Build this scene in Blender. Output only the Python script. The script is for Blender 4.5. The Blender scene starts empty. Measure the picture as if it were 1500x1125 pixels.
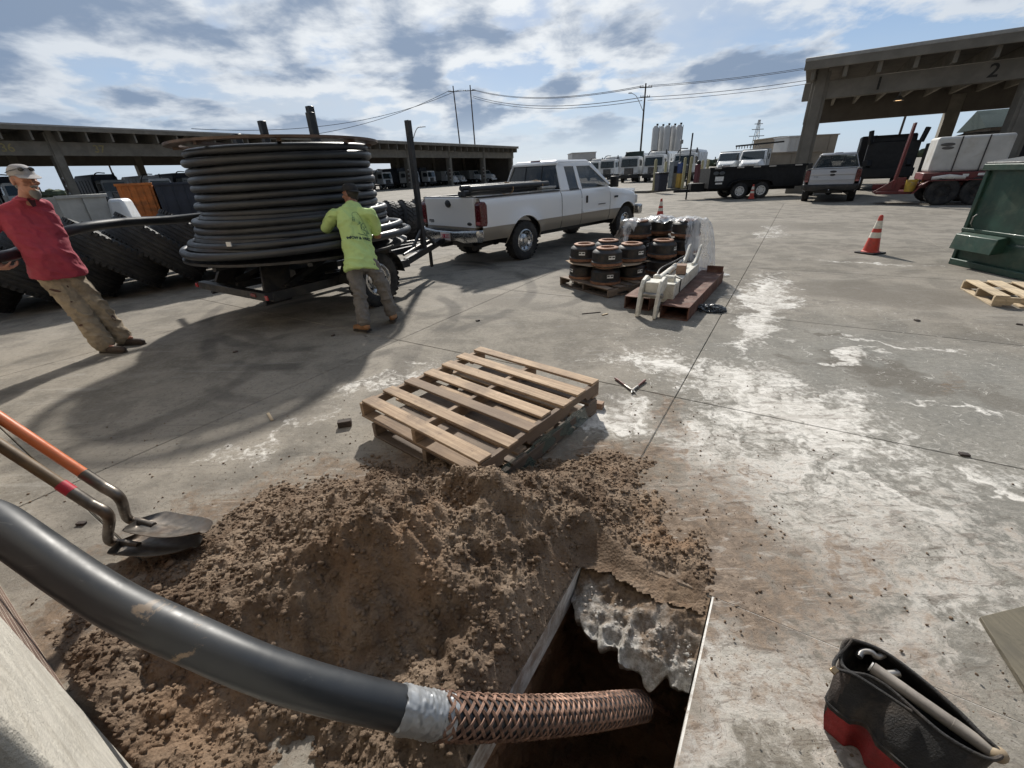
import bpy, bmesh, math, random
import numpy as np
from mathutils import Vector, Matrix, Euler
from mathutils.bvhtree import BVHTree

random.seed(7)
rng = np.random.default_rng(11)
SC = bpy.context.scene
COL = SC.collection
R = math.radians

# ------------------------------------------------------------------ camera
FPX, PITCH, ROLL, CAM_H = 625.0, R(26.2), R(-2.7), 1.7
cF = Vector((0, math.cos(PITCH), -math.sin(PITCH)))
_U = Vector((0, math.sin(PITCH), math.cos(PITCH)))
_R = Vector((1, 0, 0))
cR = math.cos(ROLL) * _R + math.sin(ROLL) * _U
cU = -math.sin(ROLL) * _R + math.cos(ROLL) * _U
cam_data = bpy.data.cameras.new('camera')
cam_data.sensor_width = 36.0
cam_data.lens = FPX / 1500 * 36.0
cam_data.clip_start = 0.02
cam_data.clip_end = 20000
cam = bpy.data.objects.new('camera', cam_data)
COL.objects.link(cam)
cam.matrix_world = Matrix(((cR.x, cU.x, -cF.x, 0), (cR.y, cU.y, -cF.y, 0), (cR.z, cU.z, -cF.z, CAM_H), (0, 0, 0, 1)))
SC.camera = cam
CPOS = Vector((0, 0, CAM_H))

def ray(px, py):
    return cF + cR * ((px - 750) / FPX) - cU * ((py - 562.5) / FPX)
def G(px, py, z=0.0):            # where the line of sight through a photo pixel meets height z
    d = ray(px, py)
    return CPOS + d * ((z - CAM_H) / d.z)
def PY(px, py, y):               # ... or a given distance down the yard
    d = ray(px, py)
    return CPOS + d * (y / d.y)

# ------------------------------------------------------------------ sun and sky
SUN_EL, SUN_AZ = R(36), R(-2)    # azimuth from +y towards +x
sun_dir = Vector((math.sin(SUN_AZ) * math.cos(SUN_EL), math.cos(SUN_AZ) * math.cos(SUN_EL), math.sin(SUN_EL)))
sd = bpy.data.lights.new('sun', 'SUN')
sd.energy = 4.6
sd.angle = R(2.2)
sd.color = (1.0, 0.95, 0.87)
sun = bpy.data.objects.new('sun', sd)
COL.objects.link(sun)
sun.rotation_euler = sun_dir.to_track_quat('Z', 'Y').to_euler()
SC.view_settings.view_transform = 'Standard'
SC.view_settings.look = 'None'
SC.view_settings.exposure = 0.30
SC.view_settings.gamma = 1.0
SC.view_settings.use_curve_mapping = False
SC.cycles.max_bounces = 5
SC.cycles.diffuse_bounces = 3
SC.cycles.glossy_bounces = 3
SC.cycles.transmission_bounces = 4
SC.cycles.adaptive_threshold = 0.02
SC.cycles.use_adaptive_sampling = True
SC.cycles.transparent_max_bounces = 12
SC.cycles.use_denoising = True

# ------------------------------------------------------------------ node helper
class NT:
    def __init__(s, tree):
        s.t = tree
    def n(s, kind, **kw):
        nd = s.t.nodes.new(kind)
        for k, v in kw.items():
            setattr(nd, k, v)
        return nd
    def put(s, sock, v):
        if isinstance(v, bpy.types.NodeSocket):
            s.t.links.new(v, sock)
        elif v is not None:
            if isinstance(v, (tuple, list)) and len(v) == 3 and sock.type == 'RGBA':
                v = (*v, 1)
            sock.default_value = v
    def math(s, op, a, b=None, c=None, clamp=False):
        nd = s.n('ShaderNodeMath', operation=op, use_clamp=clamp)
        for i, v in enumerate((a, b, c)):
            s.put(nd.inputs[i], v)
        return nd.outputs[0]
    def vmath(s, op, a, b=None, out=0):
        nd = s.n('ShaderNodeVectorMath', operation=op)
        s.put(nd.inputs[0], a)
        if b is not None:
            s.put(nd.inputs[3 if op == 'SCALE' else 1], b)
        return nd.outputs[out]
    def mix(s, f, a, b, blend='MIX'):
        nd = s.n('ShaderNodeMix', data_type='RGBA', blend_type=blend)
        s.put(nd.inputs[0], f); s.put(nd.inputs[6], a); s.put(nd.inputs[7], b)
        return nd.outputs[2]
    def noise(s, vec, scale, detail=4, rough=.55, dist=0, out=0, dim='3D'):
        nd = s.n('ShaderNodeTexNoise', noise_dimensions=dim)
        s.put(nd.inputs['Vector'], vec); s.put(nd.inputs['Scale'], scale); s.put(nd.inputs['Detail'], detail)
        s.put(nd.inputs['Roughness'], rough); s.put(nd.inputs['Distortion'], dist)
        return nd.outputs[out]
    def voro(s, vec, scale, feature='F1', rnd=1.0, out=0, dim='3D'):
        nd = s.n('ShaderNodeTexVoronoi', feature=feature, voronoi_dimensions=dim)
        s.put(nd.inputs['Vector'], vec); s.put(nd.inputs['Scale'], scale); s.put(nd.inputs['Randomness'], rnd)
        return nd.outputs[out]
    def step(s, v, a, b, lo=0., hi=1., smooth=True):
        nd = s.n('ShaderNodeMapRange', interpolation_type='SMOOTHSTEP' if smooth else 'LINEAR')
        s.put(nd.inputs[0], v); s.put(nd.inputs[1], a); s.put(nd.inputs[2], b); s.put(nd.inputs[3], lo); s.put(nd.inputs[4], hi)
        return nd.outputs[0]
    def mapping(s, vec, loc=(0, 0, 0), rot=(0, 0, 0), scale=(1, 1, 1), kind='POINT'):
        nd = s.n('ShaderNodeMapping', vector_type=kind)
        s.put(nd.inputs[0], vec); nd.inputs[1].default_value = loc; nd.inputs[2].default_value = rot; nd.inputs[3].default_value = scale
        return nd.outputs[0]
    def blob(s, vec, c, r, ang=0., soft=.6):   # 1 inside an ellipse, 0 outside
        m = s.mapping(vec, (c[0], c[1], 0), (0, 0, ang), (r[0], r[1], 1e6), 'TEXTURE')
        return s.step(s.vmath('LENGTH', m, out=1), 1.0, 1.0 - soft)
    def ringm(s, vec, c, r, w):
        m = s.mapping(vec, (c[0], c[1], 0), (0, 0, 0), (1, 1, 1e6), 'TEXTURE')
        l = s.vmath('LENGTH', m, out=1)
        return s.step(s.math('ABSOLUTE', s.math('SUBTRACT', l, r)), w, w * .35)

world = bpy.data.worlds.new('World')
SC.world = world
world.use_nodes = True
W = NT(world.node_tree)
for nd in list(world.node_tree.nodes):
    world.node_tree.nodes.remove(nd)
sky = W.n('ShaderNodeTexSky', sky_type='NISHITA')
sky.sun_disc = False
sky.sun_elevation = SUN_EL
sky.sun_rotation = SUN_AZ
sky.altitude = 300
sky.air_density = 1.0
sky.dust_density = 1.0
tc = W.n('ShaderNodeTexCoord')
dirv = W.vmath('NORMALIZE', tc.outputs['Generated'])
sp = W.n('ShaderNodeSeparateXYZ')
W.put(sp.inputs[0], dirv)
zc = W.math('ADD', W.math('MAXIMUM', sp.outputs[2], 0.0), 0.20)
cb = W.n('ShaderNodeCombineXYZ')
W.put(cb.inputs[0], W.math('DIVIDE', sp.outputs[0], zc)); W.put(cb.inputs[1], W.math('DIVIDE', sp.outputs[1], zc))
cu = W.vmath('ADD', cb.outputs[0], (5.3, 1.7, 0.0))
warp = W.vmath('SCALE', W.vmath('SUBTRACT', W.noise(cu, 1.3, 2, out=1, dim='2D'), (.5, .5, .5)), .16)
cw = W.vmath('ADD', cu, warp)
sheet = W.noise(cw, 0.6, 5, .62, 0, dim='2D')         # thin veil
puff = W.noise(cw, 1.9, 8, .55, 0, dim='2D')       # cumulus
shade = W.noise(W.vmath('ADD', cw, (-.02, .12, 0)), 1.9, 6, .55, 0, dim='2D')
sdot_s = W.vmath('DOT_PRODUCT', dirv, tuple(sun_dir), out=1)
sdot = W.math('MAXIMUM', sdot_s, 0.0)
# weather: overcast on the sun's side and to the left, opening to blue on the right
front = W.math('ADD', W.math('MULTIPLY', cb.outputs[0], -.19), W.math('MULTIPLY', sdot, .34))
cover = W.step(W.math('ADD', sheet, front), .40, .82)
low = W.step(sp.outputs[2], .02, .13)
puffm = W.math('MULTIPLY', W.step(W.math('ADD', puff, W.math('MULTIPLY', front, .30)), .425, .545), low)
glow = W.math('POWER', sdot, 4.0)
glow2 = W.math('POWER', sdot, 14.0)
hz = W.mix(W.step(sp.outputs[2], .0, .34), (5.0, 6.6, 8.6), (2.3, 3.9, 6.8))
blue = W.mix(.22, hz, sky.outputs[0])
veilc = W.mix(glow, (4.4, 5.2, 6.3), (7.6, 8.1, 8.7))
veilc = W.mix(W.math('MULTIPLY', glow2, .6), veilc, (12.0, 12.0, 11.8))
c1 = W.mix(W.math('MULTIPLY', cover, .80), blue, veilc)
# thick cloud: grey-blue bellies, bright rims where the cloud thins towards the sun
belly = W.mix(glow, (2.2, 3.0, 4.35), (2.9, 3.7, 5.0))
rim = W.mix(glow, (6.3, 6.9, 7.7), (10.6, 10.8, 10.8))
dens = W.math('ADD', W.math('ADD', puff, W.math('MULTIPLY', front, .30)), W.math('MULTIPLY', W.math('SUBTRACT', shade, puff), .75))
edge = W.step(dens, .66, .48)
pc = W.mix(edge, belly, rim)
c2 = W.mix(W.math('MULTIPLY', puffm, .92), c1, pc)
# the sky dims away from the sun
dim = W.step(sdot_s, -.25, .62, .42, 1.0)
c2 = W.vmath('SCALE', c2, dim)
bg = W.n('ShaderNodeBackground')
W.put(bg.inputs[0], c2)
bg.inputs[1].default_value = 0.078
world.cycles.sampling_method = 'MANUAL'
world.cycles.sample_map_resolution = 512
wo = W.n('ShaderNodeOutputWorld')
W.t.links.new(bg.outputs[0], wo.inputs[0])

# ------------------------------------------------------------------ materials
def new_mat(name):
    m = bpy.data.materials.new(name)
    m.use_nodes = True
    t = NT(m.node_tree)
    return m, t, m.node_tree.nodes['Principled BSDF']

def mat(name, col, rough=.6, metal=0., var=.18, vs=6., bump=0., bs=60., dirt=None, coat=0., spec=.5, alpha=1., island=0.):
    m, t, b = new_mat(name)
    co = t.n('ShaderNodeTexCoord').outputs['Object']
    n1 = t.noise(co, vs, 6, .6)
    c = t.mix(t.step(n1, .3, .72), tuple(x * (1 - var) for x in col), tuple(min(1, x * (1 + var)) for x in col))
    if island:
        oi = t.n('ShaderNodeObjectInfo').outputs['Random']
        c = t.mix(t.math('MULTIPLY', oi, island), c, tuple(x * .45 for x in col))
    if dirt:
        dc, amt, ds = dirt
        n2 = t.noise(co, ds, 8, .65, .4)
        c = t.mix(t.math('MULTIPLY', t.step(n2, .46, .66), amt), c, dc)
    t.put(b.inputs['Base Color'], c)
    n3 = t.noise(co, vs * 3.1, 5, .6)
    t.put(b.inputs['Roughness'], t.step(n3, .25, .75, max(.03, rough - .1), min(1, rough + .1)))
    b.inputs['Metallic'].default_value = metal
    b.inputs['Coat Weight'].default_value = coat
    b.inputs['Coat Roughness'].default_value = .08
    b.inputs['Specular IOR Level'].default_value = spec
    b.inputs['Alpha'].default_value = alpha
    if bump:
        bp = t.n('ShaderNodeBump')
        bp.inputs['Strength'].default_value = min(1, bump)
        bp.inputs['Distance'].default_value = .01
        t.put(bp.inputs['Height'], t.noise(co, bs, 6, .65))
        t.put(b.inputs['Normal'], bp.outputs[0])
    return m

def wood(name, c0, c1, axis=0, wear=(.16, .12, .09)):
    m, t, b = new_mat(name)
    co = t.n('ShaderNodeTexCoord').outputs['Object']
    oi = t.n('ShaderNodeObjectInfo').outputs['Random']
    off = t.n('ShaderNodeCombineXYZ')
    for i in range(3):
        t.put(off.inputs[i], t.math('MULTIPLY', oi, 13.7 + 5 * i))
    p = t.vmath('ADD', co, off.outputs[0])
    sc = [26, 26, 26]; sc[axis] = 1.1
    st = t.mapping(p, scale=tuple(sc))
    g = t.noise(st, 1.6, 6, .62, .5)
    big = t.noise(p, 3.2, 5, .6)
    c = t.mix(t.step(g, .32, .70), c0, c1)
    c = t.mix(t.math('MULTIPLY', t.step(big, .42, .66), .72), c, wear)
    sc2 = t.noise(p, 17, 6, .72, .6)
    c = t.mix(t.math('MULTIPLY', t.step(sc2, .56, .68), .55), c, tuple(x * .45 for x in c0))
    c = t.mix(t.math('MULTIPLY', t.step(sc2, .40, .30), .40), c, tuple(min(1, x * 1.25) for x in c1))
    c = t.mix(t.math('MULTIPLY', t.step(oi, .35, 1.), .75), c, (c0[0] * .50, c0[1] * .52, c0[2] * .58))
    grn = t.noise(t.mapping(p, scale=tuple(x * 2.2 for x in sc)), 2.4, 4, .7)
    c = t.mix(t.math('MULTIPLY', t.step(grn, .60, .70), .5), c, tuple(x * .35 for x in c0))
    t.put(b.inputs['Base Color'], c)
    b.inputs['Roughness'].default_value = .82
    bp = t.n('ShaderNodeBump'); bp.inputs['Strength'].default_value = .7; bp.inputs['Distance'].default_value = .006
    t.put(bp.inputs['Height'], g); t.put(b.inputs['Normal'], bp.outputs[0])
    return m

def glassmat(name, tint, alpha, rough=.04):
    m, t, b = new_mat(name)
    b.inputs['Base Color'].default_value = (*tint, 1)
    b.inputs['Roughness'].default_value = rough
    b.inputs['Alpha'].default_value = alpha
    b.inputs['Specular IOR Level'].default_value = .8
    return m

# ------------------------------------------------------------------ mesh builder
def frame_to(p0, p1, up=Vector((0, 0, 1))):
    z = (Vector(p1) - Vector(p0)).normalized()
    if abs(z.dot(up)) > .999:
        up = Vector((1, 0, 0))
    x = up.cross(z).normalized()
    y = z.cross(x)
    return Matrix((x, y, z)).transposed()

class MB:
    def __init__(s):
        s.v = []; s.f = []; s.mi = []
    def add(s, vs, fs, m=0, M=None):
        o = len(s.v)
        if M is not None:
            vs = [M @ Vector(v) for v in vs]
        s.v += [tuple(v) for v in vs]
        s.f += [tuple(i + o for i in f) for f in fs]
        s.mi += [m] * len(fs)
        return s
    def box(s, c, d, rot=(0, 0, 0), m=0, top=None):
        hx, hy, hz = d[0] / 2, d[1] / 2, d[2] / 2
        tx, ty = top if top else (1, 1)
        vs = [(-hx, -hy, -hz), (hx, -hy, -hz), (hx, hy, -hz), (-hx, hy, -hz), (-hx * tx, -hy * ty, hz), (hx * tx, -hy * ty, hz), (hx * tx, hy * ty, hz), (-hx * tx, hy * ty, hz)]
        M = Matrix.Translation(c) @ Euler(rot).to_matrix().to_4x4()
        return s.add(vs, [(0, 3, 2, 1), (4, 5, 6, 7), (0, 1, 5, 4), (1, 2, 6, 5), (2, 3, 7, 6), (3, 0, 4, 7)], m, M)
    def bar(s, p0, p1, w, h, m=0, up=(0, 0, 1)):
        p0, p1 = Vector(p0), Vector(p1)
        Rm = frame_to(p0, p1, Vector(up)).to_4x4()
        L = (p1 - p0).length
        hx, hy = w / 2, h / 2
        vs = [(-hx, -hy, 0), (hx, -hy, 0), (hx, hy, 0), (-hx, hy, 0), (-hx, -hy, L), (hx, -hy, L), (hx, hy, L), (-hx, hy, L)]
        return s.add(vs, [(0, 3, 2, 1), (4, 5, 6, 7), (0, 1, 5, 4), (1, 2, 6, 5), (2, 3, 7, 6), (3, 0, 4, 7)], m, Matrix.Translation(p0) @ Rm)
    def cyl(s, p0, p1, r0, r1=None, n=12, m=0):
        r1 = r0 if r1 is None else r1
        p0, p1 = Vector(p0), Vector(p1)
        M = Matrix.Translation(p0) @ frame_to(p0, p1).to_4x4()
        L = (p1 - p0).length
        return s.lathe([(0, 0), (r0, 0), (r1, L), (0, L)], n, M, m)
    def lathe(s, prof, n=16, M=None, m=0, close=False):
        vs, fs = [], []
        idx = []
        for r, z in prof:
            if r < 1e-7:
                idx.append([len(vs)]); vs.append((0, 0, z))
            else:
                idx.append(list(range(len(vs), len(vs) + n)))
                vs += [(r * math.cos(2 * math.pi * k / n), r * math.sin(2 * math.pi * k / n), z) for k in range(n)]
        pairs = list(zip(idx[:-1], idx[1:]))
        if close:
            pairs.append((idx[-1], idx[0]))
        for a, b in pairs:
            for k in range(n):
                k2 = (k + 1) % n
                if len(a) == 1 and len(b) == 1:
                    continue
                if len(a) == 1:
                    fs.append((a[0], b[k2], b[k]))
                elif len(b) == 1:
                    fs.append((a[k], a[k2], b[0]))
                else:
                    fs.append((a[k], a[k2], b[k2], b[k]))
        return s.add(vs, fs, m, M)
    def tube(s, pts, r, n=10, closed=False, m=0):
        pts = [Vector(p) for p in pts]
        N = len(pts)
        rs = r if isinstance(r, (list, tuple)) else [r] * N
        tan = []
        for i in range(N):
            a = pts[(i - 1) % N] if (closed or i > 0) else pts[i]
            b = pts[(i + 1) % N] if (closed or i < N - 1) else pts[i]
            tan.append((b - a).normalized())
        up = Vector((0, 0, 1)) if abs(tan[0].z) < .9 else Vector((1, 0, 0))
        x = up.cross(tan[0]).normalized()
        vs, fs = [], []
        for i in range(N):
            x = (x - tan[i] * x.dot(tan[i])).normalized()
            y = tan[i].cross(x)
            for k in range(n):
                a = 2 * math.pi * k / n
                vs.append(pts[i] + (x * math.cos(a) + y * math.sin(a)) * rs[i])
        M_ = N if closed else N - 1
        for i in range(M_):
            j = (i + 1) % N
            for k in range(n):
                k2 = (k + 1) % n
                fs.append((i * n + k, i * n + k2, j * n + k2, j * n + k))
        if not closed:
            fs.append(tuple(range(n - 1, -1, -1))); fs.append(tuple((N - 1) * n + k for k in range(n)))
        return s.add(vs, fs, m)
    def prism(s, poly, z0, z1, M=None, m=0):
        n = len(poly)
        vs = [(x, y, z0) for x, y in poly] + [(x, y, z1) for x, y in poly]
        fs = [tuple(range(n - 1, -1, -1)), tuple(range(n, 2 * n))] + [(k, (k + 1) % n, n + (k + 1) % n, n + k) for k in range(n)]
        return s.add(vs, fs, m, M)
    def ell(s, c, r, n=12, m=0, rot=None):
        rr = r if isinstance(r, (tuple, list)) else (r, r, r)
        h = max(4, n // 2)
        prof = [(math.sin(math.pi * i / h), -math.cos(math.pi * i / h)) for i in range(h + 1)]
        prof[0] = (0, -1); prof[-1] = (0, 1)
        M = Matrix.Translation(c) @ (Euler(rot).to_matrix().to_4x4() if rot else Matrix.Identity(4)) @ Matrix.Diagonal((*rr, 1))
        return s.lathe(prof, n, M, m)
    def loft(s, rings, m=0, cap=True, closed=True):
        n = len(rings[0])
        vs = [p for r_ in rings for p in r_]
        fs = []
        for i in range(len(rings) - 1):
            for k in range(n if closed else n - 1):
                k2 = (k + 1) % n
                fs.append((i * n + k, i * n + k2, (i + 1) * n + k2, (i + 1) * n + k))
        if cap and closed:
            fs.append(tuple(range(n - 1, -1, -1))); fs.append(tuple((len(rings) - 1) * n + k for k in range(n)))
        return s.add(vs, fs, m)
    def quad(s, a, b, c, d, m=0):
        return s.add([a, b, c, d], [(0, 1, 2, 3)], m)
    def slabq(s, a, b, c, d, th, m=0):      # a quad with thickness, away from its normal
        a, b, c, d = map(Vector, (a, b, c, d))
        nrm = (b - a).cross(d - a).normalized() * th
        return s.add([a, b, c, d, a - nrm, b - nrm, c - nrm, d - nrm], [(0, 1, 2, 3), (7, 6, 5, 4), (0, 4, 5, 1), (1, 5, 6, 2), (2, 6, 7, 3), (3, 7, 4, 0)], m)
    def mesh(s, name, mats, ang=38):
        me = bpy.data.meshes.new(name)
        me.from_pydata(s.v, [], s.f)
        if not isinstance(mats, (list, tuple)):
            mats = [mats]
        for mt in mats:
            me.materials.append(mt)
        if len(mats) > 1:
            me.polygons.foreach_set('material_index', s.mi)
        bm = bmesh.new(); bm.from_mesh(me)
        bmesh.ops.recalc_face_normals(bm, faces=bm.faces)
        bm.to_mesh(me); bm.free()
        me.polygons.foreach_set('use_smooth', [True] * len(me.polygons))
        me.set_sharp_from_angle(angle=R(ang))
        return me
    def build(s, name, mats, parent=None, bevel=0., seg=1, ang=38, **tags):
        return link(name, s.mesh(name, mats, ang), parent, bevel, seg, **tags)

def link(name, me, parent=None, bevel=0., seg=1, **tags):
    o = bpy.data.objects.new(name, me)
    COL.objects.link(o)
    if parent is not None:
        o.parent = parent
    if bevel:
        bv = o.modifiers.new('bevel', 'BEVEL')
        bv.width = bevel; bv.segments = seg; bv.limit_method = 'ANGLE'; bv.angle_limit = R(40)
    for k, v in tags.items():
        o[k] = v
    return o

def thing(name, label, cat, loc=(0, 0, 0), rz=0., group=None):
    o = bpy.data.objects.new(name, None)
    COL.objects.link(o)
    o.empty_display_size = .2
    o.location = loc
    o.rotation_euler = (0, 0, rz)
    o['label'] = label; o['category'] = cat
    if group:
        o['group'] = group
    return o

def copy_tree(o, parent=None, swap=None):
    c = o.copy()
    COL.objects.link(c)
    if parent is not None:
        c.parent = parent
    for ch in o.children:
        copy_tree(ch, c, swap)
    return c

def fit_label(o, label, group=None):
    o['label'] = label
    if group:
        o['group'] = group

def text_mesh(body, size, name='lettering', extrude=.002, align='CENTER', bold=0., shear=0.):
    cu = bpy.data.curves.new('txt', 'FONT')
    cu.body = body; cu.size = size; cu.extrude = extrude; cu.align_x = align; cu.align_y = 'CENTER'; cu.offset = bold; cu.shear = shear
    ob = bpy.data.objects.new('txt', cu)
    COL.objects.link(ob)
    dg = bpy.context.evaluated_depsgraph_get()
    me = bpy.data.meshes.new_from_object(ob.evaluated_get(dg))
    bpy.data.objects.remove(ob); bpy.data.curves.remove(cu)
    me.name = name
    return me

def text_on(body, size, mt, M, parent=None, name='lettering', extrude=.002, bold=0., shear=0., **tags):
    me = text_mesh(body, size, name, extrude, bold=bold, shear=shear)
    me.materials.clear(); me.materials.append(mt)
    me.transform(M)
    return link(name, me, parent, **tags)

def spline(pts, n=12, closed=False):
    P = [Vector(p) for p in pts]
    N = len(P); out = []
    rngi = range(N if closed else N - 1)
    for i in rngi:
        p1, p2 = P[i], P[(i + 1) % N]
        p0 = P[i - 1] if (i > 0 or closed) else p1 * 2 - p2
        p3 = P[(i + 2) % N] if (closed or i + 2 < N) else p2 * 2 - p1
        for k in range(n):
            t = k / n
            out.append(.5 * ((2 * p1) + (p2 - p0) * t + (2 * p0 - 5 * p1 + 4 * p2 - p3) * t * t + (3 * p1 - p0 - 3 * p2 + p3) * t ** 3))
    if not closed:
        out.append(P[-1])
    return out

# value noise for modelled relief
def vnoise(x, y, seed=0):
    xi = np.floor(x).astype(np.int64); yi = np.floor(y).astype(np.int64)
    xf = x - xi; yf = y - yi
    def h(a, b):
        n = (a * 374761393 + b * 668265263 + seed * 974634777) & 0xFFFFFFFF
        n = ((n ^ (n >> 13)) * 1274126177) & 0xFFFFFFFF
        return ((n ^ (n >> 16)) & 0xFFFF) / 65535.0
    u = xf * xf * xf * (xf * (xf * 6 - 15) + 10); v = yf * yf * yf * (yf * (yf * 6 - 15) + 10)
    return (h(xi, yi) * (1 - u) + h(xi + 1, yi) * u) * (1 - v) + (h(xi, yi + 1) * (1 - u) + h(xi + 1, yi + 1) * u) * v
def fbm(x, y, oct=5, seed=0, gain=.5):
    s = np.zeros_like(x); a = 1.; tot = 0.
    for o in range(oct):
        s += a * vnoise(x * 2 ** o + 17.3 * o, y * 2 ** o - 9.1 * o, seed + o); tot += a; a *= gain
    return s / tot
def worley(x, y, seed=0):
    xi = np.floor(x).astype(np.int64); yi = np.floor(y).astype(np.int64)
    best = np.full_like(x, 9.)
    for dx in (-1, 0, 1):
        for dy in (-1, 0, 1):
            a = xi + dx; b = yi + dy
            n = (a * 374761393 + b * 668265263 + seed * 974634777) & 0xFFFFFFFF
            n = ((n ^ (n >> 13)) * 1274126177) & 0xFFFFFFFF
            px = a + ((n >> 3) & 0x3FF) / 1023.; py = b + ((n >> 14) & 0x3FF) / 1023.
            best = np.minimum(best, (px - x) ** 2 + (py - y) ** 2)
    return np.sqrt(best)

# yard grid: a runs along the wall behind the camera, b runs down the yard
DA = Vector((.8406, -.5417, 0)); DB = Vector((.5417, .8406, 0))
AZ_YARD = math.atan2(-.5417, .8406)
def AB(a, b, z=0.):
    return DA * a + DB * b + Vector((0, 0, z))
def ab_of(x, y):
    return .8406 * x - .5417 * y, .5417 * x + .8406 * y
# ================================================================== GROUND
def g2(px, py):
    p = G(px, py)
    return (p.x, p.y)

def concrete_yard(name, far=False):
    m, t, b = new_mat(name)
    P = t.n('ShaderNodeNewGeometry').outputs['Position']
    N2 = lambda v, sc, d=4, r_=.6, ds=0, out=0: t.noise(v, sc, d, r_, ds, out, '2D')
    big = N2(P, .32, 4, .6, .6)
    mid = N2(P, 2.1, 6, .66, .3)
    fine = N2(P, 26, 4, .7)
    c = t.mix(t.step(big, .34, .66), (.162, .146, .121), (.242, .219, .185))
    c = t.mix(t.math('MULTIPLY', t.step(mid, .38, .70), .55), c, (.292, .264, .222))
    c = t.mix(t.math('MULTIPLY', t.step(mid, .52, .36), .40), c, (.122, .111, .095))
    c = t.mix(t.math('MULTIPLY', t.step(fine, .56, .70), .38), c, (.080, .070, .058))
    c = t.mix(t.math('MULTIPLY', t.step(fine, .44, .30), .34), c, (.30, .282, .25))
    st = t.mapping(P, rot=(0, 0, R(-58)), scale=(.9, 9, 1))
    drag = N2(st, 1.1, 5, .7, .8)
    c = t.mix(t.math('MULTIPLY', t.step(drag, .57, .70), .35), c, (.31, .295, .27))
    c = t.mix(t.math('MULTIPLY', t.step(drag, .40, .28), .32), c, (.095, .088, .077))
    if not far:
        wob = t.vmath('SCALE', t.vmath('SUBTRACT', N2(P, 1.6, 4, .65, 0, 1), (.5, .5, .5)), 1.0)
        Pw = t.vmath('ADD', P, wob)
        med = N2(Pw, 4.5, 6, .70, .4)
        hi = N2(P, 19, 5, .72, .3)
        low = N2(P, .9, 3)
        # rubber from turning tyres
        Pr = t.vmath('ADD', P, t.vmath('SCALE', wob, .12))
        gate = t.step(low, .40, .58)
        rings = None
        for (px, py, r, w, amt) in ((500, 470, 1.55, .14, .60), (470, 520, 1.05, .10, .45), (300, 560, 1.9, .16, .45), (560, 430, 2.5, .13, .5), (720, 420, 1.7, .12, .45), (130, 560, 1.6, .13, .4), (780, 330, 5.2, .22, .4), (640, 400, 1.2, .12, .5)):
            k_ = t.math('MULTIPLY', t.ringm(Pr, g2(px, py), r, w), amt)
            rings = k_ if rings is None else t.math('MAXIMUM', rings, k_)
        c = t.mix(t.math('MULTIPLY', rings, gate), c, (.062, .057, .052))
        # cleaner grey concrete at right and old wet stains
        gm = t.blob(Pw, g2(1440, 640), (2.6, 3.4), 0, .6)
        c = t.mix(t.math('MULTIPLY', gm, .55), c, t.mix(t.step(hi, .35, .65), (.185, .187, .172), (.25, .248, .228)))
        wet = None
        for (px, py, rx, ry, amt) in ((1300, 430, 1.5, .9, .6), (1260, 530, .55, .28, .7), (1330, 560, .5, .3, .6), (1210, 492, .22, .10, .7), (1440, 580, .5, .26, .45), (1000, 330, 4.0, 1.6, .5), (720, 440, .8, .5, .45), (540, 492, .12, .06, .95), (1100, 330, 3., 1.6, .35), (860, 480, .6, .3, .4), (1190, 530, .3, .2, .6)):
            k_ = t.math('MULTIPLY', t.blob(Pw, g2(px, py), (rx, ry), AZ_YARD, .5), amt)
            wet = k_ if wet is None else t.math('MAXIMUM', wet, k_)
        c = t.mix(t.math('MULTIPLY', wet, t.step(mid, .30, .55)), c, (.098, .086, .070))
        # cutting slurry and lime dust, dried white
        dust = None
        for (px, py, rx, ry, an, k) in ((1165, 605, 1.0, .75, .5, 1.05), (1118, 470, .42, 1.9, -.57, 1.0), (960, 530, 1.1, .55, -.5, .82), (1040, 650, 1.0, .8, 0, .85), (1180, 745, 1.3, .8, .4, .70), (1130, 340, .55, 2.9, -.55, .55), (900, 610, .6, .55, 0, .8), (1085, 560, .8, .7, 0, .95), (1255, 522, .6, .16, .3, .9), (1330, 505, 1.0, .08, -.45, .8), (1230, 650, .7, .4, .4, .8), (560, 560, .9, .40, .8, .62), (1390, 880, .8, .4, 0, .55), (400, 640, .8, .26, .75, .5), (1400, 600, .5, .06, -.5, .7), (1480, 720, .5, .06, -.6, .7), (1270, 385, 2.2, .10, -.57, .75), (1170, 760, 2.1, 1.6, .3, .78), (1110, 1010, .9, .7, 0, 1.05), (1120, 430, .7, 2.4, -.57, .85)):
            k_ = t.math('MULTIPLY', t.blob(Pw, g2(px, py), (rx, ry), an, .95), k)
            dust = k_ if dust is None else t.math('MAXIMUM', dust, k_)
        spat = t.math('MULTIPLY', t.step(N2(t.mapping(Pw, rot=(0, 0, .6), scale=(1, 2.4, 1)), 8.5, 5, .72, .8), .60, .70), t.blob(P, g2(1300, 560), (3.2, 3.6), 0, .4))
        brk = t.math('ADD', t.math('MULTIPLY', t.math('SUBTRACT', med, .5), 1.9), t.math('MULTIPLY', t.math('SUBTRACT', hi, .5), 1.3))
        dm = t.math('MULTIPLY', t.step(t.math('ADD', dust, brk), .22, 1.0), t.step(dust, .02, .25))
        dm = t.math('MAXIMUM', dm, t.math('MULTIPLY', spat, .55))
        wv = t.n('ShaderNodeTexWave', wave_type='BANDS', bands_direction='Y')
        t.put(wv.inputs['Vector'], t.mapping(P, rot=(0, 0, -AZ_YARD)))
        wv.inputs['Scale'].default_value = 9.5; wv.inputs['Distortion'].default_value = 1.2
        trk = t.math('MULTIPLY', t.blob(P, g2(1140, 490), (.17, 1.5), -.573, .2), t.step(wv.outputs[1], .45, .6))
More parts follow.
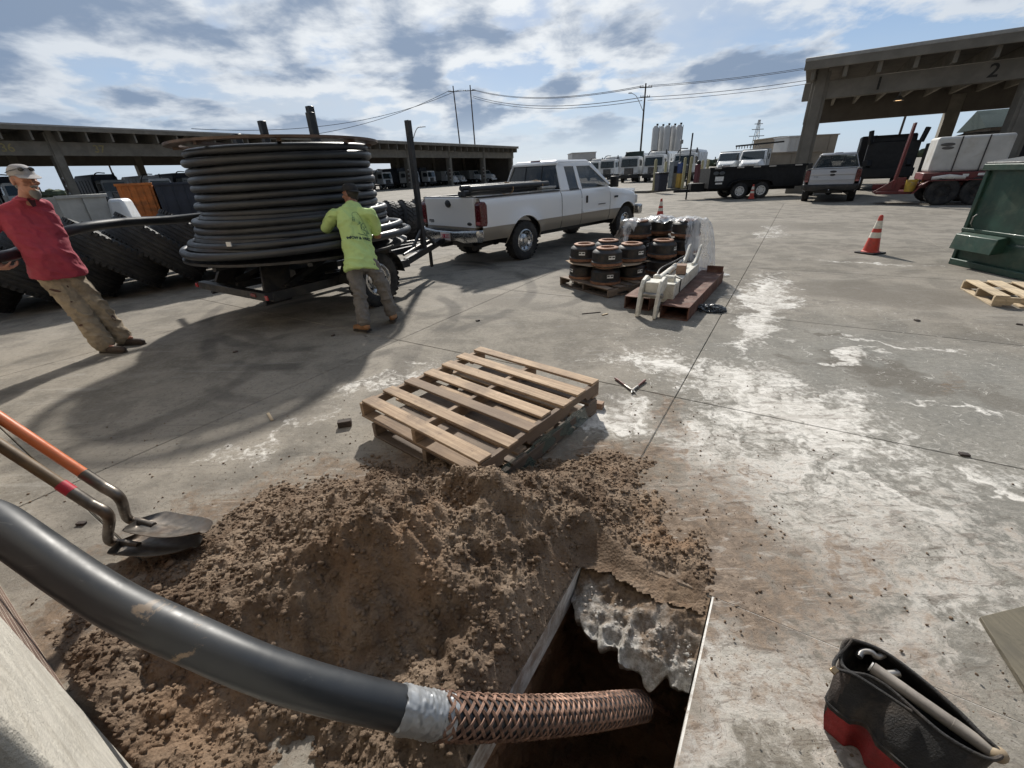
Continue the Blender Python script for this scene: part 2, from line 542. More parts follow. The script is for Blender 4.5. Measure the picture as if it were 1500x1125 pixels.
        dm = t.math('MULTIPLY', dm, t.math('SUBTRACT', 1., t.math('MULTIPLY', trk, .5)))
        c = t.mix(t.math('MULTIPLY', dm, .92), c, t.mix(t.step(med, .35, .65), (.52, .495, .45), (.70, .675, .63)))
        # tracked soil round the dig
        soil = None
        for (px, py, rx, ry, an, k) in ((950, 800, 1.2, .95, .4, 1.3), (1080, 850, 1.2, .8, 0, 1.05), (1150, 1010, 1.0, .75, 0, .72), (900, 690, .95, .6, .2, 1.1), (1200, 830, 1.2, .6, .2, .72), (560, 690, 1.3, .7, .7, 1.05), (300, 760, 1.0, .55, .7, .95), (150, 920, .9, .6, .6, 1.15), (990, 610, .32, .55, -.5, .9), (1340, 1030, .95, .55, 0, .75), (1400, 800, 1.2, .7, 0, .45), (760, 700, 1.2, .7, 0, 1.), (1050, 720, 1.0, .6, 0, .85), (1380, 560, .45, .14, .5, .6), (800, 990, 1.4, .7, 0, 1.), (280, 1080, .7, .5, 0, 1.7), (300, 520, .5, .15, .6, .35)):
            k_ = t.math('MULTIPLY', t.blob(Pw, g2(px, py), (rx, ry), an, .95), k)
            soil = k_ if soil is None else t.math('MAXIMUM', soil, k_)
        sm = t.math('MULTIPLY', t.step(t.math('ADD', soil, brk), .25, 1.15), t.step(soil, .02, .25))
        sc_ = t.mix(t.step(hi, .35, .65), (.105, .070, .046), (.215, .155, .108))
        c = t.mix(t.math('MULTIPLY', sm, .90), c, sc_)
        c = t.mix(t.math('MULTIPLY', t.math('MULTIPLY', t.step(drag, .53, .62), t.math('MAXIMUM', soil, dust)), .28), c, (.16, .13, .105))
        scr = N2(t.mapping(P, rot=(0, 0, .85), scale=(3.2, 15, 1)), 1.6, 5, .7, .5)
        both = t.math('MINIMUM', t.math('ADD', soil, dust), 1.)
        c = t.mix(t.math('MULTIPLY', t.math('MULTIPLY', t.step(scr, .56, .64), both), .45), c, (.085, .062, .046))
        c = t.mix(t.math('MULTIPLY', t.math('MULTIPLY', t.step(scr, .42, .33), both), .42), c, (.46, .43, .39))
        # dark crumbs
        cr = t.math('MULTIPLY', t.step(t.voro(Pw, 15, dim='2D'), .075, .03), t.step(low, .52, .62))
        c = t.mix(t.math('MULTIPLY', cr, .75), c, (.05, .037, .028))
        cr2 = t.math('MULTIPLY', t.step(t.voro(Pw, 44, dim='2D'), .13, .06), t.step(t.math('ADD', mid, t.math('MULTIPLY', soil, .20)), .50, .62))
        c = t.mix(t.math('MULTIPLY', cr2, .75), c, (.055, .040, .030))
    t.put(b.inputs['Base Color'], c)
    b.inputs['Roughness'].default_value = .86
    b.inputs['Specular IOR Level'].default_value = .22
    bp = t.n('ShaderNodeBump'); bp.inputs['Strength'].default_value = .6; bp.inputs['Distance'].default_value = .010
    t.put(bp.inputs['Height'], N2(P, 34, 6, .75)); t.put(b.inputs['Normal'], bp.outputs[0])
    return m

M_yard = concrete_yard('yard_concrete')
M_far = concrete_yard('far_yard_concrete', True)
M_joint = mat('joint_filler', (.055, .05, .045), .95)
M_cut = mat('sawn_concrete', (.60, .59, .565), .85, var=.25, vs=12, bump=.5, bs=90, dirt=((.24, .18, .135), .85, 7))
M_broken, _t, _b = new_mat('broken_concrete')
_P = _t.n('ShaderNodeNewGeometry').outputs['Position']
_bb = _t.vmath('DOT_PRODUCT', _P, (.5417, .8406, 0), out=1)
_n = _t.noise(_P, 7, 6, .68, .3); _h = _t.noise(_P, 45, 5, .7)
_c = _t.mix(_t.step(_h, .35, .65), (.24, .23, .21), (.47, .455, .43))
_c = _t.mix(_t.math('MULTIPLY', _t.step(_n, .52, .66), .7), _c, (.19, .14, .10))
_c = _t.mix(_t.step(_t.math('ADD', _bb, _t.math('MULTIPLY', _t.math('SUBTRACT', _n, .5), .75)), 1.10, 1.38), _c, _t.mix(_t.step(_h, .3, .7), (.10, .068, .046), (.20, .145, .10)))
_t.put(_b.inputs['Base Color'], _c)
_b.inputs['Roughness'].default_value = .95
_b.inputs['Specular IOR Level'].default_value = .15
_bp = _t.n('ShaderNodeBump'); _bp.inputs['Strength'].default_value = 1.; _bp.inputs['Distance'].default_value = .01
_t.put(_bp.inputs['Height'], _h); _t.put(_b.inputs['Normal'], _bp.outputs[0])

def soil_mat(name, dark, light, red):
    m, t, b = new_mat(name)
    P = t.n('ShaderNodeNewGeometry').outputs['Position']
    n1 = t.noise(P, 4.2, 7, .66, .5); n2 = t.noise(P, 30, 6, .72); n3 = t.noise(P, 2.0, 5, .6)
    c = t.mix(t.step(n1, .32, .70), dark, light)
    c = t.mix(t.math('MULTIPLY', t.step(n3, .50, .68), .55), c, red)
    c = t.mix(t.math('MULTIPLY', t.step(n2, .55, .72), .5), c, tuple(x * .42 for x in dark))
    c = t.mix(t.math('MULTIPLY', t.step(n2, .42, .28), .45), c, tuple(x * 1.35 for x in light))
    t.put(b.inputs['Base Color'], c)
    b.inputs['Roughness'].default_value = .96
    b.inputs['Specular IOR Level'].default_value = .15
    bp = t.n('ShaderNodeBump'); bp.inputs['Strength'].default_value = .9; bp.inputs['Distance'].default_value = .012
    t.put(bp.inputs['Height'], t.math('ADD', t.noise(P, 55, 7, .75), t.math('MULTIPLY', t.voro(P, 70), .6)))
    t.put(b.inputs['Normal'], bp.outputs[0])
    return m
M_soil = soil_mat('dug_soil', (.120, .082, .056), (.245, .185, .135), (.235, .148, .090))
M_pit = soil_mat('pit_soil', (.17, .105, .068), (.29, .19, .125), (.33, .18, .10))

# far sheet with an opening for the slabs, a lower bed inside it, an opening for the trench
A0, A1, B0, B1 = -16.26, 18.5, -.6, 24.2          # slab field
TA0, TA1, TB0, TB1 = -.54, .02, -.45, 1.50        # trench
BIG = 3000.
mb = MB()
def rect(a0, b0, a1, b1, z, m=0):
    mb.quad(AB(a0, b0, z), AB(a1, b0, z), AB(a1, b1, z), AB(a0, b1, z), m)
rect(-BIG, -BIG, BIG, B0, 0); rect(-BIG, B1, BIG, BIG, 0); rect(-BIG, B0, A0, B1, 0); rect(A1, B0, BIG, B1, 0)
rect(A0, TB1 + .3, A1, B1, -.05, 1); rect(A0, B0, TA0 - .04, TB1 + .3, -.05, 1); rect(TA1 + .04, B0, A1, TB1 + .3, -.05, 1); rect(TA0 - .04, B0, TA1 + .04, TB0, -.05, 1)
ground = mb.build('ground', [M_far, M_joint], kind='structure')

def slab(a0, b0, a1, b1, z=0., th=.045, side=0, ch=.004):
    g_ = .003
    a0 += g_; b0 += g_; a1 -= g_; b1 -= g_
    m = MB()
    c = ch
    lo = [AB(a0, b0, z - th), AB(a1, b0, z - th), AB(a1, b1, z - th), AB(a0, b1, z - th)]
    mdl = [AB(a0, b0, z - c), AB(a1, b0, z - c), AB(a1, b1, z - c), AB(a0, b1, z - c)]
    hi = [AB(a0 + c, b0 + c, z), AB(a1 - c, b0 + c, z), AB(a1 - c, b1 - c, z), AB(a0 + c, b1 - c, z)]
    m.add(lo + mdl, [(k, (k + 1) % 4, 4 + (k + 1) % 4, 4 + k) for k in range(4)], side)
    m.add(mdl + hi, [(k, (k + 1) % 4, 4 + (k + 1) % 4, 4 + k) for k in range(4)], side if ch > .0055 else 0)
    m.add(hi, [(0, 1, 2, 3)], 0)
    return m.build('concrete_slab', [M_yard, M_cut], ground)
acols = [TA0 + 3.15 * k for k in range(-5, 7)]
brows = [-.6, .3, 3.3, 5.85, 8.9, 11.95, 15.0, 18.05, 21.1, 24.2]
for i in range(len(acols) - 1):
    for j in range(len(brows) - 1):
        a0, a1, b0, b1 = acols[i], acols[i + 1], brows[j], brows[j + 1]
        if abs(a1 - TA0) < .01 and j <= 1:
            slab(a0, b0, a1, b1, 0, .16, 1, .005)
        elif abs(a0 - TA0) < .01 and j == 1:
            slab(a0, TB1, a1, b1, 0, .16, 1)
        elif abs(a0 - TA0) < .01 and j == 0:
            slab(TA1, b0, a1, TB1, .014, .18, 1, .007)
        else:
            slab(a0, b0, a1, b1)

# ---- trench: soil walls under the slabs
mb = MB()
nb, nz = 60, 30
def wallgrid(fn, nu, nv):
    vs, fs = [], []
    for i in range(nu + 1):
        for j in range(nv + 1):
            vs.append(fn(i / nu, j / nv))
    for i in range(nu):
        for j in range(nv):
            k = i * (nv + 1) + j
            fs.append((k, k + 1, k + nv + 2, k + nv + 1))
    mb.add(vs, fs)
def rough(u, v, s, k):
    return (float(fbm(np.array([u * 14 + s]), np.array([v * 12 - s]), 5, 3)[0]) - .5) * k
DEPTH = 1.25
wallgrid(lambda u, v: AB(TA0 - .02 - .07 * math.sin(v * 3.1) + rough(u * 2, v * 2, 1, .13), TB0 + u * (TB1 + .45 - TB0), -.10 - v * DEPTH), 60, 34)
wallgrid(lambda u, v: AB(TA1 + .03 + .07 * math.sin(v * 3.1) + rough(u * 2, v * 2, 5, .13), TB0 + u * (TB1 + .45 - TB0), -.10 - v * DEPTH), 60, 34)
wallgrid(lambda u, v: AB(TA0 - .30 + u * (TA1 - TA0 + .60), TB1 + .02 + .10 * math.sin(v * 3.1) + rough(u, v * 2, 9, .16), -.12 - v * DEPTH), 30, 34)
wallgrid(lambda u, v: AB(TA0 - .08 + u * (TA1 - TA0 + .16), TB0, -.05 - v * DEPTH), 4, 4)
wallgrid(lambda u, v: AB(TA0 - .12 + u * (TA1 - TA0 + .24), TB0 + v * (TB1 + .2 - TB0), -.14 - DEPTH + rough(u, v * 2, 12, .15)), 20, 40)
mb.build('trench', M_pit, kind='structure')

# ---- the broken lip of concrete that hangs over the trench
def lip():
    pix = [(838, 872), (846, 892), (866, 912), (884, 934), (905, 946), (930, 962), (948, 978), (970, 985), (985, 1000), (1003, 1008)]
    low = [ab_of(G(x, y, -.06).x, G(x, y, -.06).y) for x, y in pix]
    la = np.array([p[0] for p in low]); lb = np.array([p[1] for p in low])
    nu, nv = 110, 46
    top = []; bot = []
    for i in range(nu + 1):
        u = i / nu
        a = TA0 + .004 + u * (TA1 - TA0 - .006)
        bl = float(np.interp(a, la, lb)) + (float(vnoise(np.array([a * 17]), np.array([.3]), 5)[0]) - .5) * .09 + (float(vnoise(np.array([a * 44]), np.array([.9]), 6)[0]) - .5) * .03
        for j in range(nv + 1):
            v = j / nv
            b_ = TB1 - .002 + (bl - TB1) * v
            x = np.array([a * 11]); y = np.array([b_ * 11])
            rel = (float(fbm(x * .7, y * .7, 6, 21, .55)[0]) - .5) * .11 - abs(float(fbm(x * .9, y * .9, 3, 29)[0]) - .5) * .10
            z = -.006 - .10 * v ** 2.2 + rel * min(1, v * 2.2)
            top.append(AB(a, b_, min(z, .03 if v > .1 else 0)))
            bot.append(AB(a, b_ + .025 * v + .04 * (1 - v), -.155 - .02 * v + rel * .3))
    m = MB()
    fs = []
    for i in range(nu):
        for j in range(nv):
            k = i * (nv + 1) + j
            fs.append((k, k + 1, k + nv + 2, k + nv + 1))
    m.add(top, fs); m.add(bot, [tuple(reversed(f)) for f in fs])
    o = len(top)
    edge = [i * (nv + 1) + nv for i in range(nu + 1)]
    m.f += [(edge[i], edge[i] + o, edge[i + 1] + o, edge[i + 1]) for i in range(nu)]; m.mi += [0] * nu
    return m.build('broken_slab_edge', M_broken, ground, ang=80)
lip()

# ================================================================== SPOIL HEAP
def heap_height(x, y):
    def gs(cx, cy, sx, sy, h, an=0.):
        dx, dy = x - cx, y - cy
        u = dx * math.cos(an) + dy * math.sin(an); v = -dx * math.sin(an) + dy * math.cos(an)
        return h * np.exp(-(u / sx) ** 2 - (v / sy) ** 2)
    base = np.maximum.reduce([gs(-.58, 1.48, .58, .44, .32, -.2), gs(-.16, 1.56, .46, .40, .25, .2), gs(-1.15, 1.22, .56, .44, .19, -.45), gs(-1.62, .98, .42, .30, .13, -.5), gs(-.42, 1.92, .60, .34, .13), gs(-.75, .85, .6, .25, .14), gs(-.3, .95, .5, .4, .12), gs(-1.1, 1.75, .6, .3, .10, .6), gs(.15, 1.85, .5, .35, .07, .4), gs(-.95, .62, .75, .30, .12, -.3), gs(-.35, .62, .5, .35, .13), gs(-1.55, .82, .35, .22, .09, -.5), gs(-1.15, .66, .5, .30, .12), gs(-.7, .55, .6, .28, .12)])
    lumps = gs(-.30, 1.86, .11, .09, .17) + gs(-.14, 1.74, .14, .09, .14) + gs(-.62, 1.36, .16, .10, .08) + gs(.0, 1.62, .12, .07, .06) + gs(-.50, 1.66, .07, .07, .05) + gs(-.90, 1.28, .18, .12, .06) - gs(-.50, 1.78, .075, .06, .13) - gs(-.27, 1.66, .10, .05, .07) - gs(-.02, 1.55, .10, .06, .05) - gs(-1.05, .80, .16, .12, .07)
    ap = np.maximum(0, .055 * np.exp(-((x + .35) / 1.35) ** 4 - ((y - 1.55) / .95) ** 4))
    ap2 = .055 / (1 + np.exp((y - 1.0) * 9)) / (1 + np.exp(-(x + 1.75) * 9))
    h = np.maximum(base, ap2) + lumps + ap * .6
    n = fbm(x * 2.6, y * 2.6, 5, 31) - .5
    n2 = fbm(x * 9, y * 9, 5, 41, .6) - .5
    k = np.clip(h / .12, 0, 1)
    cl = np.clip(.42 - worley(x * 9 + n * 1.5, y * 9 - n, 51), 0, 1) + .5 * np.clip(.42 - worley(x * 21 + n, y * 21, 52), 0, 1) + .28 * np.clip(.42 - worley(x * 46, y * 46, 53), 0, 1)
    patch = np.clip((fbm(x * 1.9 + 3, y * 1.9, 3, 77) - .40) * 5, .35, 1)
    h = h + k * (n * .22 + n2 * .12) + k * patch * cl * .095
    # a spade-cut face
    f = np.exp(-((x + .95) / .42) ** 4) * (1 / (1 + np.exp((y - 1.06 - .12 * (x + .95)) * 42)))
    h = h - f * .06 * k
    return h - .022 - .03 * (1 - k) * np.clip(fbm(x * 5, y * 5, 4, 91) * 2 - .6, 0, 1)

xs = np.arange(-2.5, .95, .011); ys = np.arange(.42, 2.95, .011)
X, Y = np.meshgrid(xs, ys, indexing='ij')
Z = heap_height(X, Y)
Aa = .8406 * X - .5417 * Y; Bb = .5417 * X + .8406 * Y
edge_j = (fbm(Bb * 22, Bb * 0 + 3.3, 4, 17) - .5) * .03
d_edge = (TA0 - .004 + edge_j) - Aa
seam = TB1 - .06 - .16 * fbm(Aa * 9 + 2, Aa * 0 + 1.7, 4, 63)
south = np.where((Aa > TA0) & (Aa < TA1 - .01), Bb < seam, Bb < TB1 + .01)
thin = -.006 + .045 * np.clip(fbm(X * 6, Y * 6, 5, 64) * 2.0 - .70, 0, 1) + .05 * np.clip(.4 - worley(X * 15, Y * 15, 65), 0, 1) + .03 * np.clip(.4 - worley(X * 34, Y * 34, 66), 0, 1)
Z = np.minimum(Z, np.clip(d_edge, 0, 1) * 1.15 + np.clip(Bb - TB1 + .06, 0, 9) * .55 + .006)
east = np.clip((.22 - Aa) / .5, 0, 1)                      # thins out east of the trench
nb_ = np.exp(-((Aa + .30) / .34) ** 4 - ((Bb - 1.58) / .42) ** 4)
Z = np.where(~south & (Aa > TA0), np.maximum(Z * east - (1 - east) * .03, thin * nb_ - (1 - nb_) * .03 - np.where(Bb < TB1, (TB1 - Bb) * .10, 0)), Z)
Z = np.where(~south & (Aa > TA0) & (Bb < TB1), np.minimum(Z, .035), Z)
keep = (Z > np.where((Aa > TA0) & (Bb < TB1), -.03, -.006)) & ~(south & (d_edge < -.004)) & (Bb > -.09)
nx, ny = X.shape
idx = -np.ones((nx, ny), dtype=np.int64)
kq = keep[:-1, :-1] & keep[1:, :-1] & keep[:-1, 1:] & keep[1:, 1:]
used = np.zeros_like(keep)
used[:-1, :-1] |= kq; used[1:, :-1] |= kq; used[:-1, 1:] |= kq; used[1:, 1:] |= kq
idx[used] = np.arange(used.sum())
verts = np.stack([X[used], Y[used], Z[used]], 1)
qi, qj = np.nonzero(kq)
faces = np.stack([idx[qi, qj], idx[qi + 1, qj], idx[qi + 1, qj + 1], idx[qi, qj + 1]], 1)
me = bpy.data.meshes.new('spoil_heap')
me.from_pydata(verts.tolist(), [], faces.tolist())
me.materials.append(M_soil)
me.polygons.foreach_set('use_smooth', [True] * len(me.polygons))
spoil = link('spoil_heap', me, kind='stuff', label='heap of dug brown soil piled on the concrete beside the open trench', category='soil')
def soil_z(x, y):
    z = float(heap_height(np.array([x]), np.array([y]))[0])
    return max(0., z)

# clods and crumbs
def ico():
    bm = bmesh.new(); bmesh.ops.create_icosphere(bm, subdivisions=1, radius=1)
    v = np.array([tuple(p.co) for p in bm.verts]); f = np.array([[q.index for q in p.verts] for p in bm.faces]); bm.free()
    return v, f
IV, IF = ico()
def crumbs(name, pts, sizes, m, **tags):
    n = len(pts)
    V = IV[None] * (1 + .45 * (rng.random((n, len(IV), 1)) - .5)) * sizes[:, None, None] * np.array([1, 1, .75]) * (1 + .5 * (rng.random((n, 1, 3)) - .5))
    V = V + pts[:, None, :]
    Fc = IF[None] + (np.arange(n) * len(IV))[:, None, None]
    me = bpy.data.meshes.new(name)
    me.from_pydata(V.reshape(-1, 3).tolist(), [], Fc.reshape(-1, 3).tolist())
    me.materials.append(m)
    me.polygons.foreach_set('use_smooth', [True] * len(me.polygons))
    return link(name, me, **tags)
sel = rng.choice(len(verts), 11000, replace=False, p=None)
pv = verts[sel]
sz = .0035 + .011 * rng.random(len(pv)) ** 3.2
big = rng.random(len(pv)) < .012
sz = np.where(big, sz * 2.0, sz)
inside = (.8406 * pv[:, 0] - .5417 * pv[:, 1] < TA0 - .03) | (.5417 * pv[:, 0] + .8406 * pv[:, 1] > TB1 + .05)
pv, sz = pv[inside], sz[inside]
pv[:, 2] += sz * .3
crumbs('soil_clod', pv, sz, M_soil, kind='stuff', label='loose crumbs and clods of brown soil on the heap', category='soil')
# crumbs strewn over the concrete
pts = []; szs = []
for (px, py, sx, sy, n) in ((960, 740, .45, .28, 420), (1000, 640, .25, .4, 120), (1130, 900, .45, .35, 130), (380, 690, .45, .35, 300), (160, 900, .35, .25, 260), (600, 640, .5, .3, 260), (1250, 760, .8, .5, 90), (200, 700, .6, .4, 140), (980, 900, .2, .12, 160), (1330, 1040, .4, .2, 120), (700, 640, .5, .5, 130), (1100, 560, 1., .7, 110)):
    c = G(px, py)
    for k in range(n):
        x = rng.normal(c.x, sx); y = rng.normal(c.y, sy)
        a, b_ = ab_of(x, y)
        if (TA0 - .02 < a < TA1 + .02 and b_ < TB1) or b_ < -.08:
            continue
        s = .0015 + .0065 * rng.random() ** 4.5
        pts.append((x, y, s * .4 + max(0, soil_z(x, y)) + (.014 if a > TA1 and b_ < TB1 else 0))); szs.append(s)
crumbs('soil_crumb', np.array(pts), np.array(szs), M_soil, kind='stuff', label='small crumbs of soil scattered on the concrete', category='soil')
# rubble on the broken lip
pts = []; szs = []
for k in range(150):
    px = 850 + 170 * rng.random(); py = 860 + (px - 850) * .62 + 60 * rng.random() - 20
    p = G(px, py, -.02); a, b_ = ab_of(p.x, p.y)
    if b_ > TB1 + .06 or a > TA1 - .01 or a < TA0 + .02:
        continue
    s = .002 + .010 * rng.random() ** 4
    pts.append((p.x, p.y, -.02 + s * .3)); szs.append(s)
crumbs('concrete_rubble', np.array(pts), np.array(szs), M_broken, kind='stuff', label='pale concrete rubble on the broken slab edge', category='rubble')

# ================================================================== BUILDING AT THE PHOTOGRAPHER'S BACK
M_brick = mat('brown_brick', (.17, .108, .082), .9, var=.25, vs=9, island=.5)
M_mortar = mat('mortar', (.50, .44, .36), .95, var=.12, vs=30)
M_jamb = mat('cast_concrete', (.50, .47, .41), .9, var=.16, vs=14, bump=.6, bs=120, dirt=((.30, .27, .22), .5, 7))
M_inside = mat('grey_wall_paint', (.14, .15, .16), .7)
bld = thing('brick_building', 'brown brick building with cast concrete door jamb at the edge of the yard', 'building')
WB = -.127
mb = MB()
def ab_box(a0, a1, b0, b1, z0, z1, m=0):
    vs = [AB(a, b, z) for z in (z0, z1) for a, b in ((a0, b0), (a1, b0), (a1, b1), (a0, b1))]
    mb.add(vs, [(0, 3, 2, 1), (4, 5, 6, 7), (0, 1, 5, 4), (1, 2, 6, 5), (2, 3, 7, 6), (3, 0, 4, 7)], m)
ab_box(-9, -1.19, WB - .25, WB - .0002, 0, 4.8)
ab_box(2.4, 12, WB - .25, WB - .006, 0, 4.8)
ab_box(-1.19, 2.4, WB - .25, WB - .006, 2.95, 4.8)
mb.build('wall', M_mortar, bld)
mb = MB()
ab_box(-9, 12, -8.2, -8.0, 0, 4.8); ab_box(-9.2, -9, -8.2, WB, 0, 4.8); ab_box(12, 12.2, -8.2, WB, 0, 4.8); ab_box(-9.2, 12.2, -8.2, WB + .1, 4.8, 5.0)
mb.build('back_wall', M_inside, bld)
mb = MB()
ab_box(-1.19, -.555, -.50, -.0755, 0, 2.6)
mb.build('door_jamb', M_jamb, bld, bevel=.012, seg=2)
mb = MB()
ab_box(1.95, 2.4, -.50, -.10, 0, 2.6)
mb.build('door_jamb', M_jamb, bld, bevel=.012, seg=2)
mb = MB()
ab_box(-1.19, 2.4, -.50, -.09, 2.602, 2.95)
mb.build('lintel', M_jamb, bld, bevel=.01)
# bricks of the stretch that shows, shared mesh
bl, bh, gap = .203, .064, .013
mb = MB().box((0, 0, 0), (bl, .05, bh))
brick_me = mb.mesh('brick', M_brick)
for r_ in range(14):
    off = 0 if r_ % 2 else (bl + gap) / 2
    for k in range(11):
        a = -1.19 - bl / 2 - .004 - off - k * (bl + gap)
        if r_ % 2 == 0 and k == 0:
            pass
        o = link('brick', brick_me, bld)
        o.location = AB(a, WB - .0248, .012 + bh / 2 + r_ * (bh + gap))
        o.rotation_euler = (0, 0, AZ_YARD)
# ================================================================== FOREGROUND THINGS
M_hdpe, _t, _b = new_mat('black_conduit')
_P = _t.n('ShaderNodeTexCoord').outputs['Object']
_n = _t.noise(_P, 7, 7, .66, .6); _s = _t.noise(_t.mapping(_P, scale=(3, 30, 30)), 3, 5, .6)
_c = _t.mix(_t.step(_t.noise(_P, 2.2, 4), .35, .65), (.016, .018, .021), (.028, .031, .035))
_sp = _t.n('ShaderNodeSeparateXYZ'); _t.put(_sp.inputs[0], _P)
_near = _t.math('MULTIPLY', _t.step(_sp.outputs[1], 1.5, 1.0), _t.step(_sp.outputs[2], .95, .55))
_d = _t.math('MULTIPLY', _t.step(_n, .60, .66), _near)
_c = _t.mix(_t.math('MULTIPLY', _d, .85), _c, (.27, .19, .12))
_c = _t.mix(_t.math('MULTIPLY', _t.step(_s, .62, .75), .25), _c, (.12, .12, .115))
_t.put(_b.inputs['Base Color'], _c)
_t.put(_b.inputs['Roughness'], _t.step(_n, .3, .66, .34, .50))
M_tape = mat('silver_duct_tape', (.36, .37, .38), .42, .5, var=.12, vs=8)
M_copper = mat('woven_bronze_wire', (.27, .165, .12), .6, .45, var=.4, vs=22, dirt=((.10, .06, .045), .6, 30))
M_black = mat('black_paint', (.014, .015, .017), .45, var=.3, vs=8, dirt=((.09, .075, .06), .35, 6))
M_rubber = mat('black_rubber', (.020, .020, .021), .82, var=.35, vs=7, bump=.35, bs=50, dirt=((.10, .09, .075), .35, 5))
M_steel = mat('dull_steel', (.30, .29, .275), .45, .8, var=.3, vs=12, dirt=((.12, .09, .07), .5, 14))
M_rust = mat('rusty_steel', (.115, .052, .036), .8, .2, var=.4, vs=7, bump=.3, bs=40, dirt=((.23, .17, .14), .5, 5))
M_white = mat('white_paint', (.72, .72, .70), .38, var=.06, vs=3, coat=.2, dirt=((.36, .33, .29), .28, 4))
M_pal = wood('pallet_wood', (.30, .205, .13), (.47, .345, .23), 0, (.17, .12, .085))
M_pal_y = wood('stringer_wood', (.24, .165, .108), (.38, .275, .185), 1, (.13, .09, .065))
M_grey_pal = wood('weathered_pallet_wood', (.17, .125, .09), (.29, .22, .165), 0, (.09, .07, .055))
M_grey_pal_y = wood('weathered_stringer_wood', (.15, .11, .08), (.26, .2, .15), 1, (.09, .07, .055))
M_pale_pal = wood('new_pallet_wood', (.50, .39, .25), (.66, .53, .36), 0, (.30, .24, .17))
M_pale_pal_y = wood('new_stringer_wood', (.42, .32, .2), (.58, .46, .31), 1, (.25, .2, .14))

# ---- the conduit: one length from the reel, held by the worker, round the wall, down into the trench
REEL = Vector((-3.02, 6.73, 0))
def coil_pts(n=72):
    # rings wound on the drum: bottom-heavy pile, like the photograph
    rings = []
    z = 2.10
    for k in range(8):
        rings.append((1.125 + .018 * math.sin(k * 2.3) - (.03 if k == 0 else 0), z)); z -= .098
    for r_ in (1.24, 1.23, 1.26, 1.37, 1.48):
        rings.append((r_, z)); z -= .086
    return rings
conduit = thing('conduit_pipe', 'black plastic conduit pipe wound on the trailer reel and led into the trench', 'pipe')
mb = MB()
for i, (r_, z) in enumerate(coil_pts()):
    ph = i * 1.7
    pts = []
    for k in range(96):
        a = 2 * math.pi * k / 96
        rr = r_ + .010 * math.sin(3 * a + ph) + .006 * math.sin(7 * a + 2 * ph)
        dz = .020 * math.cos(a - .6) + .005 * math.sin(2 * a + ph)
        if i >= 11:        # the outer bottom turns sag off the flange on the truck's side
            rr += .13 * max(0, math.cos(a - R(-28))) ** 3
            dz += .05 * max(0, math.cos(a - R(-28))) ** 2
        pts.append((REEL.x + rr * math.cos(a), REEL.y + rr * math.sin(a), z + dz))
    mb.tube(pts, .048, 12, closed=True)
    if i >= 8:             # a second layer inside, so no daylight shows
        pts = [(REEL.x + (r_ - .1) * math.cos(2 * math.pi * k / 48), REEL.y + (r_ - .1) * math.sin(2 * math.pi * k / 48), z + .03) for k in range(48)]
        mb.tube(pts, .048, 8, closed=True)
mb.build('coil', M_hdpe, conduit)
fore = [(0, 770, 1.22), (150, 873, 1.15), (270, 932, 1.12), (420, 994, 1.13), (584, 1037, 1.215), (660, 1049, 1.29), (750, 1051, 1.385), (840, 1046, 1.51), (900, 1039, 1.62), (938, 1034, 1.73)]
fore = [CPOS + ray(x, y) * t for x, y, t in fore]
held = [CPOS + ray(250, 322) * 5.95, CPOS + ray(180, 326) * 5.45, CPOS + ray(110, 336) * 4.95, CPOS + ray(50, 358) * 4.75, CPOS + ray(0, 377) * 4.35]
arr = [REEL + Vector((1.28 * math.cos(R(150)), 1.28 * math.sin(R(150)), 1.30)), REEL + Vector((-1.25, .25, 1.33))] + held
free = arr + [Vector((-5.0, 3.3, 1.22)), Vector((-4.5, 2.55, 1.1)), Vector((-3.5, 2.25, .95)), Vector((-2.5, 1.75, .80)), CPOS + ray(-60, 728) * 1.30] + fore
path = spline(free, 14)
mb = MB().tube(path, .0565, 24)
mb.build('free_length', M_hdpe, conduit)
fpath = spline(fore, 40)
def seg_between(p, x0, x1):
    out = []
    for q in p:
        v = q - CPOS
        px = 750 + FPX * v.dot(cR) / v.dot(cF)
        if x0 <= px <= x1:
            out.append(q)
    return out
# tape: wrinkled sleeve
tp = seg_between(fpath, 583, 656)
mb = MB()
n = 72
up = Vector((0, 0, 1))
rings = []
L = len(tp)
for i in range(-1, L + 1):
    ii = min(max(i, 0), L - 1)
    p = tp[ii]; tg = (tp[min(ii + 1, L - 1)] - tp[max(ii - 1, 0)]).normalized()
    x = up.cross(tg).normalized(); y = tg.cross(x)
    ring = []
    for k in range(n):
        a = 2 * math.pi * k / n
        w = float(fbm(np.array([k * .30 + i * .45]), np.array([i * .55 - k * .17]), 4, 9)[0]) - .4
        r_ = .0590 + .0065 * abs(w) * 2
        if i in (-1, L):
            r_ = .0568
        flap = .012 * max(0, math.cos(a - 4.4)) ** 12 if i > L * .5 else 0
        e = (.012 * (float(vnoise(np.array([k * .35]), np.array([i * 1.]), 3)[0]) - .5)) if i in (0, L - 1) else 0
        ring.append(p + tg * e + (x * math.cos(a) + y * math.sin(a)) * (r_ + flap))
    rings.append(ring)
mb.loft(rings, cap=False)
mb.build('tape_wrap', M_tape, conduit, ang=60)
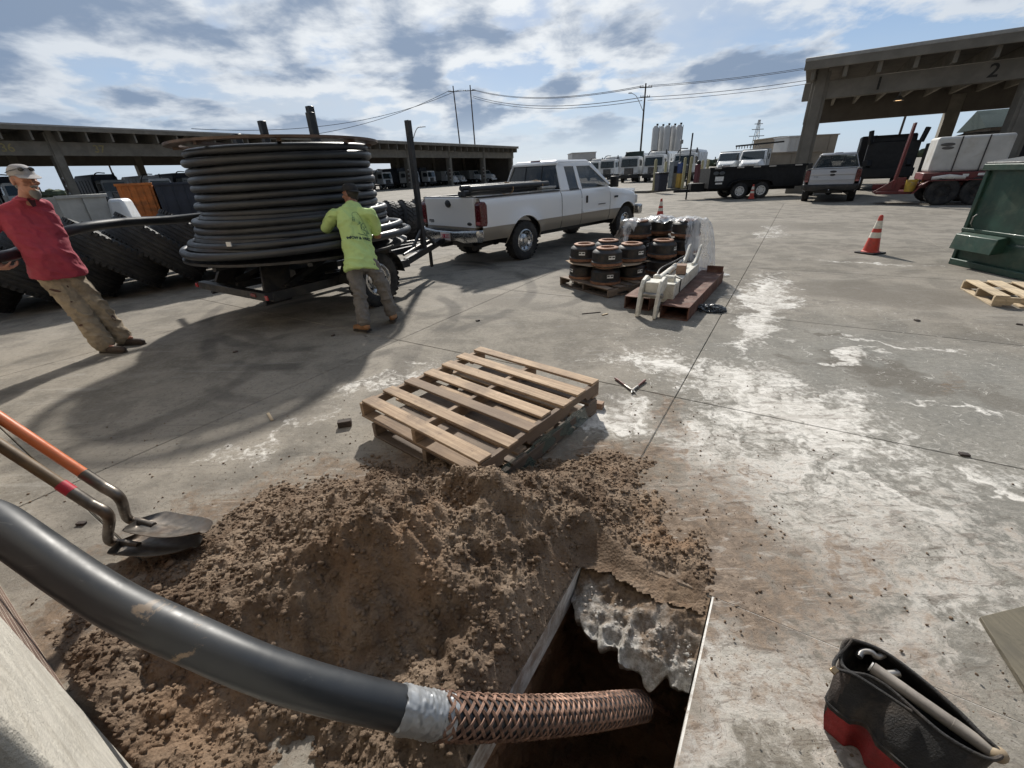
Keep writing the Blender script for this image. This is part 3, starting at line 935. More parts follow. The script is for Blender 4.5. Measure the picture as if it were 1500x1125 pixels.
# woven pulling grip
grip = thing('pulling_grip', 'woven bronze wire pulling grip over the pipe end going into the trench', 'cable grip')
gp = seg_between(fpath, 640, 945)
S = [0.]
for a, b in zip(gp[:-1], gp[1:]):
    S.append(S[-1] + (b - a).length)
LT = S[-1]
fr = []
x = up.cross((gp[1] - gp[0]).normalized()).normalized()
for i in range(len(gp)):
    tg = (gp[min(i + 1, len(gp) - 1)] - gp[max(i - 1, 0)]).normalized()
    x = (x - tg * x.dot(tg)).normalized()
    fr.append((gp[i], x.copy(), tg.cross(x)))
def at_s(s):
    i = min(max(int(np.searchsorted(S, s)) - 1, 0), len(gp) - 2)
    f = (s - S[i]) / (S[i + 1] - S[i])
    return (gp[i].lerp(gp[i + 1], f), fr[i][1].lerp(fr[i + 1][1], f).normalized(), fr[i][2].lerp(fr[i + 1][2], f).normalized())
NW = 9
STEPS = 150
theta = [0.]
for k in range(STEPS):
    f = k / STEPS
    theta.append(theta[-1] + 2 * math.pi * (LT / STEPS) / (.33 - .11 * min(1, f / .5)))
for hand_ in (1, -1):
    mb = MB()
    for w in range(NW):
        for strand in (-1, 0, 1):
            pts = []
            for k in range(STEPS + 1):
                s = LT * k / STEPS
                cross = hand_ * math.cos(NW * theta[k])
                r_ = (.0615 + .0026 * cross) * (1.0 - .12 * (s / LT))
                p, x_, y_ = at_s(s)
                a = hand_ * theta[k] + 2 * math.pi * w / NW + strand * .078
                pts.append(p + (x_ * math.cos(a) + y_ * math.sin(a)) * r_)
            mb.tube(pts, .0023, 5)
    mb.build('wire_weave', M_copper, grip)
mb = MB()
mb.tube([p for p in gp], [.0555 * (1 - .14 * s / LT) for s in S], 20)
mb.build('pipe_core', mat('dark_core', (.05, .035, .03), .7), grip)
pe, xe, ye = at_s(LT)
mb = MB().tube(spline([pe, pe + (gp[-1] - gp[-3]).normalized() * .10, pe + (gp[-1] - gp[-3]).normalized() * .3 + Vector((.0, .0, -.12)), pe + Vector((.35, .3, -.75))], 6), [.045, .04, .035, .03, .025] + [.012] * 14, 10)
mb.build('pulling_eye', M_copper, grip)

# ---- shovels
M_orange_h = mat('orange_fibreglass_handle', (.52, .135, .045), .38, var=.12, vs=5, dirt=((.20, .10, .06), .5, 8))
M_olive_h = mat('worn_wood_handle', (.15, .095, .045), .55, var=.25, vs=6, dirt=((.07, .05, .03), .5, 9))
M_red = mat('red_band', (.45, .02, .04), .45)
M_blade = mat('worn_shovel_steel', (.13, .115, .10), .42, .75, var=.35, vs=9, dirt=((.13, .095, .07), .7, 7))
def shovel(label, hand_pts, tip, heel, roll, mh, band, groupname):
    t = thing('shovel', label, 'shovel', group=groupname)
    heel, tip = Vector(heel), Vector(tip)
    xa = (tip - heel).normalized()
    ya = Vector((0, 0, 1)).cross(xa).normalized()
    za = xa.cross(ya)
    Rm = Matrix.Rotation(roll, 3, xa)
    ya = Rm @ ya; za = Rm @ za
    Lb = (tip - heel).length
    nu, nv = 22, 16
    m = MB()
    lay = []
    for off in (0., -.003):
        vs = []
        for i in range(nu + 1):
            u = i / nu
            w = .115 * min(1, (u / .10) ** .5 if u < .10 else 1) * (1 if u < .55 else math.sqrt(max(0, 1 - ((u - .55) / .47) ** 2))) + .004
            for j in range(nv + 1):
                v = j / nv * 2 - 1
                z = .030 * v * v * (1 - .3 * u) + .018 * (1 - u) ** 3 + .020 * u * u + off
                z -= .020 * math.exp(-(v / .22) ** 2) * (1 - u) ** 1.5 * -1
                vs.append(heel + xa * (u * Lb) + ya * (v * w) + za * z)
        lay.append(vs)
    fs = [(i * (nv + 1) + j, i * (nv + 1) + j + 1, (i + 1) * (nv + 1) + j + 1, (i + 1) * (nv + 1) + j) for i in range(nu) for j in range(nv)]
    m.add(lay[0], fs); m.add(lay[1], [tuple(reversed(f)) for f in fs])
    rim = [i * (nv + 1) for i in range(nu + 1)] + [nu * (nv + 1) + j for j in range(1, nv + 1)] + [i * (nv + 1) + nv for i in range(nu - 1, -1, -1)] + [j for j in range(nv - 1, 0, -1)]
    o = len(lay[0])
    m.f += [(rim[k], rim[(k + 1) % len(rim)], rim[(k + 1) % len(rim)] + o, rim[k] + o) for k in range(len(rim))]; m.mi += [0] * len(rim)
    m.build('blade', M_blade, t, ang=50)
    hp = [Vector(p) for p in hand_pts]                # far end ... collar start, then neck to the heel
    far, collar = hp[0], hp[1]
    hd = (collar - far).normalized()
    neck = spline([collar - hd * .10, collar, collar + hd * .09 + Vector((0, 0, -.004)), heel + Vector((0, 0, .055)) - xa * .05, heel + xa * .015 + za * .028, heel + xa * .09 + za * .018], 8)
    MB().tube(neck, [.0255] * 9 + [.0255 - .008 * min(1, k / 30) for k in range(len(neck) - 9)], 14).build('socket', M_blade, t)
    MB().tube([far, far.lerp(collar, .5), collar - hd * .02], .0235, 16).build('handle', mh, t)
    if band:
        MB().tube([collar - hd * .145, collar - hd * .09], .0262, 16).build('red_band', M_red, t)
    return t
c1_ = CPOS + ray(150, 712) * 2.05; c1_b = CPOS + ray(0, 612) * 1.95
far1 = c1_b + (c1_b - c1_).normalized() * .75
shovel('round point shovel with orange handle, blade resting on top of the other shovel', [far1, c1_], G(302, 785, .095), G(205, 772, .10), R(-19), M_orange_h, False, 'shovels at the foot of the heap')
c2_ = CPOS + ray(132, 738) * 1.97; c2_b = CPOS + ray(0, 652) * 1.88
far2 = c2_b + (c2_b - c2_).normalized() * .75
shovel('shovel with brown wooden handle and red band, blade under the orange shovel', [far2, c2_], G(290, 806, .035), G(180, 803, .045), R(-17), M_olive_h, True, 'shovels at the foot of the heap')

# ---- pallets
def pallet(name, label, loc, rz, L, Wd, boards, bw, mats, group=None, skip=(), drop=0., bottom=5, seed=0, bts=None, stringer=.095):
    """L: length of the deck boards (local x); Wd: along the stringers (local y)."""
    rr = random.Random(seed)
    t = thing(name, label, 'pallet', loc, rz, group)
    mb_, ms = mats
    bt = .019
    z0 = bt
    for k, x in enumerate((-L / 2 + .02, 0, L / 2 - .02)):
        m = MB()
        # notched stringer
        prof = [(-Wd / 2, z0), (-Wd / 2 + .17, z0), (-Wd / 2 + .19, z0 + .035), (-Wd / 2 + .40, z0 + .035), (-Wd / 2 + .42, z0), (Wd / 2 - .42, z0), (Wd / 2 - .40, z0 + .035), (Wd / 2 - .19, z0 + .035), (Wd / 2 - .17, z0), (Wd / 2, z0), (Wd / 2, z0 + stringer), (-Wd / 2, z0 + stringer)]
        M_ = Matrix(((0, 0, 1, x - .019), (1, 0, 0, 0), (0, 1, 0, 0), (0, 0, 0, 1)))
        m.prism(prof, 0, .038, M_)
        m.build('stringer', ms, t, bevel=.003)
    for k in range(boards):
        if k in skip:
            continue
        y = -Wd / 2 + bw / 2 + k * (Wd - bw) / (boards - 1)
        m = MB().box((0, 0, 0), (L + rr.uniform(-.04, .03), bw * rr.uniform(.86, 1.08), bt + rr.uniform(-.003, .003)))
        o = m.build('deck_board', mb_, t, bevel=.003)
        o.location = (rr.uniform(-.012, .012), y + rr.uniform(-.006, .006), z0 + stringer + bt / 2 + .001)
        o.rotation_euler = (0, rr.uniform(-.004, .004), rr.uniform(-.022, .022))
    for k in range(bottom):
        y = -Wd / 2 + .05 + k * (Wd - .10) / max(1, bottom - 1)
        o = MB().box((0, 0, 0), (L, .095, bt)).build('bottom_board', mb_, t, bevel=.003)
        o.location = (0, y, bt / 2 - .001)
        o.rotation_euler = (0, 0, rr.uniform(-.01, .01))
    return t
pa, pb, pc_, pd = G(530, 590, .275), G(697, 503, .275), G(867, 550, .275), G(722, 687, .275)
pctr = (pa + pb + pc_ + pd) / 4
bx_dir = ((pd - pa) + (pc_ - pb)).normalized()
prz = math.atan2(bx_dir.y, bx_dir.x)
pallet('wood_pallet', 'brown seven-board wooden pallet lying on top of another beside the soil heap', (pctr.x, pctr.y, .135), prz, 1.24, 1.30, 7, .105, (M_pal, M_pal_y), 'pallets stacked by the heap', seed=3)
lowc = pctr + bx_dir * .045 + Vector((0, -.03, 0))
pallet('wood_pallet', 'weathered lower pallet under the brown seven-board pallet', (lowc.x, lowc.y, .002), prz + .015, 1.16, 1.24, 6, .13, (M_grey_pal, M_grey_pal_y), 'pallets stacked by the heap', seed=5, skip=(3,))
# strip of clear film hanging from the stack
film = glassmat('stretch_film', (.09, .125, .11), .6, .15)
q0 = pctr + bx_dir * .63
q0.z = 0.
yd = Vector((-bx_dir.y, bx_dir.x, 0))
mb = MB()
for i in range(14):
    s = -.56 + i * .075
    w = .015 * math.sin(i * 2.1)
    mb.v += [tuple(q0 + yd * s + bx_dir * (.006 + w * .3) + Vector((0, 0, .150 + .012 * math.sin(i * 1.3)))), tuple(q0 + yd * (s + .02) + bx_dir * (.02 + w) + Vector((0, 0, .035 + .03 * math.sin(i * .9 + 1))))]
mb.f = [(2 * i, 2 * i + 2, 2 * i + 3, 2 * i + 1) for i in range(13)]; mb.mi = [0] * 13
mb.build('plastic_film', film, label='torn clear stretch film hanging from the lower pallet edge', category='plastic film')

sp_c = G(1450, 449)
sp_d = (G(1500, 452) - G(1450, 449)).normalized()
sp_rz = math.atan2(sp_d.y, sp_d.x)
so = sp_c + sp_d * .56 + Vector((-sp_d.y, sp_d.x, 0)) * .46
pallet('wood_pallet', 'pale new pallet lying in front of the green dumpster', (so.x, so.y, .002), sp_rz + math.pi / 2, .90, 1.1, 5, .15, (M_pale_pal, M_pale_pal_y), None, seed=9)

# ---- pliers, wood blocks, litter
M_handle = mat('worn_red_grip', (.16, .06, .05), .6, dirt=((.05, .04, .035), .7, 30))
pl = thing('fencing_pliers', 'open pair of pliers lying on the dusty concrete beside the pallets', 'pliers')
hd = G(926, 574)
for i, (px, py) in enumerate(((901, 556), (945, 559))):
    e = G(px, py)
    mid = hd.lerp(e, .45)
    MB().tube([mid + Vector((0, 0, .014)), e.lerp(hd, .2) + Vector((0, 0, .016)), e + Vector((0, 0, .014))], [.009, .011, .010], 10).build('grip', M_handle, pl)
    s = -1 if i else 1
    MB().tube([mid + Vector((0, 0, .013)), hd + Vector((0, 0, .013)), hd + Vector((.018 * s, -.045, .012))], [.008, .014, .005], 8).build('jaw', M_steel, pl)
MB().cyl(hd + Vector((0, 0, .002)), hd + Vector((0, 0, .028)), .013, n=14).build('pivot', M_steel, pl)
M_darkwood = wood('dark_offcut', (.045, .032, .028), (.10, .07, .055), 0, (.03, .025, .02))
M_tanwood = wood('tan_offcut', (.22, .14, .10), (.34, .23, .16), 0, (.12, .08, .06))
def lump(name, label, cat, px, py, d, rz, m, grp=None, rot=(0, 0)):
    p = G(px, py)
    o = MB().box((0, 0, 0), d).build(name, m, bevel=.004, seg=2, label=label, category=cat)
    o.location = (p.x, p.y, d[2] / 2 + .001); o.rotation_euler = (rot[0], rot[1], rz)
    if grp:
        o['group'] = grp
    return o
lump('wood_block', 'dark wood offcut lying on the concrete left of the stacked pallets', 'wood block', 506, 624, (.10, .055, .05), .25, M_darkwood)
lump('wood_block', 'tan wood offcut touching the corner of the stacked pallets', 'wood block', 876, 597, (.085, .06, .05), -.5, M_tanwood)
lump('wood_strip', 'thin pale wood strip lying flat on the concrete', 'wood strip', 396, 611, (.16, .022, .008), -.9, M_pale_pal)
lump('wood_chip', 'small pale chip of wood in front of the rusty channels', 'wood chip', 886, 461, (.10, .03, .012), .6, M_pale_pal)
lump('bent_wire', 'thin dark stick beside the drum pallet', 'stick', 866, 459, (.26, .012, .010), .15, M_darkwood)
for i, (px, py) in enumerate(((120, 768), (345, 516), (1343, 470), (1493, 476), (1412, 667), (700, 470), (488, 492))):
    lump('soil_lump', 'small dark lump of dirt lying on the open concrete', 'dirt lump', px, py, (.05, .025 + .01 * (i % 3), .014), i * .7, M_darkwood, 'dirt lumps on the yard')
# crumpled black plastic by the channel
bm = bmesh.new(); bmesh.ops.create_icosphere(bm, subdivisions=4, radius=1)
for v in bm.verts:
    c = v.co
    k = .62 + .75 * (abs(math.sin(c.x * 9 + c.y * 4)) * .4 + abs(math.sin(c.y * 11 - c.z * 7)) * .35 + abs(math.sin(c.z * 13 + c.x * 6)) * .25)
    v.co = Vector((c.x * .16 * k, c.y * .10 * k, max(-.02, c.z * .055 * k)))
me = bpy.data.meshes.new('crumpled_plastic'); bm.to_mesh(me); bm.free()
me.materials.append(mat('crumpled_black_film', (.04, .045, .05), .22, var=.4, vs=20))
o = link('crumpled_plastic', me, label='crumpled scrap of black plastic film beside the rusty channels', category='plastic film')
p = G(1040, 455); o.location = (p.x, p.y, .018); o.rotation_euler = (0, 0, -.4)

# ---- plywood board at the right edge
bo = thing('plywood_board', 'stained plywood sheet lying flat by the tool bag', 'board')
q = [G(1436, 903, .02), G(1504, 1012, .02), G(1640, 985, .02), G(1530, 880, .02)]
MB().slabq(*q, .018).build('sheet', wood('stained_plywood', (.15, .13, .09), (.23, .20, .14), 1, (.10, .09, .07)), bo, bevel=.002)

# ---- tool bag
M_bag = mat('black_canvas', (.018, .017, .017), .72, var=.4, vs=8, bump=.6, bs=160, dirt=((.115, .09, .07), .55, 7))
M_bag_grey = mat('dirty_grey_canvas', (.085, .068, .06), .85, var=.3, vs=9, bump=.6, bs=150, dirt=((.02, .02, .02), .6, 6))
M_bag_red = mat('faded_red_canvas', (.30, .022, .022), .75, var=.3, vs=10, bump=.6, bs=160, dirt=((.08, .02, .02), .6, 7))
bag = thing('tool_bag', 'open black and red canvas tool bag on the concrete corner slab', 'tool bag')
ZT = .27
rim_px = [(1238, 939), (1262, 941), (1300, 958), (1350, 995), (1400, 1038), (1440, 1078), (1462, 1098), (1466, 1108), (1450, 1112), (1418, 1098), (1378, 1073), (1335, 1036), (1300, 1006), (1272, 990), (1245, 984), (1232, 968)]
rim = [G(x, y, ZT - .03 * (i / 15.)) for i, (x, y) in enumerate(rim_px)]
rim = spline(rim, 6, closed=True)
ctr = sum(rim, Vector()) / len(rim)
ax = (G(1462, 1100, ZT) - G(1238, 939, ZT)).normalized(); ax.z = 0; ax.normalize()
sx = Vector((-ax.y, ax.x, 0))
rings = []
N = len(rim)
for j in range(15):
    v = j / 14.
    ring = []
    for i, p in enumerate(rim):
        d = p - ctr
        u = d.dot(ax); w = d.dot(sx)
        f = math.sin(min(1, v * 1.35) * math.pi / 2)
        tgt_w = (.125 if w > 0 else -.135) * min(1., abs(w) / .03)
        w2 = w * (1 - f) + tgt_w * f
        u2 = u * (1 - (.30 if u < 0 else .08) * v)
        n_ = (float(fbm(np.array([i * .16]), np.array([v * 4.]), 4, 2)[0]) - .5) * .022 * math.sin(v * math.pi)
        q = ctr + ax * u2 + sx * (w2 * (1 + n_ * 4))
        q.z = p.z * (1 - v) + .018 * v + n_ * .25
        ring.append(q)
    rings.append(ring)
mb = MB()
mb.loft(rings, cap=False)
# colour blocking by panel
for fi, f in enumerate(mb.f):
    c = sum((Vector(mb.v[i]) for i in f), Vector()) / 4
    d = c - ctr
    u, w = d.dot(ax), d.dot(sx)
    if w < 0 and c.z < .15 + .25 * (u + .16) * .3 and u > -.14:
        mb.mi[fi] = 2 if c.z < .115 else 0
    elif u < -.13:
        mb.mi[fi] = 1
inner = [[p * 1 for p in r_] for r_ in rings[:9]]
inner = [[ctr + (q - ctr) * .965 + Vector((0, 0, (q - ctr).z * .035 - .002)) for q in r_] for r_ in inner]
mb.loft(inner, cap=False)
last = inner[-1]
cb_ = sum(last, Vector()) / N
mb.add(last + [cb_], [(i, (i + 1) % N, N) for i in range(N)])
mb.build('canvas', [M_bag, M_bag_grey, M_bag_red], bag, ang=70)
MB().tube(rim, .0055, 8, closed=True).build('rim_piping', M_bag, bag)
seam = [rings[7][i] + (rings[7][i] - ctr).normalized() * .003 for i in range(N)]
MB().tube(seam, .004, 6, closed=True).build('seam_piping', M_bag, bag)
MB().tube(spline([rim[3] + Vector((0, 0, .004)), rim[-6] + Vector((-.03, -.01, -.005)), rim[-14] + Vector((-.004, -.012, .006)), rim[-30] + Vector((-.01, -.012, .002))], 8), .005, 8).build('zip_edge', M_bag, bag)
MB().box(G(1222, 982, ZT - .015), (.028, .018, .006), (.2, .1, .4)).build('zip_pull', mat('brass_pull', (.30, .21, .12), .4, .9), bag, bevel=.002)
M_hose = mat('grey_tool_tube', (.26, .235, .205), .6, var=.2, vs=9, dirt=((.12, .10, .085), .5, 8))
tl = thing('pry_bar', 'long grey tubular tool lying in the open tool bag', 'tool')
t0, t1 = G(1278, 978, ZT - .02), G(1452, 1100, ZT - .03)
MB().tube([t0, t0.lerp(t1, .3), t0.lerp(t1, .301), t0.lerp(t1, .7), t0.lerp(t1, .702), t1], [.0185, .0185, .0180, .0180, .0188, .017], 18).build('shaft', M_hose, tl)
d_ = (t0 - t1).normalized()
M_ = Matrix.Translation(t0 + d_ * .001) @ frame_to(t0, t0 + d_).to_4x4()
MB().lathe([(.007, .001), (.015, .001), (.015, .005), (.007, .005)], 18, M_, close=True).build('end_ring', mat('pale_ring', (.62, .60, .56), .4, .3), tl)
MB().ell(t1 - d_ * .012 + Vector((0, 0, .004)), (.022, .02, .02), 16).build('end_knob', mat('tan_knob', (.26, .20, .13), .6), tl)
wr = thing('wrench', 'grey steel hooked tool lying at the end of the tool bag', 'tool')
MB().tube(spline([G(1258, 962, .245), G(1263, 955, .25), G(1275, 955, .255), G(1285, 962, .25), G(1297, 957, .25)], 6), .010, 10).build('hook', M_steel, wr)
MB().tube([G(1300, 988, .23), G(1316, 986, .235)], .012, 10).build('end', M_steel, wr)
# ================================================================== WHEELS
M_rim = mat('polished_alloy', (.55, .55, .55), .22, .9, var=.2, vs=6, dirt=((.16, .14, .12), .4, 9))
M_rim_w = mat('white_spoke_rim', (.66, .65, .62), .45, var=.1)
M_hubdark = mat('dark_hub', (.02, .02, .02), .6)
def tyre_mesh(Ro, Ri, w, lug=0, nl=28, n=40):
    """axis = local x, centred"""
    h = w / 2
    prof = [(Ri, -h * .72), (Ri + .02, -h * .9), ((Ri + Ro) / 2, -h), (Ro - .035, -h * .93), (Ro - .006, -h * .78), (Ro, -h * .55), (Ro, h * .55), (Ro - .006, h * .78), (Ro - .035, h * .93), ((Ri + Ro) / 2, h), (Ri + .02, h * .9), (Ri, h * .72)]
    M_ = Matrix(((0, 0, 1, 0), (1, 0, 0, 0), (0, 1, 0, 0), (0, 0, 0, 1)))
    m = MB()
    m.lathe(prof, n, M_, close=True)
    if lug:
        for k in range(nl):
            a = 2 * math.pi * k / nl
            for s in (-1, 1):
                aa = a + (math.pi / nl if s > 0 else 0)
                c = Vector((s * h * .48, math.cos(aa) * (Ro + lug * .35), math.sin(aa) * (Ro + lug * .35)))
                Rm = Matrix.Rotation(aa, 3, 'X')
                Rt = Rm @ Matrix.Rotation(s * .45, 3, 'Z')
                vs = []
                for dx in (-1, 1):
                    for dy in (-1, 1):
                        for dz in (-1, 1):
                            vs.append(c + Rm @ (Matrix.Rotation(s * .5, 3, 'Y') @ Vector((dx * h * .46, 0, dz * .30 * Ro * 2 * math.pi / nl)) + Vector((0, dy * lug * .8, 0))))
                m.add(vs, [(0, 1, 3, 2), (4, 6, 7, 5), (0, 4, 5, 1), (2, 3, 7, 6), (0, 2, 6, 4), (1, 5, 7, 3)])
        for s in (-1, 0, 1):
            pass
    return m
def wheel(parent, loc, Ro, w, rim, side=1, Ri=None, holes=8, tmesh=None, name='wheel'):
    Ri = Ri or Ro * .56
    o = tyre_mesh(Ro, Ri, w, .008, 30).build(name, M_rubber, parent)
    o.location = loc
    M_ = Matrix(((0, 0, side, 0), (1, 0, 0, 0), (0, 1, 0, 0), (0, 0, 0, 1)))
    h = w / 2
    m = MB()
    m.lathe([(Ri + .012, h * .86), (Ri - .012, h * .90), (Ri - .03, h * .55), (Ri * .66, h * .42), (Ri * .50, h * .62), (Ri * .28, h * .66), (Ri * .26, h * .86), (0, h * .88)], 32, M_)
    m.build('rim', rim, o)
    m = MB()
    for k in range(holes):
        a = 2 * math.pi * k / holes
        c = Vector((side * h * .535, math.cos(a) * Ri * .74, math.sin(a) * Ri * .74))
        m.ell(c, (.010, Ri * .10, Ri * .10), 10)
    m.build('rim_holes', M_hubdark, o)
    return o

# ================================================================== REEL TRAILER
T_RZ = R(-33.8)
TR = thing('reel_trailer', 'black steel reel trailer hitched to the white pickup', 'trailer', (-3.67, 5.76, 0), T_RZ)
RY = 1.17
def part(mbx, name, m, parent, bevel=.004, **k):
    return mbx.build(name, m, parent, bevel=bevel, **k)
ZR = .46
part(MB().bar((-.86, 0, ZR), (.86, 0, ZR), .10, .10), 'rear_crossbar', M_black, TR)
for s in (-1, 1):
    part(MB().bar((s * .80, .05, ZR - .02), (s * .80, 2.45, ZR - .02), .08, .12), 'side_rail', M_black, TR)
    part(MB().bar((s * .80, 2.40, ZR), (s * .06, 4.05, ZR + .04), .07, .11), 'tongue_rail', M_black, TR)
    part(MB().bar((s * .62, .35, ZR + .02), (s * .34, RY + .55, ZR + .42), .09, .06), 'diagonal_strut', M_black, TR)
    part(MB().slabq((s * .70, .02, ZR - .13), (s * .70, .38, ZR - .13), (s * .46, .62, .84), (s * .46, .22, .84), .05), 'lift_arm', M_black, TR)
    part(MB().bar((s * .42, .25, ZR - .03), (s * .42, 2.3, ZR - .03), .06, .09), 'inner_rail', M_black, TR)
    f = MB()
    prof = []
    for k in range(13):
        a = math.pi * (k / 12) * .94 + .09
        prof.append((1.48 + .49 * math.cos(a), .38 + .46 * math.sin(a)))
    pp = [Vector((s * 1.06, y, z)) for y, z in prof]
    for a, b in zip(pp[:-1], pp[1:]):
        f.slabq(a + Vector((-.14, 0, 0)), a + Vector((.14, 0, 0)), b + Vector((.14, 0, 0)), b + Vector((-.14, 0, 0)), .012)
    f.build('fender', M_black, TR)
    wheel(TR, (s * 1.06, 1.48, .39), .39, .23, M_rim, s)
    part(MB().box((s * .90, -.055, ZR), (.06, .02, .06)), 'tail_light', mat('red_lens', (.34, .02, .025), .25, coat=.4), TR)
part(MB().box((.60, -.055, ZR + .01), (.12, .012, .045)), 'license_light', mat('dark_red_lens', (.16, .01, .012), .3), TR)
for y in (.8, 1.45, 2.35):
    part(MB().bar((-.78, y, ZR - .02), (.78, y, ZR - .02), .08, .08), 'crossmember', M_black, TR)
part(MB().cyl((-1.1, 1.48, .355), (1.1, 1.48, .355), .04, n=12), 'axle', M_black, TR)
part(MB().bar((0, 2.4, ZR + .02), (0, 4.1, ZR + .05), .08, .10), 'tongue_beam', M_black, TR)
part(MB().box((0, 4.15, ZR + .05), (.14, .26, .12)), 'coupler', M_black, TR, .02)
part(MB().cyl((.0, 3.85, .06), (.0, 3.85, .60), .035, n=12), 'tongue_jack', M_black, TR)
part(MB().cyl((0, RY, ZR - .05), (0, RY, .84), .20, .16, n=24), 'pedestal', M_black, TR)
part(MB().box((0, RY - .1, ZR + .10), (.7, .7, .12)), 'turntable_base', M_black, TR)
pb_ = Vector((.36, 3.32, ZR + .05))
part(MB().bar(pb_, pb_ + Vector((0, 0, 2.06)), .085, .085), 'tall_post', M_black, TR)
for d in ((.02, -.35), (.02, .30)):
    part(MB().bar(pb_ + Vector((d[0], d[1], .02)), pb_ + Vector((0, 0, .36)), .05, .04), 'post_brace', M_black, TR)
for s in (-1, 1):
    part(MB().tube(spline([(s * .72, 2.45, ZR + .10), (s * .35, 3.2, ZR + .12), (s * .05, 3.95, ZR + .14)], 5), .022, 8), 'brake_line', M_steel, TR)

# reel that turns on the trailer
RL = thing('pipe_reel', 'flat-lying steel reel drum with brown top ring on the trailer', 'reel', tuple(REEL), T_RZ)
M_ring = mat('brown_flange_paint', (.10, .068, .052), .6, .3, var=.35, vs=4)
MB().lathe([(1.14, 2.178), (1.30, 2.178), (1.30, 2.206), (1.14, 2.206)], 96, None, close=True).build('top_ring', M_ring, RL)
MB().lathe([(1.055, .86), (1.055, 2.14)], 64).build('drum_light_stop', mat('drum_stop_black', (.012, .012, .014), .7), RL)  # dark cylinder added inside the coil to block light between its rings
MB().lathe([(.30, .842), (1.52, .842), (1.52, .872), (.30, .872)], 80, None, close=True).build('bottom_ring', M_black, RL)
for k in range(8):
    a = 2 * math.pi * (k + .3) / 8
    d = Vector((math.cos(a), math.sin(a), 0))
    MB().bar(d * .18 + Vector((0, 0, .81)), d * 1.50 + Vector((0, 0, .81)), .06, .05).build('spoke', M_black, RL, bevel=.004)
    MB().bar(d * .30 + Vector((0, 0, 2.162)), d * 1.22 + Vector((0, 0, 2.162)), .05, .03).build('top_spoke', M_ring, RL)
for a, h in ((R(165), 2.52), (R(75), 2.66), (R(30), 2.54), (R(265), 2.30)):
    d = Vector((math.cos(a), math.sin(a), 0)) * .52
    MB().bar(d + Vector((0, 0, .86)), d + Vector((0, 0, h)), .085, .085).build('reel_post', M_black, RL, bevel=.004)
MB().tube([Vector((-1.78, -.62, .79)), Vector((-.35, -.95, .79))], .036, 10).build('drive_bar', M_black, RL)
MB().box((.62, -1.325, 1.10), (.06, .012, .05), (0, 0, .4)).build('paper_tag', mat('white_sticker', (.75, .75, .72), .6), RL)

# ================================================================== PICKUPS
M_glass = glassmat('tinted_glass', (.012, .016, .018), .80)
M_glass_c = glassmat('clear_glass', (.05, .06, .06), .38)
M_trim = mat('black_trim', (.012, .012, .013), .5)
M_int = mat('grey_cloth', (.06, .06, .062), .9)
M_lens_r = mat('red_tail_lens', (.085, .005, .008), .25, coat=.4)
M_lens_w = mat('clear_lens', (.6, .6, .6), .15, coat=.5)
M_chrome = mat('dull_chrome', (.42, .43, .44), .22, .9, var=.2, dirt=((.10, .09, .08), .35, 6))
def paint2(name, hi, lo, zs):
    m, t, b = new_mat(name)
    co = t.n('ShaderNodeTexCoord').outputs['Object']
    s_ = t.n('ShaderNodeSeparateXYZ'); t.put(s_.inputs[0], co)
    c = t.mix(t.step(s_.outputs[2], zs - .004, zs + .004), lo, hi)
    n = t.noise(co, 2.2, 6, .6)
    road = t.math('MULTIPLY', t.step(t.math('ADD', s_.outputs[2], t.math('MULTIPLY', n, .5)), 1.05, .55), .5)
    c = t.mix(road, c, (.20, .18, .15))
    t.put(b.inputs['Base Color'], c)
    t.put(b.inputs['Roughness'], t.step(n, .3, .7, .28, .42))
    b.inputs['Coat Weight'].default_value = .5; b.inputs['Coat Roughness'].default_value = .06
    return m

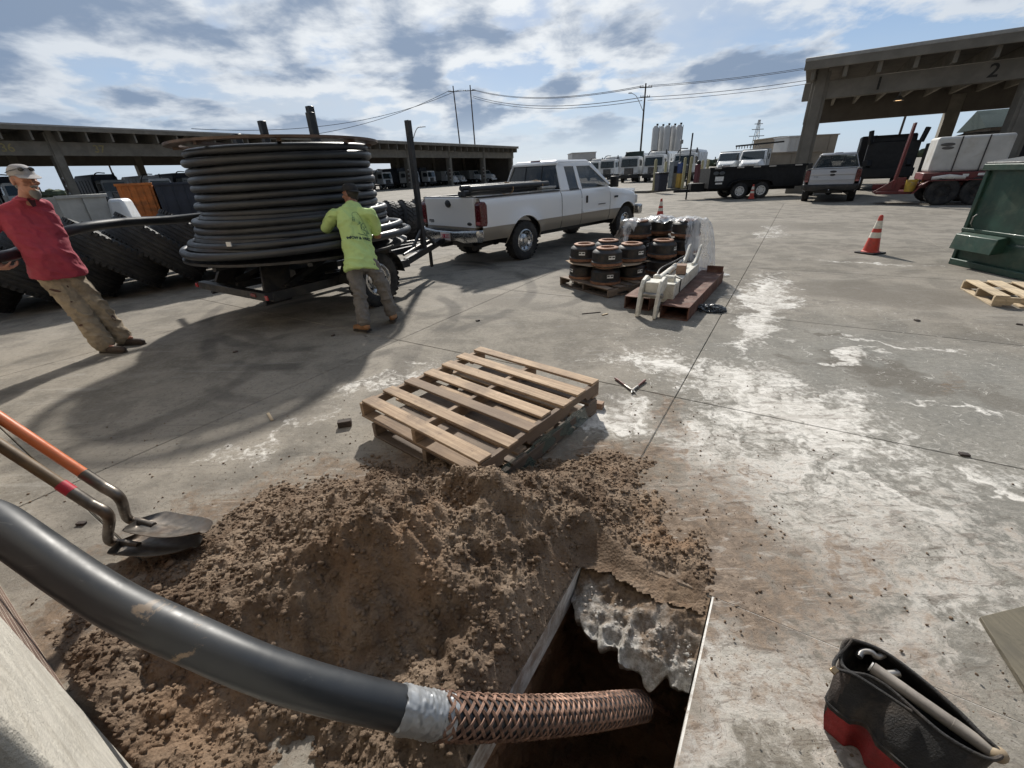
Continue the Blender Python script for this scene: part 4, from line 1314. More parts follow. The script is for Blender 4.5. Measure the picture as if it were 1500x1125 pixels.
def pickup(name, label, loc, rz, paint, bumper, crew=False, f150=False):
    t = thing(name, label, 'pickup truck', loc, rz)
    WA = (0., 4.01)
    AR = .505; HZ = .40
    ZB = 1.31
    def zlow(y):
        z = .52
        for w in WA:
            d = abs(y - w)
            if d < AR:
                z = max(z, HZ + math.sqrt(AR * AR - d * d))
        return z
    def ztop(y):
        if y <= 3.25:
            return ZB
        u = (y - 3.25) / 1.5
        return ZB - .03 - .20 * u ** 1.6
    def xs_(y, z):
        x = .955
        d_ = min(math.hypot(y - w, z - HZ) for w in WA)
        x += .045 * math.exp(-((d_ - AR) / .13) ** 2) if d_ >= AR - .01 else .045
        if z < .75:
            x -= .05 * ((.75 - z) / .25) ** 2
        zt = ztop(y)
        x -= .055 * max(0, (z - zt + .14) / .14) ** 2
        x += .012 * math.sin((z - .5) * 4.5)
        if y > 4.3:
            x -= .16 * ((y - 4.3) / .5) ** 2
        return x
    ysr = sorted(set([round(-1.22 + k * .055, 4) for k in range(109)] + [round(w + AR * math.cos(a * math.pi / 22), 4) for w in WA for a in range(23)] + [3.25, 1.26]))
    ysr = [y for y in ysr if -1.22 <= y <= 4.76]
    NV = 18
    def side(y0, y1, nm, s, zcap=None):
        cols = [y for y in ysr if y0 < y < y1]
        cols = [y0] + cols + [y1]
        m = MB()
        vs = []
        for y in cols:
            zl, zt = zlow(y), ztop(y)
            for k in range(NV + 1):
                z = zl + (zt - zl) * k / NV
                vs.append((s * xs_(y, z), y, z))
            vs.append((s * (xs_(y, zt) - .07), y, zt + .008))
        nn = NV + 2
        fs = [(i * nn + k, i * nn + k + 1, (i + 1) * nn + k + 1, (i + 1) * nn + k) for i in range(len(cols) - 1) for k in range(nn - 1)]
        m.add(vs, fs)
        return m.build(nm, paint, t, ang=50)
    for s in (-1, 1):
        side(-1.20, 1.255, 'bed_side', s)
        side(1.275, 2.02, 'rear_door', s)
        d = side(2.035, 3.24, 'front_door', s)
        MB().box((s * .974, 2.22, 1.075), (.03, .055, .16)).build('handle', M_trim, d, bevel=.008)
        MB().box((s * .978, 2.6, .80), (.02, 1.1, .05)).build('side_moulding', paint, d, bevel=.008)
        side(3.255, 4.76, 'front_fender', s)
        # wheel wells
        for w in WA:
            m = MB()
            pts = [(w + (AR + .012) * math.cos(math.pi * k / 16), HZ + (AR + .012) * math.sin(math.pi * k / 16)) for k in range(17)]
            for (a, b), (c, d2) in zip(pts[:-1], pts[1:]):
                m.quad((s * .955, a, b), (s * .955, c, d2), (s * .45, c, d2), (s * .45, a, b))
            m.build('wheel_well', M_trim, t)
            m = MB()
            m.tube([(s * (xs_(a, b) + .002), a, b) for a, b in pts], .014, 8)
            m.build('arch_lip', paint, t)
        # greenhouse side
        tum = lambda z: .915 - (z - ZB) * .40
        def gpoly(pts, nm, mt_, th=.03, off=0., par=t):
            m = MB()
            out = [Vector((s * (tum(z) + off), y, z)) for y, z in pts]
            inn = [Vector((s * (tum(z) + off - th), y, z)) for y, z in pts]
            n_ = len(pts)
            m.add(out + inn, [tuple(range(n_)), tuple(range(2 * n_ - 1, n_ - 1, -1))] + [(k, (k + 1) % n_, n_ + (k + 1) % n_, n_ + k) for k in range(n_)])
            return m.build(nm, mt_, par, bevel=.006 if th > .015 else 0)
        gpoly([(1.275, ZB), (1.60, ZB), (1.62, 1.80), (1.42, 1.88), (1.36, 1.80)], 'rear_pillar', paint)
        gpoly([(1.955, ZB), (2.09, ZB), (2.09, 1.82), (1.975, 1.82)], 'middle_pillar', paint)
        gpoly([(3.30, ZB), (3.40, ZB), (2.72, 1.88), (2.60, 1.82)], 'windscreen_pillar', paint)
        gpoly([(1.40, 1.80), (2.66, 1.80), (2.70, 1.885), (1.40, 1.885)], 'roof_rail', paint)
        gpoly([(1.59, ZB), (1.97, ZB), (1.985, 1.81), (1.61, 1.81)], 'quarter_window', M_glass, .006, -.012)
        gpoly([(2.08, ZB), (3.31, ZB), (2.61, 1.81), (2.08, 1.81)], 'door_window', M_glass_c, .006, -.012)
        gpoly([(1.60, ZB), (1.965, ZB), (1.965, ZB + .02), (1.60, ZB + .02)], 'window_seal', M_trim, .012, .001)
        mm = MB()
        mm.box((s * 1.10, 3.18, 1.42), (.20, .10, .25)); mm.bar((s * .92, 3.22, 1.34), (s * 1.05, 3.18, 1.36), .05, .05)
        mm.build('mirror', M_trim, t, bevel=.02, seg=2)
        MB().box((s * .982, 3.50, 1.06), (.012, .16, .045)).build('badge', M_trim, t)
        MB().box((s * .982, 2.86, .93), (.008, .30, .018)).build('door_badge', M_trim, t)
        # tail lamp
        m = MB()
        prof = [(-1.245, .80), (-1.245, 1.20), (-1.20, 1.25), (-1.10, 1.24), (-1.06, 1.17), (-1.06, .86), (-1.09, .79)]
        if f150:
            prof = [(-1.245, .84), (-1.245, 1.28), (-1.14, 1.28), (-1.14, .84)]
        M_ = Matrix(((0, 0, 1, 0), (1, 0, 0, 0), (0, 1, 0, 0), (0, 0, 0, 1)))
        m.prism(prof, s * .80 if s > 0 else -.972, s * .972 if s > 0 else -.80, M_)
        m.build('tail_lamp', M_lens_r, t, bevel=.02, seg=2)
        MB().box((s * .89, -1.25, .86), (.12, .012, .06)).build('reverse_lens', mat('pink_lens', (.35, .10, .10), .2, coat=.5), t, bevel=.004)
        wheel(t, (s * .86, 0, .40), .40, .27, M_rim, s, holes=8)
        wheel(t, (s * .86, 4.01, .40), .40, .27, M_rim, s, holes=8)
        # bed rail cap and inner wall
        MB().box((s * .865, .02, 1.322), (.11, 2.44, .018)).build('rail_cap', M_trim, t, bevel=.005)
        MB().box((s * .80, .02, 1.02), (.02, 2.42, .57)).build('bed_inner_wall', paint, t)
        # headlamp and corner
        MB().box((s * .72, 4.72, .93), (.34, .10, .22)).build('headlamp', M_lens_w, t, bevel=.02)
    MB().box((0, .02, .74), (1.62, 2.42, .03)).build('bed_floor', M_trim, t)
    MB().box((0, 1.25, 1.02), (1.66, .03, .60)).build('bed_front_wall', paint, t)
    # tailgate
    m = MB()
    prof = [(-1.228, .70), (-1.245, .72), (-1.238, 1.16), (-1.258, 1.22), (-1.258, 1.31), (-1.245, 1.325), (-1.17, 1.325), (-1.17, .70)]
    if f150:
        prof = [(-1.228, .70), (-1.255, .72), (-1.242, .88), (-1.255, .90), (-1.235, 1.08), (-1.255, 1.10), (-1.245, 1.30), (-1.235, 1.325), (-1.17, 1.325), (-1.17, .70)]
    M_ = Matrix(((0, 0, 1, 0), (1, 0, 0, 0), (0, 1, 0, 0), (0, 0, 0, 1)))
    m.prism(prof, -.79, .79, M_)
    tg_ = m.build('tailgate', paint, t, bevel=.008, seg=2)
    hx = 0.
    MB().ell((hx, -1.252, 1.21), (.10 if not f150 else .12, .018, .075 if not f150 else .045), 16).build('handle', M_trim, tg_)
    if f150:
        MB().ell((0, -1.252, 1.09), (.10, .014, .04), 18).build('oval_emblem', M_trim, tg_)
        text_on('F-150', .06, M_trim, Matrix.Translation((-.56, -1.252, 1.02)) @ Euler((R(90), 0, 0)).to_matrix().to_4x4(), tg_)
    else:
        MB().ell((.62, -1.243, .84), (.075, .012, .032), 18).build('oval_emblem', M_trim, tg_)
        text_on('F250', .085, M_trim, Matrix.Translation((-.63, -1.2445, .86)) @ Euler((R(90), 0, 0)).to_matrix().to_4x4(), tg_, bold=.002)
    MB().box((0, -1.20, 1.333), (1.60, .09, .016)).build('tailgate_cap', M_trim, tg_, bevel=.004)
    # rear bumper
    m = MB()
    m.loft([[(x, -1.22, z0), (x, -1.36 + c, z0 + .02), (x, -1.40 + c, z1 - .05), (x, -1.38 + c, z1), (x, -1.22, z1)] for x, z0, z1, c in ((-1.0, .56, .74, .14), (-.93, .50, .74, .04), (-.55, .46, .72, 0), (-.3, .50, .70, 0), (.3, .50, .70, 0), (.55, .46, .72, 0), (.93, .50, .74, .04), (1.0, .56, .74, .14))])
    bmp = m.build('rear_bumper', bumper, t, bevel=.008, seg=2)
    MB().box((0, -1.31, .715), (1.2, .13, .02)).build('step_pad', M_trim, bmp, bevel=.003)
    if not f150:
        pm = MB().box((.02, -1.412, .60), (.31, .012, .155)).build('license_plate', mat('white_plate', (.62, .58, .58), .45), bmp)
        mr = mat('red_print', (.42, .03, .06), .5)
        MB().box((.02, -1.4195, .605), (.27, .003, .075)).build('plate_print', mr, bmp)
        for k in range(6):
            if k != 2:
                MB().box((-.10 + .047 * k, -1.4222, .605), (.022, .003, .055)).build('plate_figure', mat('white_plate_figure', (.62, .58, .58), .45), bmp)
    MB().box((0, -1.40, .44), (.10, .28, .08)).build('hitch_receiver', M_trim, t, bevel=.005)
    MB().ell((0, -1.52, .52), .028, 12).build('hitch_ball', M_chrome, t)
    MB().tube([(.55, -.6, .42), (.62, -1.0, .40), (.66, -1.22, .38)], .055, 12).build('tail_pipe', mat('sooty_steel', (.06, .055, .05), .7, .6), t)
    # cab shell
    MB().box((0, 2.05, 1.915), (1.36, 1.30, .055), top=(.90, .90)).build('roof', paint, t, bevel=.035, seg=3)
    MB().box((0, 1.475, 1.935), (.30, .06, .03)).build('brake_light', M_lens_r, t, bevel=.006)
    MB().slabq((-.86, 1.305, ZB + .03), (.86, 1.305, ZB + .03), (.66, 1.425, 1.84), (-.66, 1.425, 1.84), .008).build('rear_window', M_glass if not f150 else M_glass_c, t)
    for x in (-.26, .26):
        MB().bar((x, 1.30, ZB + .03), (x * .98, 1.42, 1.84), .025, .01).build('slider_frame', M_trim, t)
    MB().box((0, 1.29, ZB + .005), (1.8, .05, .05)).build('cab_back', paint, t, bevel=.01)
    MB().box((0, 1.42, 1.865), (1.40, .08, .06)).build('rear_header', paint, t, bevel=.015)
    MB().slabq((.86, 3.37, ZB), (-.86, 3.37, ZB), (-.68, 2.68, 1.86), (.68, 2.68, 1.86), .008).build('windscreen', M_glass_c, t)
    MB().box((0, 2.3, .62), (1.75, 1.9, .06)).build('cab_floor', M_int, t)
    MB().box((0, 1.30, .95), (1.74, .03, .70)).build('cab_rear_wall', M_int, t)
    MB().box((0, 3.22, 1.16), (1.7, .28, .24)).build('dashboard', M_int, t, bevel=.04, seg=2)
    for x in (-.42, .42):
        m = MB().box((x, 2.42, .92), (.52, .50, .20)); m.box((x, 2.18, 1.22), (.50, .14, .62), (R(-10), 0, 0)); m.box((x, 2.12, 1.60), (.26, .09, .18))
        m.build('seat', M_int, t, bevel=.04, seg=2)
    m = MB().box((0, 1.58, .95), (1.5, .42, .18)); m.box((0, 1.42, 1.20), (1.5, .10, .42))
    m.build('rear_bench', M_int, t, bevel=.03)
    MB().tube([( -.42 + .18 * math.cos(a), 2.98 + .05 * math.sin(a), 1.28 + .17 * math.sin(a)) for a in [2 * math.pi * k / 20 for k in range(20)]], .015, 8, closed=True).build('steering_wheel', M_trim, t)
    # bonnet and nose
    m = MB()
    vs = []
    NU, NW_ = 14, 14
    for i in range(NU + 1):
        y = 3.24 + 1.50 * i / NU
        for j in range(NW_ + 1):
            u = j / NW_ * 2 - 1
            xw = xs_(y, ztop(y)) - .06
            z = ztop(y) + .012 + .075 * (1 - u * u) * (1 - .2 * i / NU) + .02 * (math.exp(-((abs(u) - .55) / .12) ** 2))
            vs.append((u * xw, y, z))
    m.add(vs, [(i * (NW_ + 1) + j, i * (NW_ + 1) + j + 1, (i + 1) * (NW_ + 1) + j + 1, (i + 1) * (NW_ + 1) + j) for i in range(NU) for j in range(NW_)])
    m.build('bonnet', paint, t)
    MB().box((0, 4.74, .95), (1.2, .08, .34)).build('grille', M_chrome, t, bevel=.02)
    MB().box((0, 4.84, .66), (1.96, .20, .26)).build('front_bumper', bumper, t, bevel=.05, seg=2)
    MB().box((0, 4.70, .98), (1.6, .04, .45)).build('nose_panel', paint, t)
    MB().box((0, 1.7, .45), (1.0, 5.6, .16)).build('chassis', M_trim, t)
    MB().cyl((-.8, 0, .40), (.8, 0, .40), .06, n=12).build('rear_axle', M_trim, t)
    MB().ell((0, 0, .40), .16, 12).build('differential', M_trim, t)
    MB().cyl((-.8, 4.01, .40), (.8, 4.01, .40), .05, n=12).build('front_axle', M_trim, t)
    return t
P_white = paint2('white_and_tan_paint', (.74, .75, .76), (.235, .205, .165), .775)
P_silver = paint2('silver_paint', (.46, .47, .49), (.46, .47, .49), .3)
pk = pickup('pickup_truck', 'white and tan extended-cab pickup towing the reel trailer', (-.24, 10.32, 0), R(-45.5), P_white, M_chrome)
# load in the white pickup's bed
PM = Matrix.Translation((-.24, 10.32, 0)) @ Matrix.Rotation(R(-45.5), 4, 'Z')
def in_pk(v):
    return PM @ Vector(v)
bn = thing('pipe_bundle', 'bundle of black pipes strapped over the white pickup bed', 'pipe bundle')
for x, z, y0, y1 in ((.62, 1.40, -1.34, 1.05), (.46, 1.385, -1.30, .95), (.74, 1.47, -1.26, 1.02), (.54, 1.485, -1.32, 1.00)):
    MB().tube([in_pk((x, y0, z)), in_pk((x + .01, 0, z + .005)), in_pk((x, y1, z))], .055, 14).build('pipe', M_hdpe, bn)
for y in (-.15, .78):
    MB().tube([in_pk((.60 + .21 * math.cos(a), y, 1.432 + .115 * math.sin(a))) for a in [2 * math.pi * k / 16 for k in range(16)]], .010, 6, closed=True).build('strap', mat('tan_strap', (.33, .22, .12), .8), bn)
tb = thing('truck_toolbox', 'grey steel toolbox across the white pickup bed behind the cab', 'toolbox')
for d, c, nm in (((1.60, .46, .34), (0, .98, 1.20), 'box'), ((1.64, .50, .05), (0, .98, 1.40), 'lid')):
    o = MB().box((0, 0, 0), d).build(nm, mat('aluminium_box', (.42, .42, .41), .35, .7), tb, bevel=.008)
    o.matrix_basis = PM @ Matrix.Translation(c)

pk2p = (G(1180, 295) + G(1250, 294)) / 2
dirp = (G(1250, 294) - G(1180, 295)).normalized()
spk = pickup('pickup_truck', 'silver pickup parked tail-out under the numbered canopy', (pk2p.x + .05, pk2p.y + .25, 0), R(-36.0), P_silver, M_black, f150=True)

# ================================================================== CONES
M_cone = mat('orange_cone_plastic', (.50, .05, .03), .5, var=.12, vs=6, dirt=((.16, .07, .05), .4, 9))
M_coneb = mat('cone_stripe', (.70, .66, .56), .4, var=.15, vs=9, dirt=((.30, .25, .2), .4, 12))
def cone(label, p, rz=0., tilt=0.):
    t = thing('traffic_cone', label, 'traffic cone', (p.x, p.y, 0), rz, 'traffic cones in the yard')
    MB().box((0, 0, .016), (.36, .36, .030)).build('base', mat('black_cone_base', (.02, .018, .018), .8), t, bevel=.006)
    rr = lambda z: .135 - (z - .03) / .67 * .105
    def band(z0, z1, off=0):
        return [(rr(z0) + off, z0), (rr(z1) + off, z1)]
    MB().lathe([(.152, .032), (.15, .045), (rr(.055), .055), (rr(.68), .68), (.026, .70), (.018, .705)], 28).build('cone', M_cone, t)
    MB().lathe(band(.295, .395, .002), 28).build('stripe', M_coneb, t)
    MB().lathe(band(.465, .605, .002), 28).build('stripe', M_coneb, t)
    return t
cone('orange cone with two pale stripes standing alone by the green dumpster', G(1274, 371), .3)
cone('orange cone with two pale stripes in front of the black dump trailer', G(1100, 292), .6)
cone('orange cone behind the plastic-wrapped drums', G(966, 322), .2)

# ================================================================== BRAKE DRUMS ON PALLETS
M_drum = mat('black_cast_iron', (.018, .019, .020), .5, .2, var=.4, vs=9, dirt=((.10, .055, .035), .35, 8))
M_drum_rust = mat('rusty_flange', (.26, .13, .075), .75, .2, var=.35, vs=14, dirt=((.10, .05, .035), .5, 16))
M_stick = mat('white_label', (.74, .74, .72), .5)
d0, d1_ = G(820, 417), G(897, 439)
ddx = (d1_ - d0).normalized(); ddy = Vector((-ddx.y, ddx.x, 0))
drz = math.atan2(ddx.y, ddx.x)
PW = 1.16
pallet('wood_pallet', 'dark weathered pallet carrying the near stacks of brake drums', tuple(d0 + ddx * .58 + ddy * .55 + Vector((0, 0, .002))), drz, PW, 1.1, 6, .12, (M_grey_pal, M_grey_pal_y), 'pallets under the brake drums', seed=12)
pallet('wood_pallet', 'dark weathered pallet under the plastic-wrapped brake drums', tuple(d0 + ddx * .62 + ddy * 1.75 + Vector((0, 0, .002))), drz, PW, 1.1, 6, .12, (M_grey_pal, M_grey_pal_y), 'pallets under the brake drums', seed=13)
def drum_meshes():
    r0 = .225
    body = MB().lathe([(r0 - .02, .0), (r0 + .006, .004), (r0 + .006, .050), (r0 - .006, .060), (r0 - .008, .185), (r0 - .025, .205), (.165, .225), (.165, .235)], 36)
    top = MB().lathe([(.165, .232), (.162, .250), (.150, .256), (.105, .256), (.10, .245), (.10, .12)], 36)
    skirt = MB().lathe([(r0 + .0075, .006), (r0 + .0075, .044)], 36)
    return body.mesh('drum_body', M_drum), top.mesh('mounting_flange', M_drum_rust), skirt.mesh('rust_band', M_drum_rust)
DM = drum_meshes()
st = MB()
for k in range(6):
    a0, a1 = -.22 + k * .0733, -.22 + (k + 1) * .0733
    R0 = .2195
    st.quad((R0 * math.sin(a0), -R0 * math.cos(a0), .105), (R0 * math.sin(a1), -R0 * math.cos(a1), .105), (R0 * math.sin(a1), -R0 * math.cos(a1), .155), (R0 * math.sin(a0), -R0 * math.cos(a0), .155))
STK = st.mesh('label_sticker', M_stick)
st = MB()
for (b0, b1, z0, z1) in ((-.20, -.04, .128, .146), (.02, .19, .125, .145)):
    R0 = .2215
    st.quad((R0 * math.sin(b0), -R0 * math.cos(b0), z0), (R0 * math.sin(b1), -R0 * math.cos(b1), z0), (R0 * math.sin(b1), -R0 * math.cos(b1), z1), (R0 * math.sin(b0), -R0 * math.cos(b0), z1))
SPR = st.mesh('label_print', M_trim)
def drum(label, u, v, z, ang, grp, sticker=True, cover=True):
    p = d0 + ddx * u + ddy * v
    t = thing('brake_drum', label, 'brake drum', (p.x, p.y, z), ang, grp)
    link('drum_body', DM[0], t); link('mounting_flange', DM[1], t); link('rust_band', DM[2], t)
    if sticker:
        s_ = link('label_sticker', STK, t); link('label_print', SPR, s_)
    return t
zl = .137
fa = R(-8)
for row, v in enumerate((.26, .78)):
    for col, u in enumerate((.28, .80)):
        for lay in range(2):
            nm = ('lower ' if lay == 0 else 'upper ') + 'brake drum on the near pallet, corner towards the ' + (('reel trailer' if col == 0 else 'rusty channels') if row == 0 else ('white pickup' if col == 0 else 'bare stack'))
            drum(nm, u + .012 * ((row + lay) % 2), v, zl + lay * (.262 + .012), fa + (.25 if col else -.2) + .35 * row - (.9 if (lay == 0 and col == 0) else 0), 'brake drums on the near pallet')
for row, v in enumerate((1.42, 1.95)):
    for col, u in enumerate((.30, .86)):
        for lay in range(2 if (col == 1 and row == 0) else 3):
            drum((('bottom', 'middle', 'top')[lay] + ' brake drum of the wrapped stack ' + {(0, 0): 'beside the white pickup', (1, 0): 'at the pallet corner towards the pickup nose', (1, 1): 'standing in line with the loader arm'}[(row, col)]) if not (col == 1 and row == 0) else ('bottom' if lay == 0 else 'top') + ' brake drum of the bare two-high stack beside the plastic wrap', u, v, zl + lay * .262, .5 + .3 * lay, 'brake drums on the far pallet', sticker=(lay >= 1))
# cardboard between the layers
cbd = MB()
for k in range(1):
    pts = []
    for i in range(40):
        a = 2 * math.pi * i / 40
        r_ = (.50 + .05 * math.sin(3 * a + 1) + .02 * math.sin(9 * a)) / max(abs(math.cos(a)), abs(math.sin(a))) ** .82
        pts.append((d0 + ddx * (.54 + r_ * math.cos(a)) + ddy * (.52 + r_ * math.sin(a))) + Vector((0, 0, zl + .2585 + .004 * math.sin(5 * a))))
    c = d0 + ddx * .54 + ddy * .52 + Vector((0, 0, zl + .2585))
    cbd.add(pts + [c], [(i, (i + 1) % 40, 40) for i in range(40)])
    lowp = [p - Vector((0, 0, .004)) for p in pts]
    cbd.add(pts + lowp, [(i, (i + 1) % 40, 40 + (i + 1) % 40, 40 + i) for i in range(40)])
cbd.build('cardboard_sheet', mat('brown_cardboard', (.30, .22, .145), .9, var=.25, vs=6), label='brown cardboard sheet between the two layers of near drums', category='cardboard')
# plastic wrap over the far stacks
m_, t_, b_ = new_mat('clear_plastic_wrap')
co_ = t_.n('ShaderNodeTexCoord').outputs['Object']
nn_ = t_.noise(t_.mapping(co_, scale=(3, 3, 1.2)), 2.2, 4, .6, 1.0)
t_.put(b_.inputs['Base Color'], (.80, .82, .84))
b_.inputs['Roughness'].default_value = .22
t_.put(b_.inputs['Alpha'], t_.step(nn_, .34, .66, .18, .62))
bp_ = t_.n('ShaderNodeBump'); bp_.inputs['Strength'].default_value = .8; bp_.inputs['Distance'].default_value = .03
t_.put(bp_.inputs['Height'], nn_); t_.put(b_.inputs['Normal'], bp_.outputs[0])
wrap = MB()
vs = []
NX, NY = 64, 64
top_z = zl + 3 * .262
for i in range(NX + 1):
    for j in range(NY + 1):
        u = -.16 + 1.62 * i / NX; v = 1.02 + 1.50 * j / NY
        inside_d = min(min(math.hypot(u - cu_, v - cv_) for cu_ in (.30, .86) for cv_ in (1.42, 1.95)), 9)
        du = max(.08 - u, u - 1.10, 1.20 - v, v - 2.18, 0)
        n_ = float(fbm(np.array([u * 5.]), np.array([v * 5.]), 4, 61)[0]) - .5
        z = top_z + .012 - max(0, inside_d - .2) * .5 - (du * 3.4 if du < .2 else .68 + (du - .2) * .9)
        if u > .62 and v < 1.62:      # torn open at this corner
            z = z
        fold = math.sin((u * 1.0 + v * .8) * 34 + n_ * 9) * .03
        z = max(z + (n_ * .22 + fold) * (1 if du > 0 else .25), .012 + .03 * (n_ + .5))
        q = d0 + ddx * (u + n_ * .06) + ddy * (v + n_ * .06)
        vs.append((q.x, q.y, z))
fs = []
for i in range(NX):
    for j in range(NY):
        u = -.16 + 1.62 * (i + .5) / NX; v = 1.02 + 1.50 * (j + .5) / NY
        if (u > .50 and v < 1.66 + .07 * math.sin(u * 20)) or v < 1.16 + .05 * math.sin(u * 15) or u < -.10 + .05 * math.sin(v * 17) or u > 1.36 + .09 * math.sin(v * 11):
            continue
        k = i * (NY + 1) + j
        fs.append((k, k + NY + 1, k + NY + 2, k + 1))
wrap.add(vs, fs)
wrap.build('plastic_wrap', m_, ang=70, label='loose clear plastic wrap draped over the far stacks of drums', category='plastic wrap')

# ================================================================== RUSTY CHANNELS AND WHITE LOADER ARM
def channel(label, p0, p1, w, h, left):
    t = thing('steel_channel', label, 'steel channel', group='rusty channels on the yard')
    p0, p1 = Vector(p0), Vector(p1)
    d = (p1 - p0).normalized(); r_ = Vector((d.y, -d.x, 0))
    th = .012
    for nm, c, ww, hh in (('top_flange', Vector((0, 0, h - th / 2)), w, th), ('bottom_flange', Vector((0, 0, th / 2 + .001)), w, th)):
        m = MB(); m.bar(p0 + c, p1 + c, ww, hh); m.build(nm, M_rust, t, bevel=.003)
    for s in (-1, 1):
        m = MB(); m.bar(p0 + r_ * (s * (w / 2 - th / 2)) + Vector((0, 0, h / 2)), p1 + r_ * (s * (w / 2 - th / 2)) + Vector((0, 0, h / 2)), th, h - 2 * th - .002); m.build('web', M_rust, t)
    e = p1 - d * .12 + Vector((0, 0, h + .05)) + r_ * (.02 if left else .05)
    m = MB(); m.box((0, 0, 0), (w * .7, .012, .10)); o = m.build('end_plate', M_rust, t, bevel=.003)
    o.location = e; o.rotation_euler = (0, 0, math.atan2(d.y, d.x) - R(90))
    return t
cA, cB = G(1007, 471), G(1060, 411)
cd = (cB - cA); cl = 2.25; cd.normalize(); cr = Vector((cd.y, -cd.x, 0))
HCH = .17
channel('rusty steel channel beside the yard joint, right of the white loader arm', cA - cr * .17, cA - cr * .17 + cd * cl, .34, HCH, False)
cC = G(906, 457)
off = (cC - cA).dot(cr)
channel('rusty steel channel against the drum pallet, left of the white loader arm', cA + cr * (off + .17) + cd * .22, cA + cr * (off + .17) + cd * (cl - .1), .34, HCH, True)
M_arm = mat('cream_white_machine_paint', (.62, .60, .53), .5, var=.12, vs=9, dirt=((.22, .18, .13), .55, 9))
arm = thing('hydraulic_boom', 'cream-white hydraulic loader arm lying across the two rusty channels', 'machine arm')
mid = cA + cr * (off / 2 - .03)
Rz = math.atan2(cd.y, cd.x) - R(90)
AM = Matrix.Translation((mid.x, mid.y, HCH)) @ Matrix.Rotation(Rz, 4, 'Z')
def apart(mbx, nm, mm=M_arm, bevel=.008):
    o = mbx.build(nm, mm, arm, bevel=bevel, seg=2)
    o.matrix_basis = AM
    return o
apart(MB().box((.10, 1.02, .10), (.17, 1.35, .17), (R(2), 0, 0)), 'main_beam')
apart(MB().box((-.02, .75, .15), (.10, .90, .07)), 'side_beam')
apart(MB().cyl((-.045, .18, .20), (-.045, 1.25, .235), .038, n=16), 'cylinder', bevel=.0)
apart(MB().cyl((-.045, 1.2, .235), (-.045, 1.62, .25), .020, n=12), 'piston_rod', M_chrome, 0)
for x in (-.13, .09):
    m = MB()
    M_ = Matrix(((0, 0, 1, x - .022), (1, 0, 0, 0), (0, 1, 0, 0), (0, 0, 0, 1)))
    m.prism([(-.10, -.165), (-.02, -.165), (.035, -.03), (.10, .10), (.26, .17), (.30, .25), (.20, .30), (.06, .27), (-.03, .16), (-.08, -.02)], 0, .045, M_)
    apart(m, 'clevis_plate')
apart(MB().cyl((-.15, .02, .10), (.14, .02, .10), .03, n=14), 'clevis_pin', M_steel, 0)
apart(MB().box((-.02, .16, .15), (.16, .22, .20)), 'knuckle')
apart(MB().box((.12, .34, .07), (.16, .10, .24)), 'bracket')
apart(MB().cyl((.02, .52, .20), (.14, .52, .20), .055, n=16), 'pivot_boss', M_arm, 0)
apart(MB().ell((-.045, .34, .255), (.05, .05, .04), 12), 'hose_boss', M_arm, 0)
for x in (-.03, .13):
    m = MB()
    M_ = Matrix(((0, 0, 1, x - .018), (1, 0, 0, 0), (0, 1, 0, 0), (0, 0, 0, 1)))
    m.prism([(1.50, .12), (1.66, .10), (1.82, .22), (1.95, .36), (1.98, .44), (1.90, .42), (1.76, .30), (1.62, .24), (1.52, .24)], 0, .036, M_)
    apart(m, 'tail_fork')
apart(MB().tube(spline([(-.09, .45, .22), (-.13, .8, .27), (-.06, 1.2, .30), (.0, 1.5, .33)], 6), .011, 8), 'hydraulic_hose', M_trim, 0)
apart(MB().tube([(.19, .62, .02), (.195, .62, .19), (.0, .66, .24), (-.09, .66, .15)], .009, 6), 'binding_wire', M_trim, 0)
wbk = MB().box((0, 0, 0), (.13, .16, .12)).build('wood_block', M_tanwood, bevel=.004, label='tan wood block sitting on the cream loader arm', category='wood block')
wbk.matrix_basis = AM @ Matrix.Translation((.10, .98, .25)) @ Matrix.Rotation(.2, 4, 'Z')

# ================================================================== DUMPSTER
M_green = mat('dark_green_paint', (.016, .052, .036), .5, var=.3, vs=3, coat=.1, dirt=((.07, .09, .06), .5, 4))
dp = G(1394, 386)
dd = (G(1500, 410) - dp).normalized()          # along the face, towards the camera
dn = Vector((-dd.y, dd.x, 0))                    # away from the yard
if dn.x < 0:
    dn = -dn
dum = thing('dumpster', 'dark green steel dumpster with side lifting pocket at the edge of the yard', 'dumpster', (dp.x, dp.y, 0), 0)
def dpt(u, w, z):
    return dd * u + dn * w + Vector((0, 0, z))
LD, WD, HD = 2.1, 1.6, 1.58
m = MB()
sec = lambda u: [dpt(u, .0, .06), dpt(u, -.03, .42), dpt(u, .0, .44), dpt(u, .0, HD - .12), dpt(u, WD, HD + .12), dpt(u, WD, .06)]
m.loft([sec(0), sec(LD)])
m.build('body', M_green, dum, bevel=.012, seg=2)
MB().bar(dpt(-.03, -.045, HD - .10), dpt(LD + .03, -.045, HD - .10), .09, .09).build('top_rail', M_green, dum, bevel=.01)
MB().bar(dpt(-.01, -.04, .56), dpt(LD, -.04, .56), .035, .05).build('mid_rib', M_green, dum, bevel=.005)
m = MB()
m.loft([[dpt(u, -.005, .30), dpt(u, -.20, .27), dpt(u, -.17, .50), dpt(u, -.005, .54)] for u in (.06, .80)])
m.build('lifting_pocket', M_green, dum, bevel=.01, seg=2)
MB().bar(dpt(.0, -.015, .05), dpt(LD, -.015, .05), .10, .10).build('bottom_rail', M_green, dum, bevel=.01)
for u in (.02, LD - .02):
    MB().bar(dpt(u, -.02, .1), dpt(u, -.02, HD - .15), .06, .05).build('corner_post', M_green, dum, bevel=.008)
m = MB()
m.slabq(dpt(-.04, -.06, HD - .03), dpt(LD / 2, -.06, HD - .03), dpt(LD / 2, WD + .05, HD + .17), dpt(-.04, WD + .05, HD + .17), .04)
